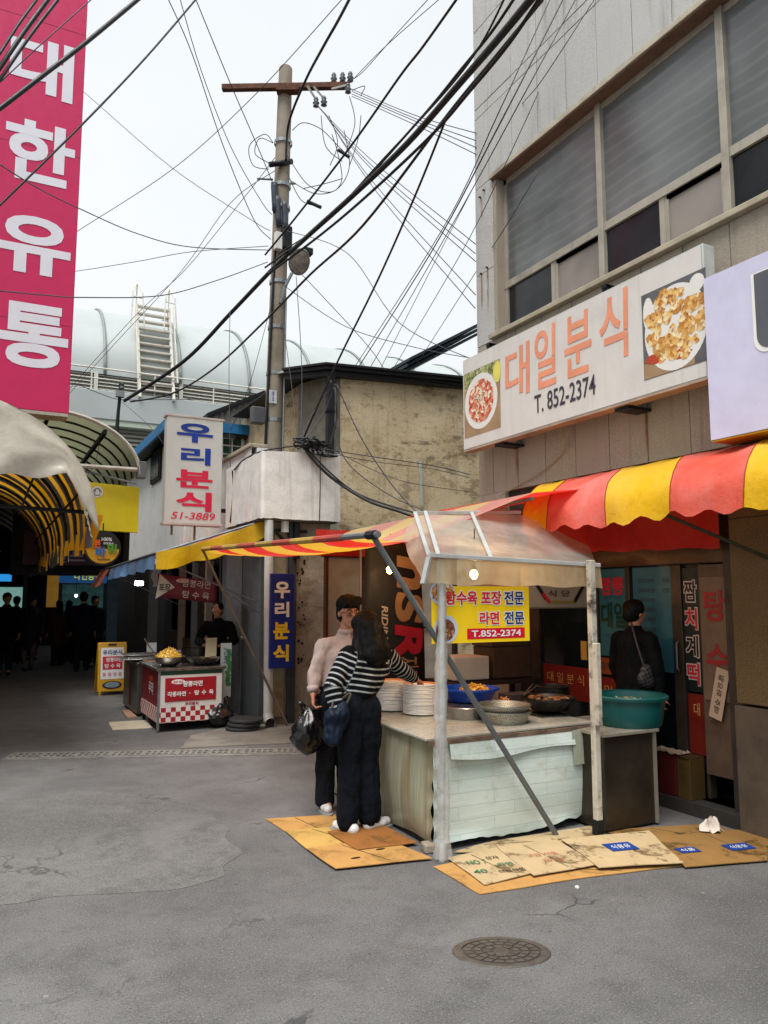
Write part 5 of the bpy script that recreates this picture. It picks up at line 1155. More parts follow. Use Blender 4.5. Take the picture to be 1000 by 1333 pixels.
obj('foliage_print', pb, M('foliage_green', '#2f6b3c', .5, var=.2, bump=0), t)
lettering(column('차갑고시원', -.02, .045, .04, .02), (2.96, 10.417, .85), 1, 1, BLUE_INK, t)
t = thing('steel_bench_box', 'dull steel cooker box standing behind the red cart', 'cooker', (2.15, 12, 0))
obj('body', MB().box(1.97, 2.5, 11.35, 12.55, .04, .72), M('dull_inox', '#6a6761', .35, .7, var=.2, dirt=.35), t, bev=.006)
obj('top', MB().box(1.95, 2.52, 11.33, 12.57, .722, .75), INOX, t, bev=.004); obj('gas_strip', MB().box(1.955, 1.97, 11.9, 11.95, .1, .7), M('hose_red', '#5a1a14', .6), t)
obj('foot', MB().box(2.0, 2.45, 11.4, 12.5, 0, .04), BLACK, t)
lone('metal_tray', MB().prism([(1.78, 11.5), (2.4, 11.4), (2.42, 12.0), (1.82, 12.1)], .78, .795), INOX, 'flat steel tray overhanging the cooker box', 'tray', bev=.006)
lone('metal_tray', MB().prism([(1.86, 11.9), (2.44, 11.85), (2.46, 12.4), (1.9, 12.45)], .81, .82), INOX, 'steel tray lid lying on top of the other tray by the cooker', 'tray', bev=.006)
lone('wooden_board', MB().box(2.05, 2.4, 11.36, 11.46, .752, .775), M('chop_wood', '#9a6d3c', .7, var=.15), 'small wooden chopping board in front of the steel trays', 'board', bev=.004)
# sandwich board
t = thing('sandwich_board', 'yellow folding sandwich board with white poster standing on the street', 'sign', (2.0, 14.0, 0))
YB = M('board_yellow', '#c7960f', .45, var=.08, dirt=.15, bump=0)
lean = lambda z: 14.0 + .16 * z
def lp(x0, x1, z0, z1, o): return [(x0, lean(z0) - o, z0), (x1, lean(z0) - o, z0), (x1, lean(z1) - o, z1), (x0, lean(z1) - o, z1)]
obj('front_board', MB().extr(lp(1.77, 2.25, .06, .89, 0), (0, .03, 0)), YB, t, bev=.012)
obj('back_board', MB().extr([(1.77, 14.45, .03), (2.25, 14.45, .03), (2.25, 14.2, .88), (1.77, 14.2, .88)], (0, .03, 0)), YB, t, bev=.01)
for x in (1.79, 2.2): obj('foot', MB().box(x, x + .04, 13.985, 14.03, 0, .07), YB, t)
obj('poster', MB().quad(*lp(1.82, 2.2, .27, .8, .004)), WHITE_INK, t)
obj('handle_slot', MB().quad(*lp(1.94, 2.08, .83, .865, .004)), DARKM, t)
obj('red_panel', MB().quad(*lp(1.85, 2.18, .43, .65, .007)), RED_INK, t)
bu = ((1, 0, 0), Vector((0, .16, 1)).normalized())
lettering('우리분식', (2.01, lean(.72) - .01, .72), .32, .085, BLUE_INK, t, bu, .02)
lettering([('짬뽕라면', .02, .055, .26, .075), ('탕 수 육', 0, -.05, .26, .075)], (2.015, lean(.54) - .011, .54), 1, 1, WHITE_INK, t, bu, .02)
lettering('포 장 전 문', (2.01, lean(.35) - .01, .35), .32, .065, RED_INK, t, bu, .01)
pb = MB(); disc(pb, (2.01, lean(.17) - .006, .17), .16, bu, 24, sy=.42); obj('plate_picture', pb, BLACK_INK, t)
pb = MB(); disc(pb, (2.01, lean(.175) - .009, .175), .125, bu, 24, sy=.4); obj('food_picture', pb, M('dish_grey', '#7f8d95', .4, var=.3, scale=20, bump=0), t)
# bits on the ground
CB_P = M('card_pale', '#b9ad97', .85, var=.1, dirt=.35, dirtc='#6e604c', dscale=6)
lone('flat_carton', MB().prism(wobble([(1.5, 10.34), (1.98, 10.28), (2.06, 10.95), (1.56, 11.0)], 4, .02), .002, .012), CB_P, 'pale flattened carton lying on the street in front of the red cart', 'cardboard')
lone('flat_carton', MB().prism(wobble([(1.82, 11.2), (1.96, 11.2), (1.96, 11.9), (1.86, 11.95)], 4, .02), .002, .03), M('card_pinkish', '#ad8a70', .85, var=.1, dirt=.3), 'brownish flattened carton strip beside the steel cooker', 'cardboard')
RUB = M('rubber_grey', '#2a2b2d', .7, var=.15, dirt=.3)
for k in range(3):
    lone('rubber_base', MB().lathe((2.98 + .02 * k, 9.62 - .01 * k, .01 + .05 * k), [(0, 0), (.2, 0), (.215, .012), (.215, .032), (.2, .045), (.06, .05), (0, .05)], 32), RUB, ('lowest of the three round dark rubber bases by the grey panel', 'middle of the three round dark rubber bases by the grey panel', 'topmost of the three round dark rubber bases by the grey panel')[k], 'base', 'stacked rubber bases', auto=True)

# ------------------------------------------------------------------ cardboard under the customers and the stall
def m_card(name, c, stain, sc=3.):
    t = NT(name)
    col = t.mix(t.ramp(t.noise(t.obj, 5, 5), .3, .7), c, tuple(x * .85 for x in hx(c)))
    col = t.mix(t.ramp(t.noise(t.mapv(t.obj, (60, 3, 1)), 2, 2), .4, .6, 0, .15), col, tuple(x * .7 for x in hx(c)))
    col = t.mix(t.ramp(t.noise(t.obj, sc, 7, .7), .53, .62, 0, stain), col, '#4a3414')
    col = t.mix(t.ramp(t.noise(t.obj, sc * 2.4, 6, .75), .58, .66, 0, stain), col, '#2f2413')
    t.bsdf(col, .85, 0, t.noise(t.obj, 40, 4), .25, .004, .2); return t.m
CO = m_card('card_orange', '#b88b50', .35); CY = m_card('card_yellow', '#c09a55', .3); CBR = m_card('card_brown', '#94602f', .4); CBE = m_card('card_beige', '#b9a27c', .75, 3.4); CDK = m_card('card_soaked', '#8d6a3c', .85, 2.6)
def card(poly, z, mat, label, th=.005, warp=0.):
    poly = wobble(poly, 5, .012); n = len(poly); mb = MB()
    mb.prism(poly, 0, th)
    o = lone('cardboard_sheet', mb, mat, label, 'cardboard'); o.location.z = z
    m_ = Vector((sum(p[0] for p in poly) / n, sum(p[1] for p in poly) / n)); a_ = Vector(poly[n // 8]); e_ = Vector(poly[n // 8 + n // 2]); q_ = MB()
    q_.beam((*(m_.lerp(a_, .86)), z + th + .0012), (*(m_.lerp(e_, .86)), z + th + .0012), .007, .001); obj('crease', q_, M('crease_dark', '#5d4526', .9), o)
    if warp:
        for v in o.data.vertices: v.co.z += warp * (noise.noise(Vector((v.co.x * 5, v.co.y * 5, z * 90))) + .3)
    return o
card([(1.98, 5.75), (2.5, 5.63), (2.4, 5.31), (2.0, 5.39)], .004, CO, 'orange cardboard sheet farthest along under the two customers')
card([(2.0, 5.4), (2.42, 5.31), (2.6, 4.97), (1.995, 4.94)], .009, CY, 'yellowish cardboard sheet in the middle by the woman\'s shoes')
card([(1.99, 4.95), (2.56, 4.9), (2.64, 4.4), (2.01, 4.51)], .015, CO, 'orange cardboard sheet with two finger holes nearest the camera')
card([(2.25, 5.2), (2.65, 5.27), (2.71, 4.69), (2.27, 4.74)], .022, CBR, 'brown cardboard sheet under the woman\'s feet beside the counter', .004, .004)
lone('finger_hole', MB().prism([(2.2 + .035 * math.cos(a), 4.62 + .014 * math.sin(a)) for a in [k * .5236 for k in range(12)]], .0205, .0215), BLACK, 'left dark finger hole of the orange cardboard nearest the camera', 'hole')
lone('finger_hole', MB().prism([(2.42 + .035 * math.cos(a), 4.7 + .014 * math.sin(a)) for a in [k * .5236 for k in range(12)]], .0205, .0215), BLACK, 'right dark finger hole of the orange cardboard nearest the camera', 'hole')
card([(2.58, 4.29), (2.8, 4.31), (4.12, 3.72), (4.07, 3.56), (3.34, 3.7), (2.59, 3.79)], .003, CO, 'long orange cardboard sheet sticking out under the beige ones')
card([(2.83, 4.45), (3.18, 4.51), (4.09, 4.47), (3.97, 4.2), (3.1, 4.28)], .009, CBE, 'beige cardboard strip tucked along the foot of the counter')
def printed(o, items): return o
a = card([(2.73, 4.36), (3.14, 4.37), (3.07, 3.88), (2.68, 3.87)], .014, CBE, 'beige cardboard with green and black print at the left corner of the stall', .005, .006)
b = card([(3.12, 4.36), (3.58, 4.34), (3.49, 3.8), (3.01, 3.83)], .02, CBE, 'beige cardboard with faint red print in the middle of the stall front', .005, .006)
c_ = card([(3.6, 4.28), (4.28, 4.13), (3.97, 3.55), (3.45, 3.74)], .026, CBE, 'oil spotted beige cardboard with blue label by the peeling post', .005, .006)
d = card([(4.22, 4.05), (4.91, 3.9), (5.03, 3.74), (4.52, 3.37), (3.96, 3.53)], .012, CDK, 'soaked brown cardboard with blue label near the granite pilaster', .005, .004)
card([(4.03, 4.36), (4.9, 4.1), (4.86, 3.83), (4.14, 3.97)], .006, CDK, 'dark soaked cardboard pushed against the steel cabinet')
FL = ((.97, -.22, 0), (.22, .97, 0)); GREENI = M('print_green', '#2f6b48', .7, bump=0); REDF = M('print_faint_red', '#b0604e', .7, bump=0); DKI = M('print_dark', '#3a332a', .7, bump=0); LBL = M('label_blue', '#123a86', .6, var=.1, dirt=.2, bump=0)
lettering([('NO 7', -.06, .1, .13, .07), ('라면', .1, .02, .1, .06), ('40', -.1, -.06, .09, .06)], (2.88, 4.08, .0255), 1, 1, GREENI, a, FL, .01); lettering([('상자', .02, .12, .09, .06), ('신선식품', .05, -.12, .18, .05)], (2.93, 4.1, .0255), 1, 1, DKI, a, FL, .01)
lettering([('고급 식품', 0, .05, .22, .06), ('20 kg', .02, -.07, .14, .05)], (3.28, 4.05, .0315), 1, 1, REDF, b, FL, .0)
def lab(par, x, y, z, w, h, tx):
    r, u = Vector(FL[0]), Vector(FL[1]); mb = MB(); plate(mb, (x, y, z), w, h, FL); obj('label', mb, LBL, par); lettering(tx, (x, y, z + .0012), w * .7, h * .5, WHITE_INK, par, FL, .0, shear=.2)
lab(c_, 3.84, 3.96, .0385, .2, .15, '식용유'); lab(d, 4.22, 3.74, .0225, .15, .1, '식품'); lab(d, 4.58, 3.63, .0225, .19, .12, '식용유')
mb = MB().grid(14, 10, lambda u, v: (4.63 + .15 * u + .02 * math.sin(v * 7), 3.9 + .1 * v + .02 * math.sin(u * 9), .03 + .045 * math.sin(PI * u) * math.sin(PI * v) * (1.2 + math.sin(u * 11 + v * 7)) + .012 * math.sin(u * 17)))
lone('crumpled_tissue', mb, M('tissue', '#c9bdb0', .9, var=.04), 'crumpled white tissue on the soaked cardboard', 'tissue', smooth=True)
lone('bottle_cap', MB().lathe((3.16, 3.62, 0), [(0, .008), (.012, .008), (.013, 0)], 10), WHITEP, 'tiny white scrap on the asphalt in front of the cardboard', 'litter')

# ------------------------------------------------------------------ left side: pink sign, vinyl canopy, arcade
LB = thing('left_building', 'plain building on the left carrying the tall pink sign', 'building', (-4, 10, 0))
obj('wall', MB().box(-8, -2.4, 8.6, 14.5, 0, 11), WHITE_WALL, LB)
for y in (10, 12.5):
    w = obj('window', MB().box(-2.4, -2.36, y - .7, y + .7, 5, 6.4), ALU, LB); obj('pane', MB().box(-2.37, -2.35, y - .64, y + .64, 5.06, 6.34), GLASS_LO, w)
t = thing('pink_sign', 'huge vertical magenta sign with white characters at the left edge of the photo', 'sign', (.27, 10, 3.93))
obj('box', MB().box(-.27, .8, 10, 10.3, 3.94, 10.9), M('sign_magenta', '#bd1452', .45, var=.04, bump=0), t, bev=.01)
obj('bottom_trim', MB().box(-.26, .79, 10.0, 10.3, 3.9, 3.94), ALU, t)
obj('wall_arm', MB().box(-2.45, -.27, 10.1, 10.2, 5, 5.1).box(-2.45, -.27, 10.1, 10.2, 9, 9.1), DARKM, t)
for z_ in (5.05, 7.3, 9.0): obj('panel_seam', MB().box(-.27, .8, 9.9985, 10.0, z_, z_ + .006), M('seam_dark', '#7a0d36', .6), t)
lettering([('대', .035, 2.9, .74, .78), ('한', .065, 1.75, .8, .8), ('유', .05, .53, .84, .74), ('통', .1, -.62, .78, .8)], (.265, 9.996, 5.49), 1, 1, M('magenta_white', '#d5d4dc', .5, var=.03, bump=0), t, bold=.032)

VW = M('vinyl_white', '#ada698', .45, var=.06, dirt=.3, dirtc='#8b8170', streak=.15, bump=.3, bscale=6, bdist=.03); VY = m_fabric('vinyl_yellow', '#e6a50c', .6, .15); VG = m_fabric('vinyl_grey', '#585b5c', .12, .1)
t = thing('vinyl_canopy', 'barrel canopy of yellow and grey striped vinyl with a grubby white front at the left', 'canopy', (-.35, 8, 2.2))
CXX = -.35
def arch(a, o=0.): return CXX - (1.24 + o) * math.cos(a), 2.38 + (1.17 + o) * math.sin(a)
NS = 36
for s in range(NS):
    y0, y1 = 8 + .34 * s, 8 + .34 * (s + 1)
    def st(u, v):
        y = y0 + (y1 - y0) * v
        if u < .06: x, z = arch(0); return (x, y, z - .22 * (1 - u / .06))
        if u > .94: x, z = arch(PI); return (x + .02 * math.sin(y * 8), y, z - (.2 + .07 * math.sin(s * 2.3)) * (u - .94) / .06)
        x, z = arch((u - .06) / .88 * PI); return (x, y, z - .02 * math.sin(PI * v))
    obj('stripe', MB().grid(32, 2, st), VY if s % 2 else VG, t, smooth=True)
for k in range(12):
    y = 8.05 + 1.1 * k
    obj('hoop', MB().tube([(*(lambda q: (q[0], y, q[1]))(arch(PI * q / 20, -.03)),) for q in range(21)], .02, 6), DARKM, t)
for a in (.18, .36, .55, .74, .9): x, z = arch(PI * a, -.05); obj('purlin', MB().tube([(x, 8, z), (x, 20, z)], .016, 5), DARKM, t)
obj('cross_bar', MB().tube([(-1.55, 8.3, 2.62), (.9, 8.3, 2.55)], .022, 6), DARKM, t)
def fr(u, v):
    a = PI * (.02 + .96 * u); x, z = arch(a, .05)
    bot = 2.86 - .05 * math.sin((x + 1) * 2) if x < .62 else 2.86 - (x - .62) / .3 * .5
    bot = min(bot, z - .02); zz = z + (bot - z) * v
    return (x + .02 * v, 7.96 - .06 * math.sin(v * PI * .6) + .03 * math.sin(x * 9 + v * 5) * v + .02 * noise.noise(Vector((x * 3.5, v * 5, 2))) + .015 * noise.noise(Vector((x * 9, v * 14 + x * 4, 2))), zz + .02 * math.sin(x * 13) * v + .02 * noise.noise(Vector((x * 8, v, 5))) * v)
obj('white_front', MB().grid(50, 12, fr), VW, t, smooth=True)
obj('white_roof', MB().grid(30, 6, lambda u, v: (arch(PI * (.02 + .96 * u), .05)[0], 7.96 + .5 * v, arch(PI * (.02 + .96 * u), .05)[1])), VW, t, smooth=True)
obj('torn_edge', MB().grid(10, 24, lambda u, v: (.72 + .17 * v + .05 * (u - .5) * (1 - v) + .015 * noise.noise(Vector((u * 7, v * 13, 2))), 7.93 + .05 * math.sin(v * 5 + u * 2), 2.9 - .62 * v + .04 * (u - .5) * (1 if v > .9 else 0))), M('torn_vinyl', '#b5a98f', .5, var=.15, dirt=.6, dirtc='#7b6a45', dscale=7), t, smooth=True)
obj('yellow_flap', MB().grid(8, 10, lambda u, v: (.92 + .13 * u - .1 * v + .02 * math.sin(u * 9), 8.35 + .03 * math.sin(u * 7 + v * 3), 2.52 - .36 * v + .02 * u)), VY, t, smooth=True)
for x in (-1.57, .86): obj('post', MB().tube([(x, 8.2 if x < 0 else 19.8, 0), (x, 8.2 if x < 0 else 19.8, 2.4)], .025, 6), DARKM, t)

POLY = NT('arch_polycarbonate'); _p = POLY.bsdf(POLY.mix(POLY.ramp(POLY.noise(POLY.mapv(POLY.obj, (3, .6, 3)), 1.2, 6, .7), .35, .7), '#8f8f78', '#62624e'), .4)
_tl = POLY.n('BsdfTranslucent'); _tl.inputs[0].default_value = c4('#8d8d70'); _ms = POLY.n('MixShader'); _ms.inputs[0].default_value = .4
POLY.l(_p.outputs[0], _ms.inputs[1]); POLY.l(_tl.outputs[0], _ms.inputs[2]); POLY.l(_ms.outputs[0], POLY.out.inputs['Surface'])
t = thing('arcade_arch', 'ribbed translucent arch roof of the covered market with a white front rim', 'roof', (.8, 14, 3.8))
def arc2(a, o=0.): return .8 - (1.52 + o) * math.cos(a), 3.86 + (1.0 + o) * math.sin(a)
obj('sheet', MB().grid(30, 16, lambda u, v: (arc2(PI * u)[0], 14 + 12 * v, arc2(PI * u)[1])), POLY.m, t, smooth=True)
obj('front_rim', MB().tube([(arc2(PI * q / 24, .02)[0], 13.98, arc2(PI * q / 24, .02)[1]) for q in range(25)], .035, 6), M('rim_white', '#b9b4a8', .5, var=.1, dirt=.4, dirtc='#7a5a40'), t)
for k in range(16):
    y = 14.5 + .72 * k; obj('rib', MB().tube([(arc2(PI * q / 20, -.03)[0], y, arc2(PI * q / 20, -.03)[1]) for q in range(21)], .022, 5), DARKM, t)
for a in (.25, .5, .72): x, z = arc2(PI * a, -.06); obj('purlin', MB().beam((x, 14, z), (x, 26, z), .06, .08), DARKM, t)
obj('tie_beam', MB().tube([(-.7, 14.02, 3.93), (2.36, 14.02, 3.95)], .04, 8), M('rim_white', ''), t)
obj('tie_strut', MB().tube([(1.2, 14.05, 3.9), (2.3, 14.05, 3.7)], .02, 5), STEELP, t)
obj('end_box', MB().box(2.3, 2.45, 13.95, 14.15, 3.8, 4.1), LGREY, t, bev=.01)
t = thing('yellow_shop_board', 'bright yellow shop board under the arcade arch with part of a black character', 'sign', (1.7, 14.2, 2.84))
obj('board', MB().extr([(.9, 14.2, 2.86), (2.38, 14.2, 2.83), (2.38, 14.2, 3.66), (.9, 14.2, 3.72)], (0, .08, 0)), M('board_lemon', '#dcc814', .4, var=.04, bump=0), t, bev=.008)
lettering('고', (1.36, 14.19, 3.28), .5, .5, BLACK_INK, t, bold=.06)
pb = MB(); disc(pb, (1.66, 14.195, 3.53), .1, n=20); disc(pb, (1.3, 14.195, 3.55), .1, n=20); obj('badge', pb, WHITE_INK, t)
mb = MB(); c0 = Vector((1.66, 14.188, 3.53))
for p, q in (((-.03, .06), (-.05, -.06)), ((-.05, -.06), (.05, -.06)), ((.05, -.06), (.03, .06)), ((.03, .06), (-.03, .06)), ((-.03, .055), (-.075, .0)), ((.03, .055), (.075, .0))): mb.beam(c0 + Vector((p[0], 0, p[1])), c0 + Vector((q[0], 0, q[1])), .004, .01)
obj('dress_icon', mb, BLACK_INK, t)
t = thing('round_sign', 'round black and yellow hanging sign with stacked colourful characters', 'sign', (1.75, 13.9, 2.25))
obj('disc', MB().lathe((1.75, 13.9, 2.52), [(0, -.03), (.3, -.03), (.3, .03), (0, .03)], 36, axis='y'), M('disc_black', '#15130f', .4, bump=0), t)
pb = MB(); pts = [(1.75 + .27 * math.cos(a), 13.865, 2.52 + .27 * math.sin(a)) for a in [PI * 1.02 + k * (PI * .96) / 20 for k in range(21)]]; pb._add(pts, [tuple(range(21))]); obj('yellow_half', pb, M('disc_yellow', '#d59b12', .4, bump=0), t)
lettering('뽀', (1.63, 13.855, 2.585), .17, .15, M('char_orange', '#d8571a', .5, bump=0), t, bold=.05); lettering('바', (1.72, 13.85, 2.45), .17, .17, M('char_blue', '#2470b8', .5, bump=0), t, bold=.05); lettering('밍', (1.9, 13.85, 2.51), .15, .16, M('char_green', '#5f9a2c', .5, bump=0), t, bold=.05)
lettering([('100%', .05, .17, .17, .06), ('천연효모', .08, .1, .17, .035)], (1.76, 13.86, 2.5), 1, 1, WHITE_INK, t); lettering('베이커리카페', (1.77, 13.86, 2.32), .2, .035, BLACK_INK, t)
obj('hanger', MB().tube([(1.75, 13.9, 2.82), (1.75, 13.9, 2.95)], .012, 5), DARKM, t)
AR = thing('covered_arcade', 'dark covered market arcade at the end of the street', 'arcade', (.5, 20, 0))
obj('shade_ceiling', MB().box(-6, 2.3, 15.2, 29, 3.7, 3.8), SHOPDARK, AR); obj('shade_end_wall', MB().box(-6, 8, 28.8, 29, 0, 6), SHOPDARK, AR)  # ceiling, end and side walls added to shut daylight out of the arcade
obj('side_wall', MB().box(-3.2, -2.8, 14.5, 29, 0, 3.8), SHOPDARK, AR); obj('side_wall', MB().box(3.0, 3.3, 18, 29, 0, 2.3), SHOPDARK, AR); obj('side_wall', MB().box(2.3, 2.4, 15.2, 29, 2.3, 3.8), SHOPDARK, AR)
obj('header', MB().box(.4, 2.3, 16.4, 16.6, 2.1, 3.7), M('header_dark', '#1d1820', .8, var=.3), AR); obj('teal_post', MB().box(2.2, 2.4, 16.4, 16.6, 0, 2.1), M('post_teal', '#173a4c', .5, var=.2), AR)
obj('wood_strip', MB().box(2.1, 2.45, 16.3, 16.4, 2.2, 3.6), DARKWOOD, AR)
t = thing('sport_shop_sign', 'dim purple sign with white lettering under the arcade, left of the round sign', 'sign', (1.3, 16.2, 2.3))
obj('board', MB().box(.6, 2.1, 16.2, 16.3, 2.3, 2.95), M('sign_plum', '#3b1a35', .5, var=.1, bump=0), t); lettering([('나 뉴', .1, .2, .5, .18), ('골프', .0, -.12, .62, .32)], (1.4, 16.19, 2.62), 1, 1, M('plum_white', '#9b8fa0', .5, bump=0), t, bold=.02)
def lit_shop(name, label, x0, x1, y, z0, z1, base, sign, txt, glow, st):
    t = thing(name, label, 'shop', ((x0 + x1) / 2, y, 0))
    obj('frame', MB().box(x0, x0 + .1, y, y + .3, 0, z1 + .5).box(x1 - .1, x1, y, y + .3, 0, z1 + .5), DARKM, t); obj('front', MB().box(x0, x1, y + .05, y + .3, 0, z0), SHOPDARK, t)
    obj('lit_window', MB().box(x0 + .1, x1 - .1, y + .1, y + .12, z0, z1), M(name + '_glow_' + base[1:], base, .5, var=.75, scale=5, bump=0, emit=base, estr=glow), t)
    if txt:
        obj('sign_panel', MB().box(x0, x1, y - .02, y + .1, z1 + .04, z1 + .42), M(name + '_sign', sign, .5, bump=0, emit=sign, estr=.5), t); lettering(txt, ((x0 + x1) / 2 + .1, y - .03, z1 + .23), (x1 - x0) * .55, .22, M('lit_ink', '#d8cf5a', .5, emit='#b8c040', estr=.35, bump=0), t, bold=.02)
    for k in range(st): 
        obj('goods', MB().box(x0 + .12 + k * (x1 - x0 - .3) / st, x0 + .12 + (k + .7) * (x1 - x0 - .3) / st, y - .3, y, 0, random.uniform(.4, .9)), M('goods_%d' % (k % 3), ('#3a2a1c', '#2a2f33', '#43372a')[k % 3], .8, var=.3), t)
    return t
lit_shop('lit_shop', 'small lit shop front with blue sign and green lettering deep in the arcade', 1.7, 2.95, 22, .95, 2.0, '#3d6a66', '#123a63', '타인공방', .07, 4)
lit_shop('lit_shop', 'shop with a bright greenish white window at the far left of the arcade', -.5, .95, 22, 1.35, 1.92, '#8fc0b4', '#000000', None, .3, 3)
lone('amber_light_box', MB().box(1.42, 1.7, 21.9, 22, 1.4, 2.4), M('panel_amber', '#8a6a22', .5, var=.5, scale=4, bump=0, emit='#8a6420', estr=.25), 'dim amber lit panel between two arcade shops', 'panel')
lone('blue_light_panel', MB().box(.0, .56, 21.5, 21.6, 2.06, 2.24), M('panel_azure', '#2a8fd0', .5, bump=0, emit='#2a8fd8', estr=.55), 'small bright blue lit panel at the left edge of the arcade', 'panel')
t = thing('strip_light', 'thin white strip light above the blue shop sign', 'lamp', (2, 21.9, 2.5))
obj('tube', MB().box(1.9, 2.1, 21.7, 21.75, 2.5, 2.53), M('lamp_cold', ''), t); obj('rail', MB().box(1.35, 3.1, 21.75, 21.8, 2.48, 2.52), M('rail_pale', '#8a93a0', .5, bump=0), t)

for k, (x, y, z, lab_) in enumerate(((.12, 19.5, 2.75, 'left one of two tiny white lamps under the striped vinyl'), (.2, 20.2, 2.75, 'right one of two tiny white lamps under the striped vinyl'), (1.2, 23, 1.55, 'tiny warm lamp low between the far shops'), (2.55, 23.5, 1.95, 'tiny cold lamp above the far shop goods'), (2.1, 21.5, 1.7, 'tiny pale lamp before the lit shop window'))):
    t = thing('small_lamp', lab_, 'lamp', (x, y, z)); obj('bulb', MB().ball((x, y, z), .035, 8, 6), M('lamp_warm' if k == 2 else 'lamp_cold', '#ffe0b0', .3, emit='#ffcf8a', estr=5) if k == 2 else M('lamp_cold', ''), t, smooth=True); obj('cable', MB().tube([(x, y, z + .03), (x, y, 3.7)], .006, 4), DARKM, t)
# ------------------------------------------------------------------ people: every body is one voxel-fused surface
PENDING = []
class SK(MB):
    def cap(s, p, q, r0, r1, n=12):
        p, q = Vector(p), Vector(q); d = q - p; L = d.length; d = d / L if L > 1e-6 else Vector((0, 0, 1))
        pts, rs = [], []
        for k in range(5): a = PI / 2 * k / 4; pts.append(p - d * r0 * math.cos(a)); rs.append(max(r0 * math.sin(a), 1e-4))
        for k in range(5): a = PI / 2 * k / 4; pts.append(q + d * r1 * math.sin(a)); rs.append(max(r1 * math.cos(a), 1e-4))
        u = Vector((0, 0, 1)) if abs(d.z) < .9 else Vector((1, 0, 0)); a_ = d.cross(u).normalized(); b_ = d.cross(a_); o = len(s.v)
        for c, r in zip(pts, rs):
            for k in range(n): t_ = 2 * PI * k / n; s.v.append(tuple(c + (a_ * math.cos(t_) + b_ * math.sin(t_)) * r))
        m = len(pts)
        for i in range(m - 1):
            for k in range(n): k2 = (k + 1) % n; s.f.append((o + i * n + k, o + i * n + k2, o + (i + 1) * n + k2, o + (i + 1) * n + k)); s.mi.append(0)
        s.f.append(tuple(o + k for k in reversed(range(n)))); s.f.append(tuple(o + (m - 1) * n + k for k in range(n))); s.mi += [0, 0]; return s
    def chain(s, *pr):
        for (p, r), (q, r2) in zip(pr, pr[1:]): s.cap(p, q, r, r2)
        return s
    def ell(s, c, r, rot=None):
        o = len(s.v); s._ball((0, 0, 0), 1, 16, 10, 0, (1, 1, 1)); M3 = Matrix.Diagonal(r); M3 = (rot @ M3) if rot else M3
        for i in range(o, len(s.v)): s.v[i] = tuple(Vector(c) + M3 @ Vector(s.v[i]))
        return s
    def hand(s, w, d, n, ln=.175, curl=.5, side=1):
        """wrist w, direction d, palm normal n: palm, four unequal bent fingers and a thumb off the side of the palm"""
        w, d, n = Vector(w), Vector(d).normalized(), Vector(n).normalized(); n = (n - d * n.dot(d)).normalized(); x = d.cross(n) * side; k = ln / .175
        for j, off in enumerate((-.028, -.009, .011, .029)):
            s.cap(w + x * off * .6 * k, w + d * .085 * k + x * off * k, .017 * k, .0125 * k, 8)
            L = (.068, .078, .073, .056)[j] * k; b = w + d * .087 * k + x * off * k
            d1 = (d * math.cos(curl * .7) + n * math.sin(curl * .7)); m = b + d1 * L * .5
            d2 = (d * math.cos(curl * 1.8) + n * math.sin(curl * 1.8)); s.cap(b, m, .0098 * k, .009 * k, 8); s.cap(m, m + d2 * L * .5, .009 * k, .0075 * k, 8)
        b = w + d * .025 * k - x * .026 * k; t1 = b + (d * .6 - x * .6 + n * .35).normalized() * .042 * k; s.cap(b, t1, .014 * k, .011 * k, 8); s.cap(t1, t1 + (d * .8 - x * .15 + n * .5).normalized() * .035 * k, .011 * k, .0085 * k, 8)
        return s
def fused(name, sk, mat, parent, vox=.008, sm=4, post=None, disp=0.):
    o = obj(name, sk, mat, parent, smooth=True)
    k = o.modifiers.new('r', 'REMESH'); k.mode = 'VOXEL'; k.voxel_size = vox; k.use_smooth_shade = True
    k = o.modifiers.new('s', 'SMOOTH'); k.factor = .5; k.iterations = sm
    PENDING.append((o, post, disp)); return o
def bake_people():
    bpy.context.view_layer.update(); dg = bpy.context.evaluated_depsgraph_get(); done = []
    for o, post, disp in PENDING: done.append((o, bpy.data.meshes.new_from_object(o.evaluated_get(dg)), post, disp))
    for o, me, post, disp in done:
        o.modifiers.clear(); o.data = me; off = world_loc(o)
        if disp:
            me.update(); nn = [v.normal.copy() for v in me.vertices]
            for v, n in zip(me.vertices, nn):
                p = v.co + off; v.co += n * disp * (noise.noise(Vector((p.x * 13, p.y * 13, p.z * 7))) + .5 * noise.noise(Vector((p.x * 31, p.y * 31, p.z * 17))))
        if post: post(o, me, off)
        me.polygons.foreach_set('use_smooth', [True] * len(me.polygons))
    PENDING.clear()
SKIN = M('skin', '#b07a5f', .5, var=.06, scale=12, bump=.05); HAIR_T = NT('black_hair')
_w = HAIR_T.noise(HAIR_T.mapv(HAIR_T.obj, (70, 70, 5)), 2, 3); HAIR_T.bsdf(HAIR_T.mix(HAIR_T.ramp(_w, .4, .65), '#030303', '#0b0908'), .6, 0, _w, .5, .006, .18); HAIR = HAIR_T.m
def m_cloth(name, c, rough=.9, fold=.7): return M(name, c, rough, var=.16, scale=7, bump=fold, bscale=11, bdist=.02, spec=.15)
def m_stripes():
    t = NT('striped_knit'); at = t.n('Attribute'); at.attribute_name = 'along'
    s = t.math('SINE', t.math('MULTIPLY', at.outputs['Fac'], 2 * PI / .043)); at2 = t.n('Attribute'); at2.attribute_name = 'plain'
    f = t.math('MULTIPLY', t.ramp(s, .45, .75), t.math('SUBTRACT', 1., at2.outputs['Fac']))
    col = t.mix(f, '#0b0c0f', '#979b9a'); t.bsdf(col, .95, 0, t.noise(t.obj, 90, 3), .4, .004, .1); return t.m
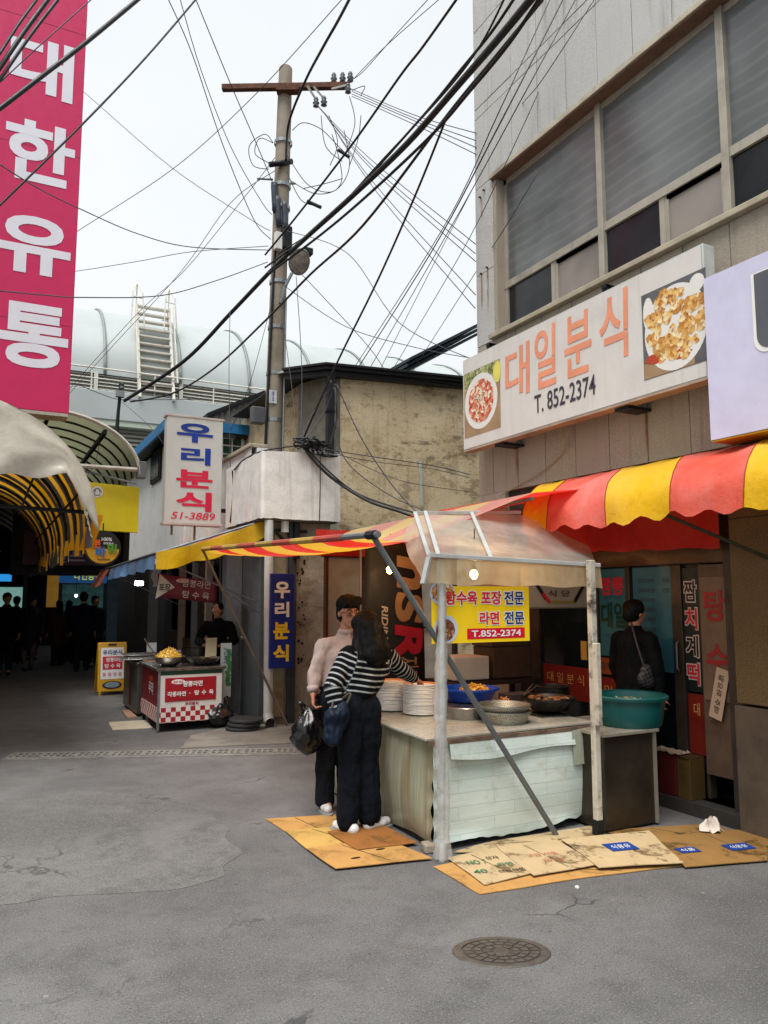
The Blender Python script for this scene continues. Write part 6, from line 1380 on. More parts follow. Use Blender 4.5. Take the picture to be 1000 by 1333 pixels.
NAVYT = m_cloth('navy_trousers', '#0c1018'); SHOE = M('shoe_white', '#c9c8c4', .5, var=.05, dirt=.15); PINKS = m_cloth('pale_pink_sweater', '#a3918a', .95, .35); DKT = m_cloth('dark_trousers', '#14161b')
def shoe(parent, ank, d, mat, L=.25):
    ank, d = Vector(ank), Vector(d).normalized(); k = SK(); b = Vector((ank.x, ank.y, .045)); x = Vector((-d.y, d.x, 0))
    k.ell(b + d * L * .28, (.048, .048, .036)); k.cap(b - d * .055 + Vector((0, 0, .0)), b + d * L * .5, .042, .034); k.cap(b - d * .03, b - d * .02 + Vector((0, 0, .045)), .043, .042)
    fused('shoe', k, mat, parent, .007, 3); s = MB(); pts = []
    for q in range(20): a = 2 * PI * q / 20; pts.append(tuple((b + d * (L * .22 + L * .55 * math.cos(a)) + x * .05 * math.sin(a)))[:2])
    obj('sole', s.prism(pts, .002, .022), M('sole_grey', '#8d8c88', .7, var=.1), parent)
def head(k, c, f, r=1.):
    """head with jaw, nose, ears; c centre, f facing direction"""
    c, f = Vector(c), Vector(f).normalized(); x = f.cross(Vector((0, 0, 1))).normalized(); up = Vector((0, 0, 1))
    rot = Matrix((x, f, up)).transposed()
    k.ell(c + up * .025 * r - f * .008, (.075 * r, .094 * r, .092 * r), rot); k.ell(c - up * .045 * r + f * .022 * r, (.058 * r, .065 * r, .072 * r), rot); k.ell(c - up * .092 * r + f * .05 * r, (.03 * r, .03 * r, .024 * r), rot)
    k.cap(c + f * .09 * r + up * .012 * r, c + f * .108 * r - up * .022 * r, .009 * r, .015 * r); k.ell(c + f * .083 * r - up * .056 * r, (.025 * r, .012 * r, .011 * r), rot)
    for s_ in (-1, 1): k.ell(c + x * s_ * .077 * r - f * .008 - up * .01 * r, (.011 * r, .02 * r, .032 * r), rot); k.ell(c + x * s_ * .034 * r + f * .068 * r - up * .012 * r, (.026 * r, .02 * r, .022 * r), rot)
    return x
# --- woman, seen from behind
t = thing('person', 'woman in black and white striped sweater and wide dark trousers reaching for the plates', 'person', (2.46, 5.16, .01))
hc = (2.6, 5.29, 1.455); f = (.25, 1, -.12)
b = SK(); head(b, hc, f, .97); b.cap((2.59, 5.25, 1.27), (2.6, 5.28, 1.39), .055, .05)
b.chain(((2.475, 5.17, .95), .08), ((2.5, 5.2, 1.05), .08), ((2.57, 5.25, 1.2), .1)); b.chain(((2.41, 5.22, 1.25), .05), ((2.265, 5.15, 1.04), .04), ((2.285, 5.1, .86), .028)); b.chain(((2.76, 5.27, 1.25), .05), ((2.96, 5.34, 1.11), .04), ((3.11, 5.43, 1.03), .028))
b.hand((2.285, 5.1, .86), (.02, -.05, -1), (.6, .6, 0), .16, .9, 1); b.hand((3.11, 5.43, 1.03), (.75, .5, -.35), (0, .1, -1), .16, .4, -1)
for s_, hx_, kx, ax in ((-1, 2.41, 2.41, 2.4), (1, 2.53, 2.55, 2.56)): b.chain(((hx_, 5.16, .9), .06), ((kx, 5.16, .48), .04), ((ax, 5.17, .09), .04), ((ax, 5.25, .05), .035))
fused('body', b, SKIN, t, .0075, 3)
sk = SK()
sk.chain(((2.49, 5.18, 1.02), .128), ((2.53, 5.21, 1.1), .135), ((2.575, 5.25, 1.2), .14), ((2.59, 5.26, 1.27), .09)); sk.cap((2.43, 5.18, 1.02), (2.46, 5.2, 1.18), .1, .11); sk.cap((2.55, 5.2, 1.02), (2.68, 5.25, 1.18), .1, .11); sk.cap((2.42, 5.22, 1.25), (2.75, 5.27, 1.25), .082, .082)
segs = [((2.49, 5.18, 1.0), (2.58, 5.25, 1.28), 0)]
for ch in (((2.41, 5.22, 1.25), .078, (2.26, 5.15, 1.04), .064, (2.275, 5.11, .9), .052), ((2.76, 5.27, 1.25), .078, (2.95, 5.34, 1.11), .062, (3.08, 5.415, 1.045), .046)):
    sk.chain((ch[0], ch[1]), (ch[2], ch[3]), (ch[4], ch[5])); segs += [(ch[0], ch[2], 1), (ch[2], ch[4], 1)]
def stripe_attr(o, me, off):
    A = me.attributes.new('along', 'FLOAT', 'POINT'); Pn = me.attributes.new('plain', 'FLOAT', 'POINT'); al, pl = [], []
    S_ = [(Vector(a), Vector(c_), k) for a, c_, k in segs]
    for v in me.vertices:
        p = v.co + off; best = 9; val = 0; kk = 0; tt = 0
        for a, c_, k in S_:
            d = c_ - a; L = d.length; q = max(-.2, min(1.1, (p - a).dot(d) / L / L)); dist = (p - (a + d * max(0, min(1, q)))).length - (.055 if k == 0 else 0)
            if dist < best: best = dist; val = q * L; kk = k; tt = q
        if kk == 0: val = p.z + .02 * math.sin((p.x - 2.5) * 9)
        al.append(val); pl.append(1. if (kk == 0 and (p.z > 1.235 or p.z < .985)) or (kk == 1 and p.z > 1.29) else 0.)
    A.data.foreach_set('value', al); Pn.data.foreach_set('value', pl)
fused('sweater', sk, m_stripes(), t, .0085, 5, stripe_attr, .008)
tr = SK(); tr.cap((2.44, 5.17, .94), (2.43, 5.16, .85), .105, .12); tr.cap((2.52, 5.18, .94), (2.525, 5.165, .85), .105, .12)
for hx_, kx, ax in ((2.405, 2.405, 2.39), (2.545, 2.56, 2.565)): tr.chain(((hx_, 5.16, .88), .11), ((hx_, 5.15, .72), .1), ((kx, 5.16, .5), .083), ((ax, 5.16, .12), .086), ((ax, 5.16, .1), .086))
fused('trousers', tr, NAVYT, t, .009, 4, None, .014)
for x, d in ((2.39, (-.35, .9, 0)), (2.6, (.97, .2, 0))): shoe(t, (x, 5.15, .1), d, SHOE, .23)
hr = SK(); hr.ell(Vector(hc) + Vector((-.005, -.012, .03)), (.108, .115, .105)); hr.cap((2.585, 5.22, 1.44), (2.585, 5.165, 1.27), .112, .11); hr.cap((2.53, 5.235, 1.42), (2.48, 5.18, 1.24), .06, .05); hr.cap((2.675, 5.25, 1.42), (2.72, 5.19, 1.25), .055, .045); hr.cap((2.6, 5.18, 1.3), (2.6, 5.14, 1.21), .07, .05); hr.cap((2.55, 5.18, 1.3), (2.53, 5.14, 1.19), .05, .03); hr.cap((2.65, 5.18, 1.3), (2.67, 5.15, 1.2), .05, .03)
fused('hair', hr, HAIR, t, .008, 3, None, .016)
random.seed(8); st_ = MB()
for q in range(110):
    a = random.uniform(-.15, PI + .15); r = random.uniform(.9, 1.05); x0 = 2.597 + .1 * math.cos(a) * r; y0 = 5.27 - .11 * abs(math.sin(a)) * r; dx = random.uniform(-.035, .035)
    st_.tube(spline([(2.6 + .02 * math.cos(a), 5.27, 1.592), (x0, y0, 1.5), (x0 + .02 * math.cos(a), y0 - .02, 1.38), (x0 - .01 + dx, min(y0 - .03, 5.17) - .01 if abs(math.cos(a)) < .85 else y0 - .05, 1.22 + random.uniform(-.05, .04))], 5), .0035, 4, cap=False)
tag(obj('hair_strands', st_, HAIR, t, smooth=True), kind='stuff')
t = thing('shoulder_bag', 'soft navy cloth bag hanging at the left hand of the woman', 'bag', (2.27, 5.08, .66))
k = SK(); k.ell((2.25, 5.08, .79), (.085, .07, .125)); k.ell((2.29, 5.07, .83), (.07, .06, .11)); k.ell((2.22, 5.07, .74), (.07, .06, .08)); fused('pouch', k, m_cloth('navy_nylon', '#0f1a2a', .5, .8), t, .009, 3, None, .03)
obj('strap', MB().tube(spline([(2.22, 5.08, .88), (2.25, 5.09, .96), (2.29, 5.1, .85)], 6), .009, 6).tube(spline([(2.31, 5.12, .95), (2.36, 5.05, 1.0), (2.3, 5.08, .86)], 6), .009, 5), M('strap_cream', '#4c463c', .8), t)
# --- man facing the camera
t = thing('person', 'man with glasses in a pale pink sweater eating, holding a black plastic bag', 'person', (2.56, 5.77, 0))
hc = Vector((2.655, 5.73, 1.565)); f = Vector((-.05, -1, -.05))
b = SK(); hxv = head(b, hc, f, 1.03); b.cap((2.66, 5.77, 1.36), (2.655, 5.75, 1.5), .06, .056); b.chain(((2.56, 5.78, .92), .1), ((2.6, 5.78, 1.05), .1), ((2.65, 5.78, 1.22), .115))
b.chain(((2.49, 5.78, 1.28), .045), ((2.375, 5.77, 1.07), .036), ((2.335, 5.7, .93), .03)); b.chain(((2.83, 5.79, 1.28), .045), ((2.93, 5.66, 1.1), .042), ((2.8, 5.58, 1.36), .03))
b.hand((2.335, 5.7, .93), (0, -.1, -1), (.7, -.3, 0), .18, 1.1, 1); b.hand((2.8, 5.58, 1.36), (-.5, .12, .9), (-.2, .9, .1), .17, 1.0, -1)
for hx_, ax in ((2.47, 2.47), (2.64, 2.66)): b.chain(((hx_, 5.78, .88), .09), ((hx_, 5.76, .48), .06), ((ax, 5.77, .09), .04), ((ax, 5.7, .05), .035))
fused('body', b, SKIN, t, .0075, 3)
sk = SK(); sk.chain(((2.57, 5.78, .95), .135), ((2.6, 5.78, 1.08), .14), ((2.65, 5.78, 1.25), .14), ((2.66, 5.78, 1.37), .085)); sk.cap((2.49, 5.78, 1.295), (2.83, 5.79, 1.295), .072, .072); sk.cap((2.66, 5.77, 1.34), (2.5, 5.78, 1.3), .07, .06); sk.cap((2.53, 5.78, 1.0), (2.55, 5.78, 1.2), .11, .12); sk.cap((2.64, 5.78, 1.0), (2.73, 5.79, 1.2), .11, .12)
sk.chain(((2.46, 5.78, 1.29), .072), ((2.375, 5.77, 1.08), .06), ((2.345, 5.72, .97), .048)); sk.chain(((2.85, 5.79, 1.29), .072), ((2.93, 5.66, 1.1), .07), ((2.825, 5.6, 1.3), .05)); sk.lathe if False else None
fused('sweater', sk, PINKS, t, .009, 4, None, .01)
for p_, q_ in (((2.339, 5.72, .985), (2.336, 5.705, .94)), ((2.84, 5.605, 1.27), (2.818, 5.595, 1.32))): obj('cuff', MB().tube([p_, q_], .047, 14, r1=.042), PINKS, t, smooth=True)
obj('collar', MB().lathe((2.658, 5.765, 1.405), [(.066, -.02), (.075, -.005), (.073, .015), (.062, .02)], 20), PINKS, t, smooth=True)
tr = SK(); tr.chain(((2.555, 5.78, .98), .13), ((2.555, 5.78, .88), .145))
for hx_, ax in ((2.475, 2.47), (2.64, 2.66)): tr.chain(((hx_, 5.78, .86), .105), ((hx_, 5.76, .5), .085), ((ax, 5.77, .11), .078), ((ax, 5.76, .09), .078))
fused('trousers', tr, DKT, t, .01, 4, None, .012)
for x, d in ((2.47, (-.15, -1, 0)), (2.66, (.1, -1, 0))): shoe(t, (x, 5.78, .1), d, SHOE, .26)
hr = SK(); hr.ell(hc + Vector((0, .015, .065)), (.096, .108, .084)); hr.ell(hc + Vector((0, .045, .0)), (.088, .075, .1))
for q in range(9): hr.cap(hc + Vector((-.07 + q * .0175, -.05, .11)), hc + Vector((-.078 + q * .0195, -.088 + .014 * abs(q - 4) / 4, .048 + .012 * (q % 3))), .022, .011); hr.cap(hc + Vector((-.085, .0, .05)), hc + Vector((-.082, .005, -.01)), .014, .01); hr.cap(hc + Vector((.085, .0, .05)), hc + Vector((.082, .005, -.01)), .014, .01)
fused('hair', hr, HAIR, t, .008, 2, None, .01)
g = MB()
for s_ in (-1, 1):
    cc = hc + Vector((s_ * .036, -.106, -.006)); g.tube([cc + Vector((.03 * math.cos(a), .004 * math.sin(a) ** 2, .02 * math.sin(a))) for a in [2 * PI * q / 16 for q in range(17)]], .0028, 5, cap=False); g.tube([cc + Vector((s_ * .03, 0, .005)), hc + Vector((s_ * .083, .0, .0))], .0026, 4)
g.tube([hc + Vector((-.007, -.109, -.002)), hc + Vector((.007, -.109, -.002))], .0026, 4); obj('glasses', g, M('glasses_frame', '#2a1a17', .4, bump=0), t)
e = MB()
for s_ in (-1, 1): e.ball(hc + Vector((s_ * .034, -.092, -.008)), .012, 10, 6, sc=(1, .5, .45))
obj('eyes', e, M('eye_dark', '#120c0a', .2, bump=0), t, smooth=True)
e = MB()
for s_ in (-1, 1): e.tube([hc + Vector((s_ * .018, -.098, .018)), hc + Vector((s_ * .035, -.097, .024)), hc + Vector((s_ * .054, -.086, .018))], .005, 5)
obj('eyebrows', e, HAIR, t)
e = MB(); e.ball(hc + Vector((0, -.099, -.058)), .02, 10, 6, sc=(1, .4, .35)); obj('lips', e, M('lips', '#8a4a44', .5, bump=0), t, smooth=True)
o = bag('carrier_bag', (2.29, 5.68, .47), .125, .36, BAGM, 'black plastic carrier bag in the hand of the man with glasses', 'bag', 21)
lone('paper_cup', MB().lathe((2.72, 5.52, 1.44), [(0, 0), (.02, 0), (.028, .05), (.026, .05), (0, .045)], 12), M('cup_tan', '#a5764e', .6), 'small skewer cup held at the mouth of the man with glasses', 'cup') if False else None
# --- simple figures: seller, customer at the door, passers in the arcade
def figure(label, base, ang, h, top, bottom, coat=.0, pose='stand', hairlong=False, bagcol=None, vox=.012):
    """dressed standing or walking figure facing angle ang (0 = towards -y)"""
    t = thing('person', label, 'person', base); s = h / 1.7; ca, sa = math.cos(ang), math.sin(ang); bx, by, bz = base
    def W(x, y, z): return (bx + (x * ca - y * sa) * s, by + (x * sa + y * ca) * s, bz + z * s)
    fd = Vector((sa, -ca, 0)); st = .16 if pose == 'walk' else .02
    hc = Vector(W(0, -.02, 1.565)); b = SK(); head(b, hc, fd, s); b.cap(W(0, 0, 1.36), W(0, -.01, 1.5), .055 * s, .052 * s); b.chain((W(0, 0, .92), .125 * s), (W(0, 0, 1.08), .115 * s), (W(0, 0, 1.26), .135 * s))
    wr = []
    for q in (-1, 1):
        e_, w_ = (W(q * .26, 0, 1.07), W(q * .25, -.06 - st * q, .84)) if pose in ('stand', 'walk') else (W(q * .27, -.06, 1.1), W(q * .12, -.36, 1.05))
        b.chain((W(q * .19, 0, 1.33), .05 * s), (e_, .04 * s), (w_, .028 * s)); wr.append((q, e_, w_)); b.hand(w_, Vector(w_) - Vector(e_), (0, 0, 1) if pose == 'reach' else (-q, 0, 0), .17 * s, .6, q)
        b.chain((W(q * .09, 0, .88), .085 * s), (W(q * .09, -st * q * .6, .48), .06 * s), (W(q * .09, st * q * .5 if pose == 'walk' else 0, .09), .042 * s), (W(q * .09, (st * q * .5 if pose == 'walk' else 0) - .1, .04), .035 * s))
    fused('body', b, SKIN, t, vox, 3)
    c = SK(); lo = .95 - coat
    c.chain((W(0, 0, lo), (.15 + coat * .08) * s), (W(0, 0, 1.1), .15 * s), (W(0, 0, 1.28), .155 * s), (W(0, 0, 1.38), .085 * s)); c.cap(W(-.18, 0, 1.32), W(.18, 0, 1.32), .08 * s, .08 * s)
    if coat: c.cap(W(-.07, 0, lo), W(-.06, 0, 1.15), .13 * s, .12 * s); c.cap(W(.07, 0, lo), W(.06, 0, 1.15), .13 * s, .12 * s)
    for q, e_, w_ in wr: c.chain((W(q * .19, 0, 1.32), .08 * s), (e_, .065 * s), (tuple(Vector(e_).lerp(Vector(w_), .85)), .05 * s))
    fused('jacket', c, top, t, vox, 4, None, .012)
    tr = SK(); tr.chain((W(0, 0, .98), .12 * s), (W(0, 0, .88), .135 * s))
    for q in (-1, 1): tr.chain((W(q * .09, 0, .86), .1 * s), (W(q * .09, -st * q * .6, .48), .078 * s), (W(q * .09, st * q * .5 if pose == 'walk' else 0, .11), .062 * s))
    fused('trousers', tr, bottom, t, vox, 4, None, .01)
    for q in (-1, 1):
        k = SK(); a_ = Vector(W(q * .09, st * q * .5 if pose == 'walk' else 0, .0)); k.cap(a_ + Vector((0, 0, .045)) - fd * .04, a_ + Vector((0, 0, .04)) + fd * .14, .045, .034); fused('shoe', k, M('shoe_dark', '#1a1918', .5), t, .01, 2)
    hr = SK(); up = Vector((0, 0, 1)); hr.ell(hc + up * .045 * s - fd * .02, (.092 * s, .1 * s, .085 * s)); hr.ell(hc - fd * .05 * s, (.085 * s, .075 * s, .09 * s))
    if hairlong: hr.cap(hc - fd * .05, hc - fd * .08 - up * .25, .085 * s, .07 * s)
    fused('hair', hr, HAIR, t, vox * .9, 2, None, .01)
    return t, W
BLK = m_cloth('black_jacket', '#08090b', .9); CHAR = m_cloth('charcoal_coat', '#1b1c20'); BRN = m_cloth('brown_coat', '#33241d'); NVY = m_cloth('navy_coat', '#101626')
figure('dark haired stall seller in black jacket standing in the shade behind the red cart', (3.03, 11.1, 0), R(-25), 1.62, BLK, DKT, 0, 'reach')
t, W = figure('man in black jacket seen from behind at the shop door with a checked bag', (4.93, 4.84, .1), R(88), 1.58, BLK, DKT, .1, 'stand')
t2 = thing('checked_bag', 'black shoulder bag with pale check pattern hanging on the man at the shop door', 'bag', (4.8, 4.6, .85))
def m_checkbag():
    q = NT('check_bag'); br = q.n('TexBrick'); br.offset = 0; br.inputs['Scale'].default_value = 1; br.inputs['Brick Width'].default_value = .03; br.inputs['Row Height'].default_value = .03; br.inputs['Mortar Size'].default_value = .003
    br.inputs['Color1'].default_value = c4('#0d0d0f'); br.inputs['Color2'].default_value = c4('#131316'); br.inputs['Mortar'].default_value = c4('#3c3b3f'); mp = q.n('Mapping'); mp.inputs['Rotation'].default_value = (R(90), 0, R(20)); q.l(q.obj, mp.inputs['Vector']); q.l(mp.outputs[0], br.inputs['Vector']); q.bsdf(br.outputs[0], .7); return q.m
k = SK(); k.ell((4.85, 4.64, 1.06), (.07, .045, .085)); k.ell((4.85, 4.64, 1.0), (.085, .05, .06)); k.ell((4.8, 4.64, 1.02), (.05, .04, .06)); k.ell((4.9, 4.64, 1.02), (.05, .04, .06)); fused('pouch', k, m_checkbag(), t2, .01, 3)
obj('strap', MB().tube(spline([(4.82, 4.63, 1.1), (4.8, 4.68, 1.28), (4.86, 4.8, 1.46), (4.97, 4.9, 1.4)], 6), .008, 5), M('strap_grey', '#2f2f32', .7), t2)
figure('tall passer in a long black coat at the left edge of the dark arcade', (.42, 18.6, 0), R(10), 1.78, BLK, DKT, .35, 'stand', vox=.016)
figure('short passer in dark coat walking away in the arcade', (.93, 19.4, 0), R(190), 1.5, CHAR, m_cloth('grey_trousers', '#4b4544'), .25, 'walk', True, vox=.016)
figure('passer in a reddish brown coat standing deep in the arcade', (1.62, 20.4, 0), R(200), 1.6, BRN, DKT, .3, 'stand', True, vox=.016)
figure('tall passer in navy coat walking in the arcade beside the sandwich board', (2.0, 18.7, 0), R(170), 1.8, NVY, DKT, .3, 'walk', vox=.016)
figure('passer in charcoal coat at the right side of the arcade', (2.35, 19.6, 0), R(20), 1.72, CHAR, DKT, .3, 'stand', vox=.016)
figure('small figure in grey jacket far back between the dark coats', (1.15, 22.6, 0), R(15), 1.65, m_cloth('grey_jacket', '#3a3d40'), DKT, .1, 'stand', vox=.02)
figure('small figure in tan coat far back beside the lit shop', (1.9, 21.0, 0), R(150), 1.6, m_cloth('tan_coat', '#5a4a38'), DKT, .3, 'walk', True, vox=.02)
figure('small figure in dark red jacket at the back of the arcade', (2.55, 21.2, 0), R(30), 1.68, m_cloth('wine_jacket', '#3b1618'), DKT, .1, 'stand', vox=.02)
figure('small figure in black padded coat behind the short passer', (.7, 21.3, 0), R(170), 1.7, BLK, DKT, .35, 'walk', vox=.02)
bake_people()
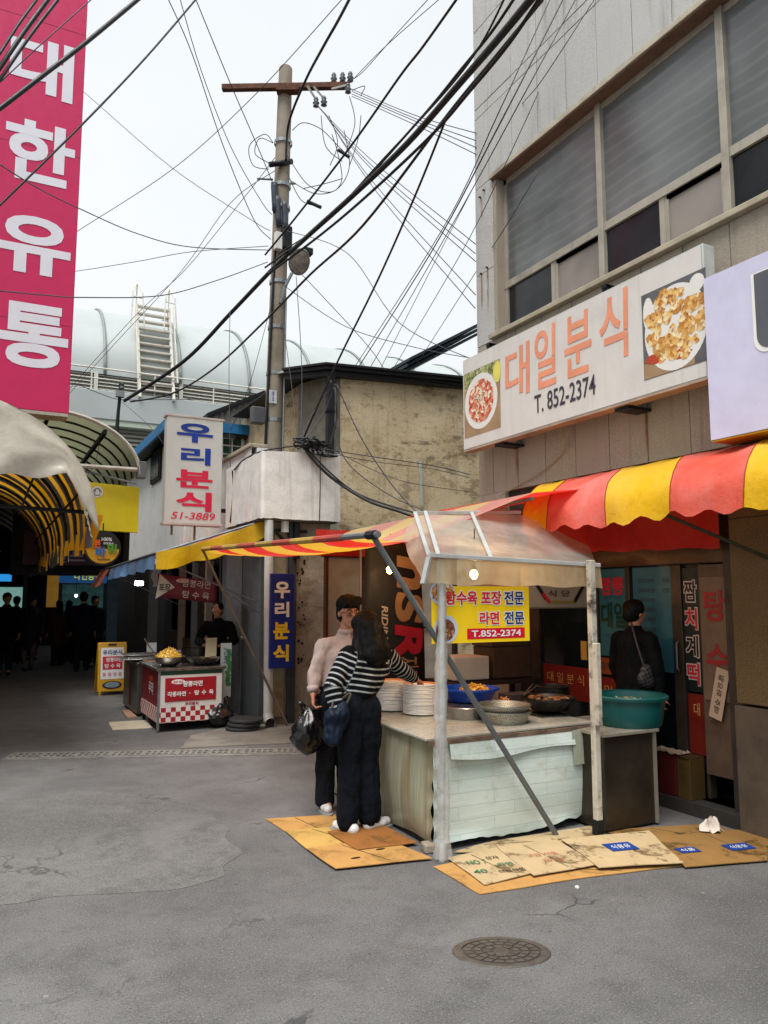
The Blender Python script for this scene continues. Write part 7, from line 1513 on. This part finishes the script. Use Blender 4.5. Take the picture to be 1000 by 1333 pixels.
# ------------------------------------------------------------------ overhead wires and cables (metres)
BLKC = M("cable_black", "#101214", .5, var=.2, bump=0); VIOC = M("wire_slate", "#3a3945", .5, var=.2, bump=0); BRNC = M("cable_brown", "#231a19", .5, var=.2, bump=0)
for name, label, r, pts, grp in (
    ('overhead_cable', 'thickest black cable bundle sweeping past the lamp to the top right', 0.034, [(2.29, 15.78, 5.62), (3.11, 14.17, 6.12), (3.57, 12.73, 6.64), (3.82, 11.2, 6.91), (3.86, 9.83, 6.86), (3.94, 8.43, 6.83), (3.92, 6.98, 6.72), (3.85, 5.77, 6.67), (3.76, 5.03, 6.58), (3.68, 4.4, 6.52)], 'heavy overhead cables'),
    ('overhead_cable', 'black cable running just under the thickest bundle', 0.017, [(3.74, 11.15, 6.8), (3.96, 9.78, 6.82), (3.99, 8.3, 6.7), (4.0, 6.61, 6.62), (3.93, 5.74, 6.58), (3.84, 5.0, 6.53), (3.72, 4.39, 6.5)], 'heavy overhead cables'),
    ('overhead_cable', 'black cable running just above the thickest bundle', 0.014, [(3.68, 11.17, 6.89), (3.99, 9.29, 6.94), (3.99, 6.92, 6.93), (3.89, 5.84, 6.85), (3.81, 5.21, 6.78), (3.72, 4.7, 6.75)], 'heavy overhead cables'),
    ('overhead_cable', 'thin dark cable twisted along the top side of the thickest bundle', 0.01, [(3.79, 10.87, 7.02), (3.98, 9.53, 6.96), (3.92, 7.53, 6.85), (3.87, 6.09, 6.77), (3.78, 5.35, 6.73), (3.63, 4.74, 6.73)], 'heavy overhead cables'),
    ('overhead_cable', 'brown black cable sagging from the bracket across the pole', 0.017, [(2.4, 15.72, 5.6), (3.07, 14.92, 5.67), (3.53, 13.52, 5.87), (3.87, 11.71, 6.22), (4.11, 10.31, 6.53), (4.24, 8.75, 6.64), (4.16, 6.5, 6.86), (4.05, 5.54, 6.8), (3.96, 4.68, 6.76)], 'heavy overhead cables'),
    ('overhead_cable', 'dark cable dropping steeply from the bundle to the balcony tangle', 0.014, [(4.16, 6.5, 6.86), (4.27, 7.4, 6.41), (4.28, 8.39, 5.75), (4.11, 9.26, 4.89), (3.89, 9.82, 4.01), (3.87, 9.98, 3.8)], 'heavy overhead cables'),
    ('overhead_cable', 'thick cable curving from the pole top out of the picture', 0.02, [(3.92, 10.94, 8.63), (3.9, 10.77, 9.18), (3.86, 9.97, 9.37), (3.78, 9.11, 9.29), (3.73, 8.47, 9.22), (3.64, 7.85, 9.09)], 'heavy overhead cables'),
    ('overhead_cable', 'grey cable passing behind the crossarm up to the top right', 0.015, [(3.73, 11.33, 7.18), (3.94, 10.39, 7.49), (4.13, 8.89, 7.83), (4.17, 7.6, 8.01), (4.17, 7.03, 8.02), (4.16, 6.23, 8.07)], 'heavy overhead cables'),
    ('overhead_cable', 'double dark cable crossing the top of the magenta sign', 0.02, [(1.07, 7.22, 7.58), (0.56, 7.02, 6.76), (0.24, 6.91, 6.28), (-0.1, 6.81, 5.78), (-0.31, 6.73, 5.48)], 'heavy overhead cables'),
    ('overhead_cable', 'long black cable slanting across the magenta sign below its second character', 0.011, [(1.84, 8.16, 8.6), (1.24, 7.94, 7.47), (0.64, 7.81, 6.46), (-0.07, 7.64, 5.32), (-0.3, 7.58, 4.96)], 'heavy overhead cables'),
    ('overhead_cable', 'upper short black cable at the top left corner', 0.012, [(0.14, 6.35, 6.55), (0.01, 6.24, 6.19), (-0.11, 6.13, 5.82), (-0.2, 6.09, 5.58)], 'heavy overhead cables'),
    ('overhead_cable', 'thicker middle black cable at the top left corner', 0.018, [(0.22, 6.31, 6.55), (0.05, 6.23, 6.13), (-0.11, 6.14, 5.7), (-0.2, 6.1, 5.46)], 'heavy overhead cables'),
    ('overhead_cable', 'lower short black cable at the top left corner', 0.013, [(0.29, 6.28, 6.55), (0.09, 6.21, 6.09), (-0.1, 6.15, 5.62), (-0.19, 6.11, 5.38)], 'heavy overhead cables'),
    ('overhead_wire', 'thin wire crossing the top corner of the magenta sign', 0.006, [(0.65, 7.44, 7.57), (0.24, 7.39, 6.93), (-0.12, 7.42, 6.4)], 'thin overhead wires'),
    ('overhead_wire', 'thin slack wire from the magenta sign dipping to the street lamp', 0.007, [(-0.08, 7.49, 5.64), (0.27, 8.4, 5.96), (0.76, 9.25, 6.25), (1.57, 10.15, 6.52), (2.43, 10.8, 6.8), (3.77, 11.19, 7.21)], 'thin overhead wires'),
    ('overhead_wire', 'thin slack wire low across the magenta sign rising to the pole', 0.007, [(-0.03, 7.61, 4.49), (0.4, 8.47, 4.84), (0.86, 9.33, 5.21), (1.92, 10.29, 5.78), (2.79, 10.79, 6.35), (3.74, 11.23, 7.02)], 'thin overhead wires'),
    ('overhead_wire', 'thin wire slanting down from the magenta sign to the middle of the pole', 0.006, [(0.43, 14.95, 11.93), (1.18, 14.12, 10.87), (2.52, 12.85, 9.13), (3.59, 11.55, 7.82), (3.75, 11.16, 7.52)], 'thin overhead wires'),
    ('overhead_wire', 'thin wire slanting up from the magenta sign past the crossarm', 0.006, [(0.69, 15.28, 8.23), (1.21, 14.42, 8.41), (2.37, 12.08, 8.67), (3.07, 9.99, 8.88), (3.59, 7.98, 9.13)], 'thin overhead wires'),
    ('overhead_wire', 'left thin wire falling from the top edge to the pole', 0.007, [(1.72, 9.48, 9.53), (2.15, 9.87, 9.14), (2.76, 10.45, 8.31), (3.42, 10.99, 7.56), (3.77, 11.17, 7.38)], 'thin overhead wires'),
    ('overhead_wire', 'second thin wire falling from the top edge to the pole', 0.006, [(1.86, 9.4, 9.53), (2.31, 10.02, 9.06), (2.89, 10.49, 8.34), (3.54, 11.0, 7.89), (3.77, 11.12, 7.77)], 'thin overhead wires'),
    ('overhead_wire', 'third thin wire falling steeply from the top edge past the crossarm', 0.007, [(2.04, 9.31, 9.53), (2.71, 9.94, 8.94), (3.33, 10.58, 8.52), (3.76, 11.07, 8.26)], 'thin overhead wires'),
    ('overhead_wire', 'faint level wire from the magenta sign to the street lamp', 0.006, [(0.71, 15.32, 7.79), (1.25, 14.49, 7.65), (2.09, 13.39, 7.56), (2.81, 12.45, 7.5), (3.77, 11.29, 7.32)], 'thin overhead wires'),
    ('overhead_wire', 'thin wire rising from the white shop sign area to the pole loops', 0.006, [(1.0, 18.28, 5.63), (2.21, 16.33, 7.06), (3.04, 14.43, 7.95), (3.47, 12.54, 8.57), (3.8, 11.12, 8.53)], 'thin overhead wires'),
    ('overhead_wire', 'thin wire rising from beside the roof ladder to the pole loops', 0.006, [(1.13, 18.17, 5.89), (2.48, 16.13, 7.54), (3.11, 14.39, 7.99), (3.65, 12.21, 8.6), (3.79, 11.1, 8.74)], 'thin overhead wires'),
    ('overhead_wire', 'one of four parallel wires from the crossarm tip to the stone building', 0.006, [(5.07, 10.93, 10.24), (5.06, 8.77, 8.48), (4.98, 7.15, 7.26)], 'thin overhead wires'),
    ('overhead_wire', 'one of four parallel wires from the crossarm tip to the stone building', 0.006, [(5.08, 10.93, 10.2), (5.06, 8.78, 8.44), (4.98, 7.16, 7.17)], 'thin overhead wires'),
    ('overhead_wire', 'one of four parallel wires from the crossarm tip to the stone building', 0.006, [(5.08, 10.94, 10.16), (5.06, 8.78, 8.4), (4.99, 7.17, 7.09)], 'thin overhead wires'),
    ('overhead_wire', 'one of four parallel wires from the crossarm tip to the stone building', 0.006, [(5.08, 10.94, 10.12), (5.07, 8.79, 8.35), (4.99, 7.18, 7.01)], 'thin overhead wires'),
    ('overhead_wire', 'one of the fanned wires from the lower insulators down to the stone building', 0.006, [(4.45, 10.97, 9.79), (4.68, 9.47, 8.11), (4.88, 7.05, 5.79)], 'thin overhead wires'),
    ('overhead_wire', 'one of the fanned wires from the lower insulators down to the stone building', 0.006, [(4.49, 10.96, 9.74), (4.7, 9.47, 8.02), (4.88, 7.06, 5.68)], 'thin overhead wires'),
    ('overhead_wire', 'one of the fanned wires from the lower insulators down to the stone building', 0.006, [(4.52, 10.94, 9.7), (4.73, 9.47, 7.94), (4.89, 7.07, 5.59)], 'thin overhead wires'),
    ('overhead_wire', 'one of the fanned wires from the lower insulators down to the stone building', 0.006, [(4.56, 10.93, 9.66), (4.75, 9.48, 7.76), (4.91, 7.11, 5.2)], 'thin overhead wires'),
    ('overhead_wire', 'one of the fanned wires from the lower insulators down to the stone building', 0.006, [(4.59, 10.92, 9.63), (4.78, 9.48, 7.65), (4.91, 7.12, 5.04)], 'thin overhead wires'),
    ('overhead_wire', 'one of the steep thin wires passing before the stone wall upstairs', 0.008, [(5.32, 11.28, 5.43), (4.76, 7.88, 5.99), (4.3, 5.81, 6.34), (4.98, 5.54, 7.84)], 'thin overhead wires'),
    ('overhead_wire', 'one of the steep thin wires passing before the stone wall upstairs', 0.006, [(5.5, 11.19, 5.42), (5.0, 7.71, 6.38), (4.44, 5.71, 6.5), (4.99, 5.37, 7.71)], 'thin overhead wires'),
    ('overhead_wire', 'one of the steep thin wires passing before the stone wall upstairs', 0.006, [(5.26, 11.31, 5.43), (4.87, 7.78, 6.28), (4.29, 5.8, 6.46), (4.98, 5.74, 7.99)], 'thin overhead wires'),
    ('overhead_wire', 'one of the steep thin wires passing before the stone wall upstairs', 0.005, [(5.85, 11.01, 5.41), (5.1, 7.7, 5.99), (4.8, 6.45, 6.31), (4.98, 5.98, 7.06)], 'thin overhead wires'),
    ('overhead_wire', 'one of the steep thin wires passing before the stone wall upstairs', 0.005, [(6.14, 10.87, 5.38), (5.25, 7.66, 5.7), (4.88, 6.48, 5.74), (4.98, 6.03, 6.17)], 'thin overhead wires'),
    ('overhead_wire', 'one of the steep thin wires passing before the stone wall upstairs', 0.005, [(5.67, 11.11, 5.42), (5.38, 7.4, 7.25), (4.68, 5.54, 6.84), (4.99, 5.11, 7.51)], 'thin overhead wires'),
    ('overhead_wire', 'thin wire from the crossarm tip to the top edge', 0.006, [(4.91, 10.9, 10.28), (4.92, 10.24, 10.03), (4.89, 8.92, 9.82), (4.79, 7.88, 9.53)], 'thin overhead wires'),
    ('overhead_wire', 'lower thin wire from the crossarm tip to the top edge', 0.006, [(4.96, 10.88, 10.23), (5.01, 9.62, 10.08), (5.12, 8.12, 9.84)], 'thin overhead wires'),
    ('overhead_wire', 'thin wire from below the lamp to the stone building', 0.006, [(3.93, 10.96, 6.56), (4.66, 10.22, 5.78), (5.32, 9.26, 5.27), (5.71, 8.42, 4.93)], 'thin overhead wires'),
    ('overhead_wire', 'thin wire from the lamp falling to the black roof edge', 0.006, [(3.93, 10.91, 7.01), (5.26, 10.92, 5.91), (5.84, 11.22, 5.56)], 'thin overhead wires'),
    ('overhead_wire', 'bowed thin wire from the lamp to the corner of the stone building', 0.006, [(3.91, 10.87, 7.43), (4.63, 10.1, 6.89), (4.92, 8.99, 5.48), (5.44, 7.91, 4.71)], 'thin overhead wires'),
    ('overhead_wire', 'thin wire hanging straight from the lamp to the balcony tangle', 0.006, [(4.09, 10.86, 6.71), (4.1, 10.59, 5.14), (3.89, 10.07, 3.84)], 'thin overhead wires'),
    ('overhead_wire', 'thin wire hanging close beside the pole to the balcony', 0.005, [(3.9, 11.02, 6.22), (3.94, 10.6, 4.88), (3.86, 10.09, 3.82)], 'thin overhead wires'),
    ('overhead_wire', 'thin wire left of the pole falling to the blue eaves', 0.005, [(3.85, 11.37, 6.34), (3.7, 11.93, 5.18), (3.57, 12.54, 4.51)], 'thin overhead wires'),
    ('overhead_wire', 'thin wire from the bracket down behind the white shop sign', 0.006, [(2.35, 16.42, 5.74), (2.86, 15.67, 5.05), (3.28, 15.0, 4.19)], 'thin overhead wires'),
    ('overhead_wire', 'thin wire over the arcade arch', 0.005, [(1.71, 14.61, 4.73), (1.61, 14.18, 4.08), (1.29, 13.85, 3.47)], 'thin overhead wires'),
    ('overhead_wire', 'thin wire dropping from the heavy bundle past the white shop sign', 0.006, [(3.54, 12.63, 6.65), (3.37, 11.99, 5.16), (3.25, 11.23, 2.69)], 'thin overhead wires'),
    ('house_wire', 'black wire lying along the top edge of the white balcony', 0.012, [(3.15, 10.83, 3.54), (3.19, 10.46, 3.64), (3.28, 9.83, 3.67), (3.7, 9.6, 3.74)], 'house wires'),
    ('house_wire', 'thick black wire down the left end of the white balcony', 0.016, [(3.17, 11.03, 2.78), (3.19, 10.97, 3.24), (3.16, 10.94, 3.55)], 'house wires'),
    ('house_wire', 'thickest black cable drooping from the balcony tangle towards the canopy', 0.02, [(3.75, 9.58, 3.72), (3.92, 9.52, 3.49), (4.19, 9.42, 3.24), (4.49, 9.07, 2.96), (4.77, 8.72, 2.8), (5.03, 8.38, 2.64)], 'house wires'),
    ('house_wire', 'thinner black cable beside the drooping one from the balcony tangle', 0.013, [(3.79, 9.56, 3.7), (4.09, 9.45, 3.37), (4.44, 9.2, 3.05), (4.95, 8.63, 2.78)], 'house wires'),
    ('house_wire', 'upper thin wire along the beige wall from the balcony tangle', 0.007, [(3.72, 9.59, 3.74), (4.54, 9.42, 3.65), (5.71, 9.5, 3.61), (6.4, 9.48, 3.52)], 'house wires'),
    ('house_wire', 'second thin wire along the beige wall from the balcony tangle', 0.005, [(3.7, 9.61, 3.72), (4.64, 9.38, 3.57), (5.71, 9.5, 3.56), (6.41, 9.49, 3.47)], 'house wires'),
    ('house_wire', 'dark wire slanting steeply down the beige wall', 0.008, [(4.23, 9.57, 4.66), (4.49, 9.31, 3.87), (4.8, 9.0, 3.2), (5.02, 8.6, 2.74)], 'house wires'),
    ('house_wire', 'bent dark wire from the black downpipe to the canopy', 0.007, [(4.21, 9.58, 4.61), (4.22, 9.36, 3.64), (4.71, 9.05, 3.1), (5.13, 8.54, 2.78)], 'house wires'),
    ('house_wire', 'faint level wire low on the beige wall', 0.005, [(4.21, 9.47, 3.66), (5.13, 9.38, 3.33), (6.42, 9.51, 3.26)], 'house wires'),
    ('house_wire', 'dark wire from the roof corner to the balcony tangle', 0.009, [(4.2, 9.59, 4.61), (4.08, 9.7, 4.23), (3.74, 9.57, 3.79)], 'house wires'),
    ('house_wire', 'thin wire beside the roof corner down to the balcony tangle', 0.006, [(4.22, 9.57, 4.66), (4.02, 9.71, 4.39), (3.68, 9.61, 3.76)], 'house wires'),
    ('house_wire', 'black cable hanging beside the black downpipe of the beige house', 0.016, [(4.15, 9.6, 4.71), (4.25, 9.61, 4.23), (4.15, 9.6, 3.78)], 'house wires'),
    ('house_wire', 'thick dark cable pipe hanging from the bracket before the white louvres', 0.035, [(2.3, 16.42, 6.0), (2.27, 16.51, 5.32), (2.26, 16.62, 4.52)], 'house wires'),
    ('house_wire', 'dark wire across the bracket before the market hall fascia', 0.008, [(1.38, 15.78, 5.85), (1.85, 16.11, 5.8), (2.31, 16.44, 5.8), (3.09, 16.58, 5.93), (4.02, 16.65, 6.06)], 'house wires'),
    ('wire_loop', 'curling slack wire loop hanging on the top of the utility pole', 0.007, [(3.74, 11.05, 8.95), (3.61, 11.1, 9.09), (3.4, 11.23, 8.9), (3.47, 11.23, 8.59), (3.7, 11.12, 8.53)], 'wire loops on the pole'),
    ('wire_loop', 'curling slack wire loop hanging on the top of the utility pole', 0.007, [(3.69, 11.11, 8.63), (3.49, 11.2, 8.78), (3.54, 11.14, 9.02), (3.74, 11.05, 8.95)], 'wire loops on the pole'),
    ('wire_loop', 'curling slack wire loop hanging on the top of the utility pole', 0.007, [(4.0, 10.89, 9.15), (4.15, 10.79, 9.27), (4.41, 10.67, 9.17), (4.67, 10.57, 8.9), (4.84, 10.5, 8.72)], 'wire loops on the pole'),
    ('wire_loop', 'curling slack wire loop hanging on the top of the utility pole', 0.007, [(3.93, 10.97, 8.78), (4.26, 10.86, 8.29), (4.59, 10.7, 8.16), (4.75, 10.6, 8.35), (4.67, 10.58, 8.78), (4.57, 10.6, 9.09)], 'wire loops on the pole'),
    ('wire_loop', 'curling slack wire loop hanging on the top of the utility pole', 0.007, [(4.01, 10.98, 8.35), (4.38, 10.82, 8.14), (4.7, 10.64, 8.22), (4.85, 10.52, 8.59), (4.74, 10.5, 9.15)], 'wire loops on the pole'),
    ('wire_loop', 'curling slack wire loop hanging on the top of the utility pole', 0.007, [(4.21, 10.89, 8.22), (4.48, 10.75, 8.29), (4.76, 10.59, 8.38)], 'wire loops on the pole'),
    ('wire_loop', 'curling slack wire loop hanging on the top of the utility pole', 0.007, [(3.94, 11.0, 8.53), (4.18, 10.93, 8.04), (4.44, 10.81, 7.94)], 'wire loops on the pole'),
    ('wire_loop', 'curling slack wire loop hanging on the top of the utility pole', 0.007, [(4.51, 10.59, 9.39), (4.66, 10.57, 8.96), (4.57, 10.66, 8.59)], 'wire loops on the pole'),
    ('wire_loop', 'curling slack wire loop hanging on the top of the utility pole', 0.007, [(4.4, 10.65, 9.39), (4.49, 10.66, 8.9), (4.74, 10.56, 8.65)], 'wire loops on the pole'),
    ('wire_loop', 'curling slack wire loop hanging on the top of the utility pole', 0.007, [(4.79, 10.41, 9.7), (4.89, 10.41, 9.27), (4.78, 10.53, 8.78)], 'wire loops on the pole'),
    ('wire_loop', 'curling slack wire loop hanging on the top of the utility pole', 0.007, [(4.97, 10.35, 9.39), (4.95, 10.41, 9.02), (4.85, 10.52, 8.59)], 'wire loops on the pole'),
    ('wire_loop', 'curling slack wire loop hanging on the top of the utility pole', 0.007, [(4.82, 10.38, 9.79), (5.0, 10.28, 9.86), (4.95, 10.32, 9.7)], 'wire loops on the pole'),
    ('house_wire', 'short dark splice hanging right of the pole among the loops', 0.03, [(4.25, 10.84, 7.99), (4.46, 10.75, 7.89)], 'house wires'),
    ('house_wire', 'short dark splice at the end of the upper wire loop', 0.028, [(4.65, 10.53, 8.81), (4.82, 10.46, 8.69)], 'house wires'),
):
    lone(name, MB().tube(spline(pts, 7), r, 8 if r > .012 else 5), BRNC if 'brown' in label else (BLKC if r > .009 else VIOC), label, 'cable' if 'cable' in name else 'wire', grp, smooth=True)
mb = MB(); random.seed(4)
for k in range(16):
    c = Vector((3.82 + random.uniform(-.12, .25), 9.55 + random.uniform(-.03, .08), 3.68 + random.uniform(-.03, .1))); mb.tube(spline([c + Vector((random.uniform(-.2, .2), random.uniform(-.05, .05), random.uniform(-.06, .12))) for q in range(5)], 5), random.choice((.007, .01, .016)), 5)
lone('cable_tangle', mb, BLKC, 'black tangle of cables knotted on the top edge of the white balcony', 'cable', smooth=True)
t = thing('wall_bracket', 'small grey bracket with insulators holding the cables before the market hall', 'bracket', (2.2, 15.9, 5.6))
obj('arm', MB().tube([(2.2, 16.0, 4.4), (2.22, 15.95, 6.0)], .03, 6), DARKM, t); obj('insulator', MB().lathe((2.25, 15.9, 5.95), [(0, .08), (.05, .05), (.03, 0), (.05, -.05), (0, -.08)], 10), INS, t)
obj('clamp', MB().box(2.14, 2.3, 15.85, 15.97, 5.72, 5.85), STEELP, t)
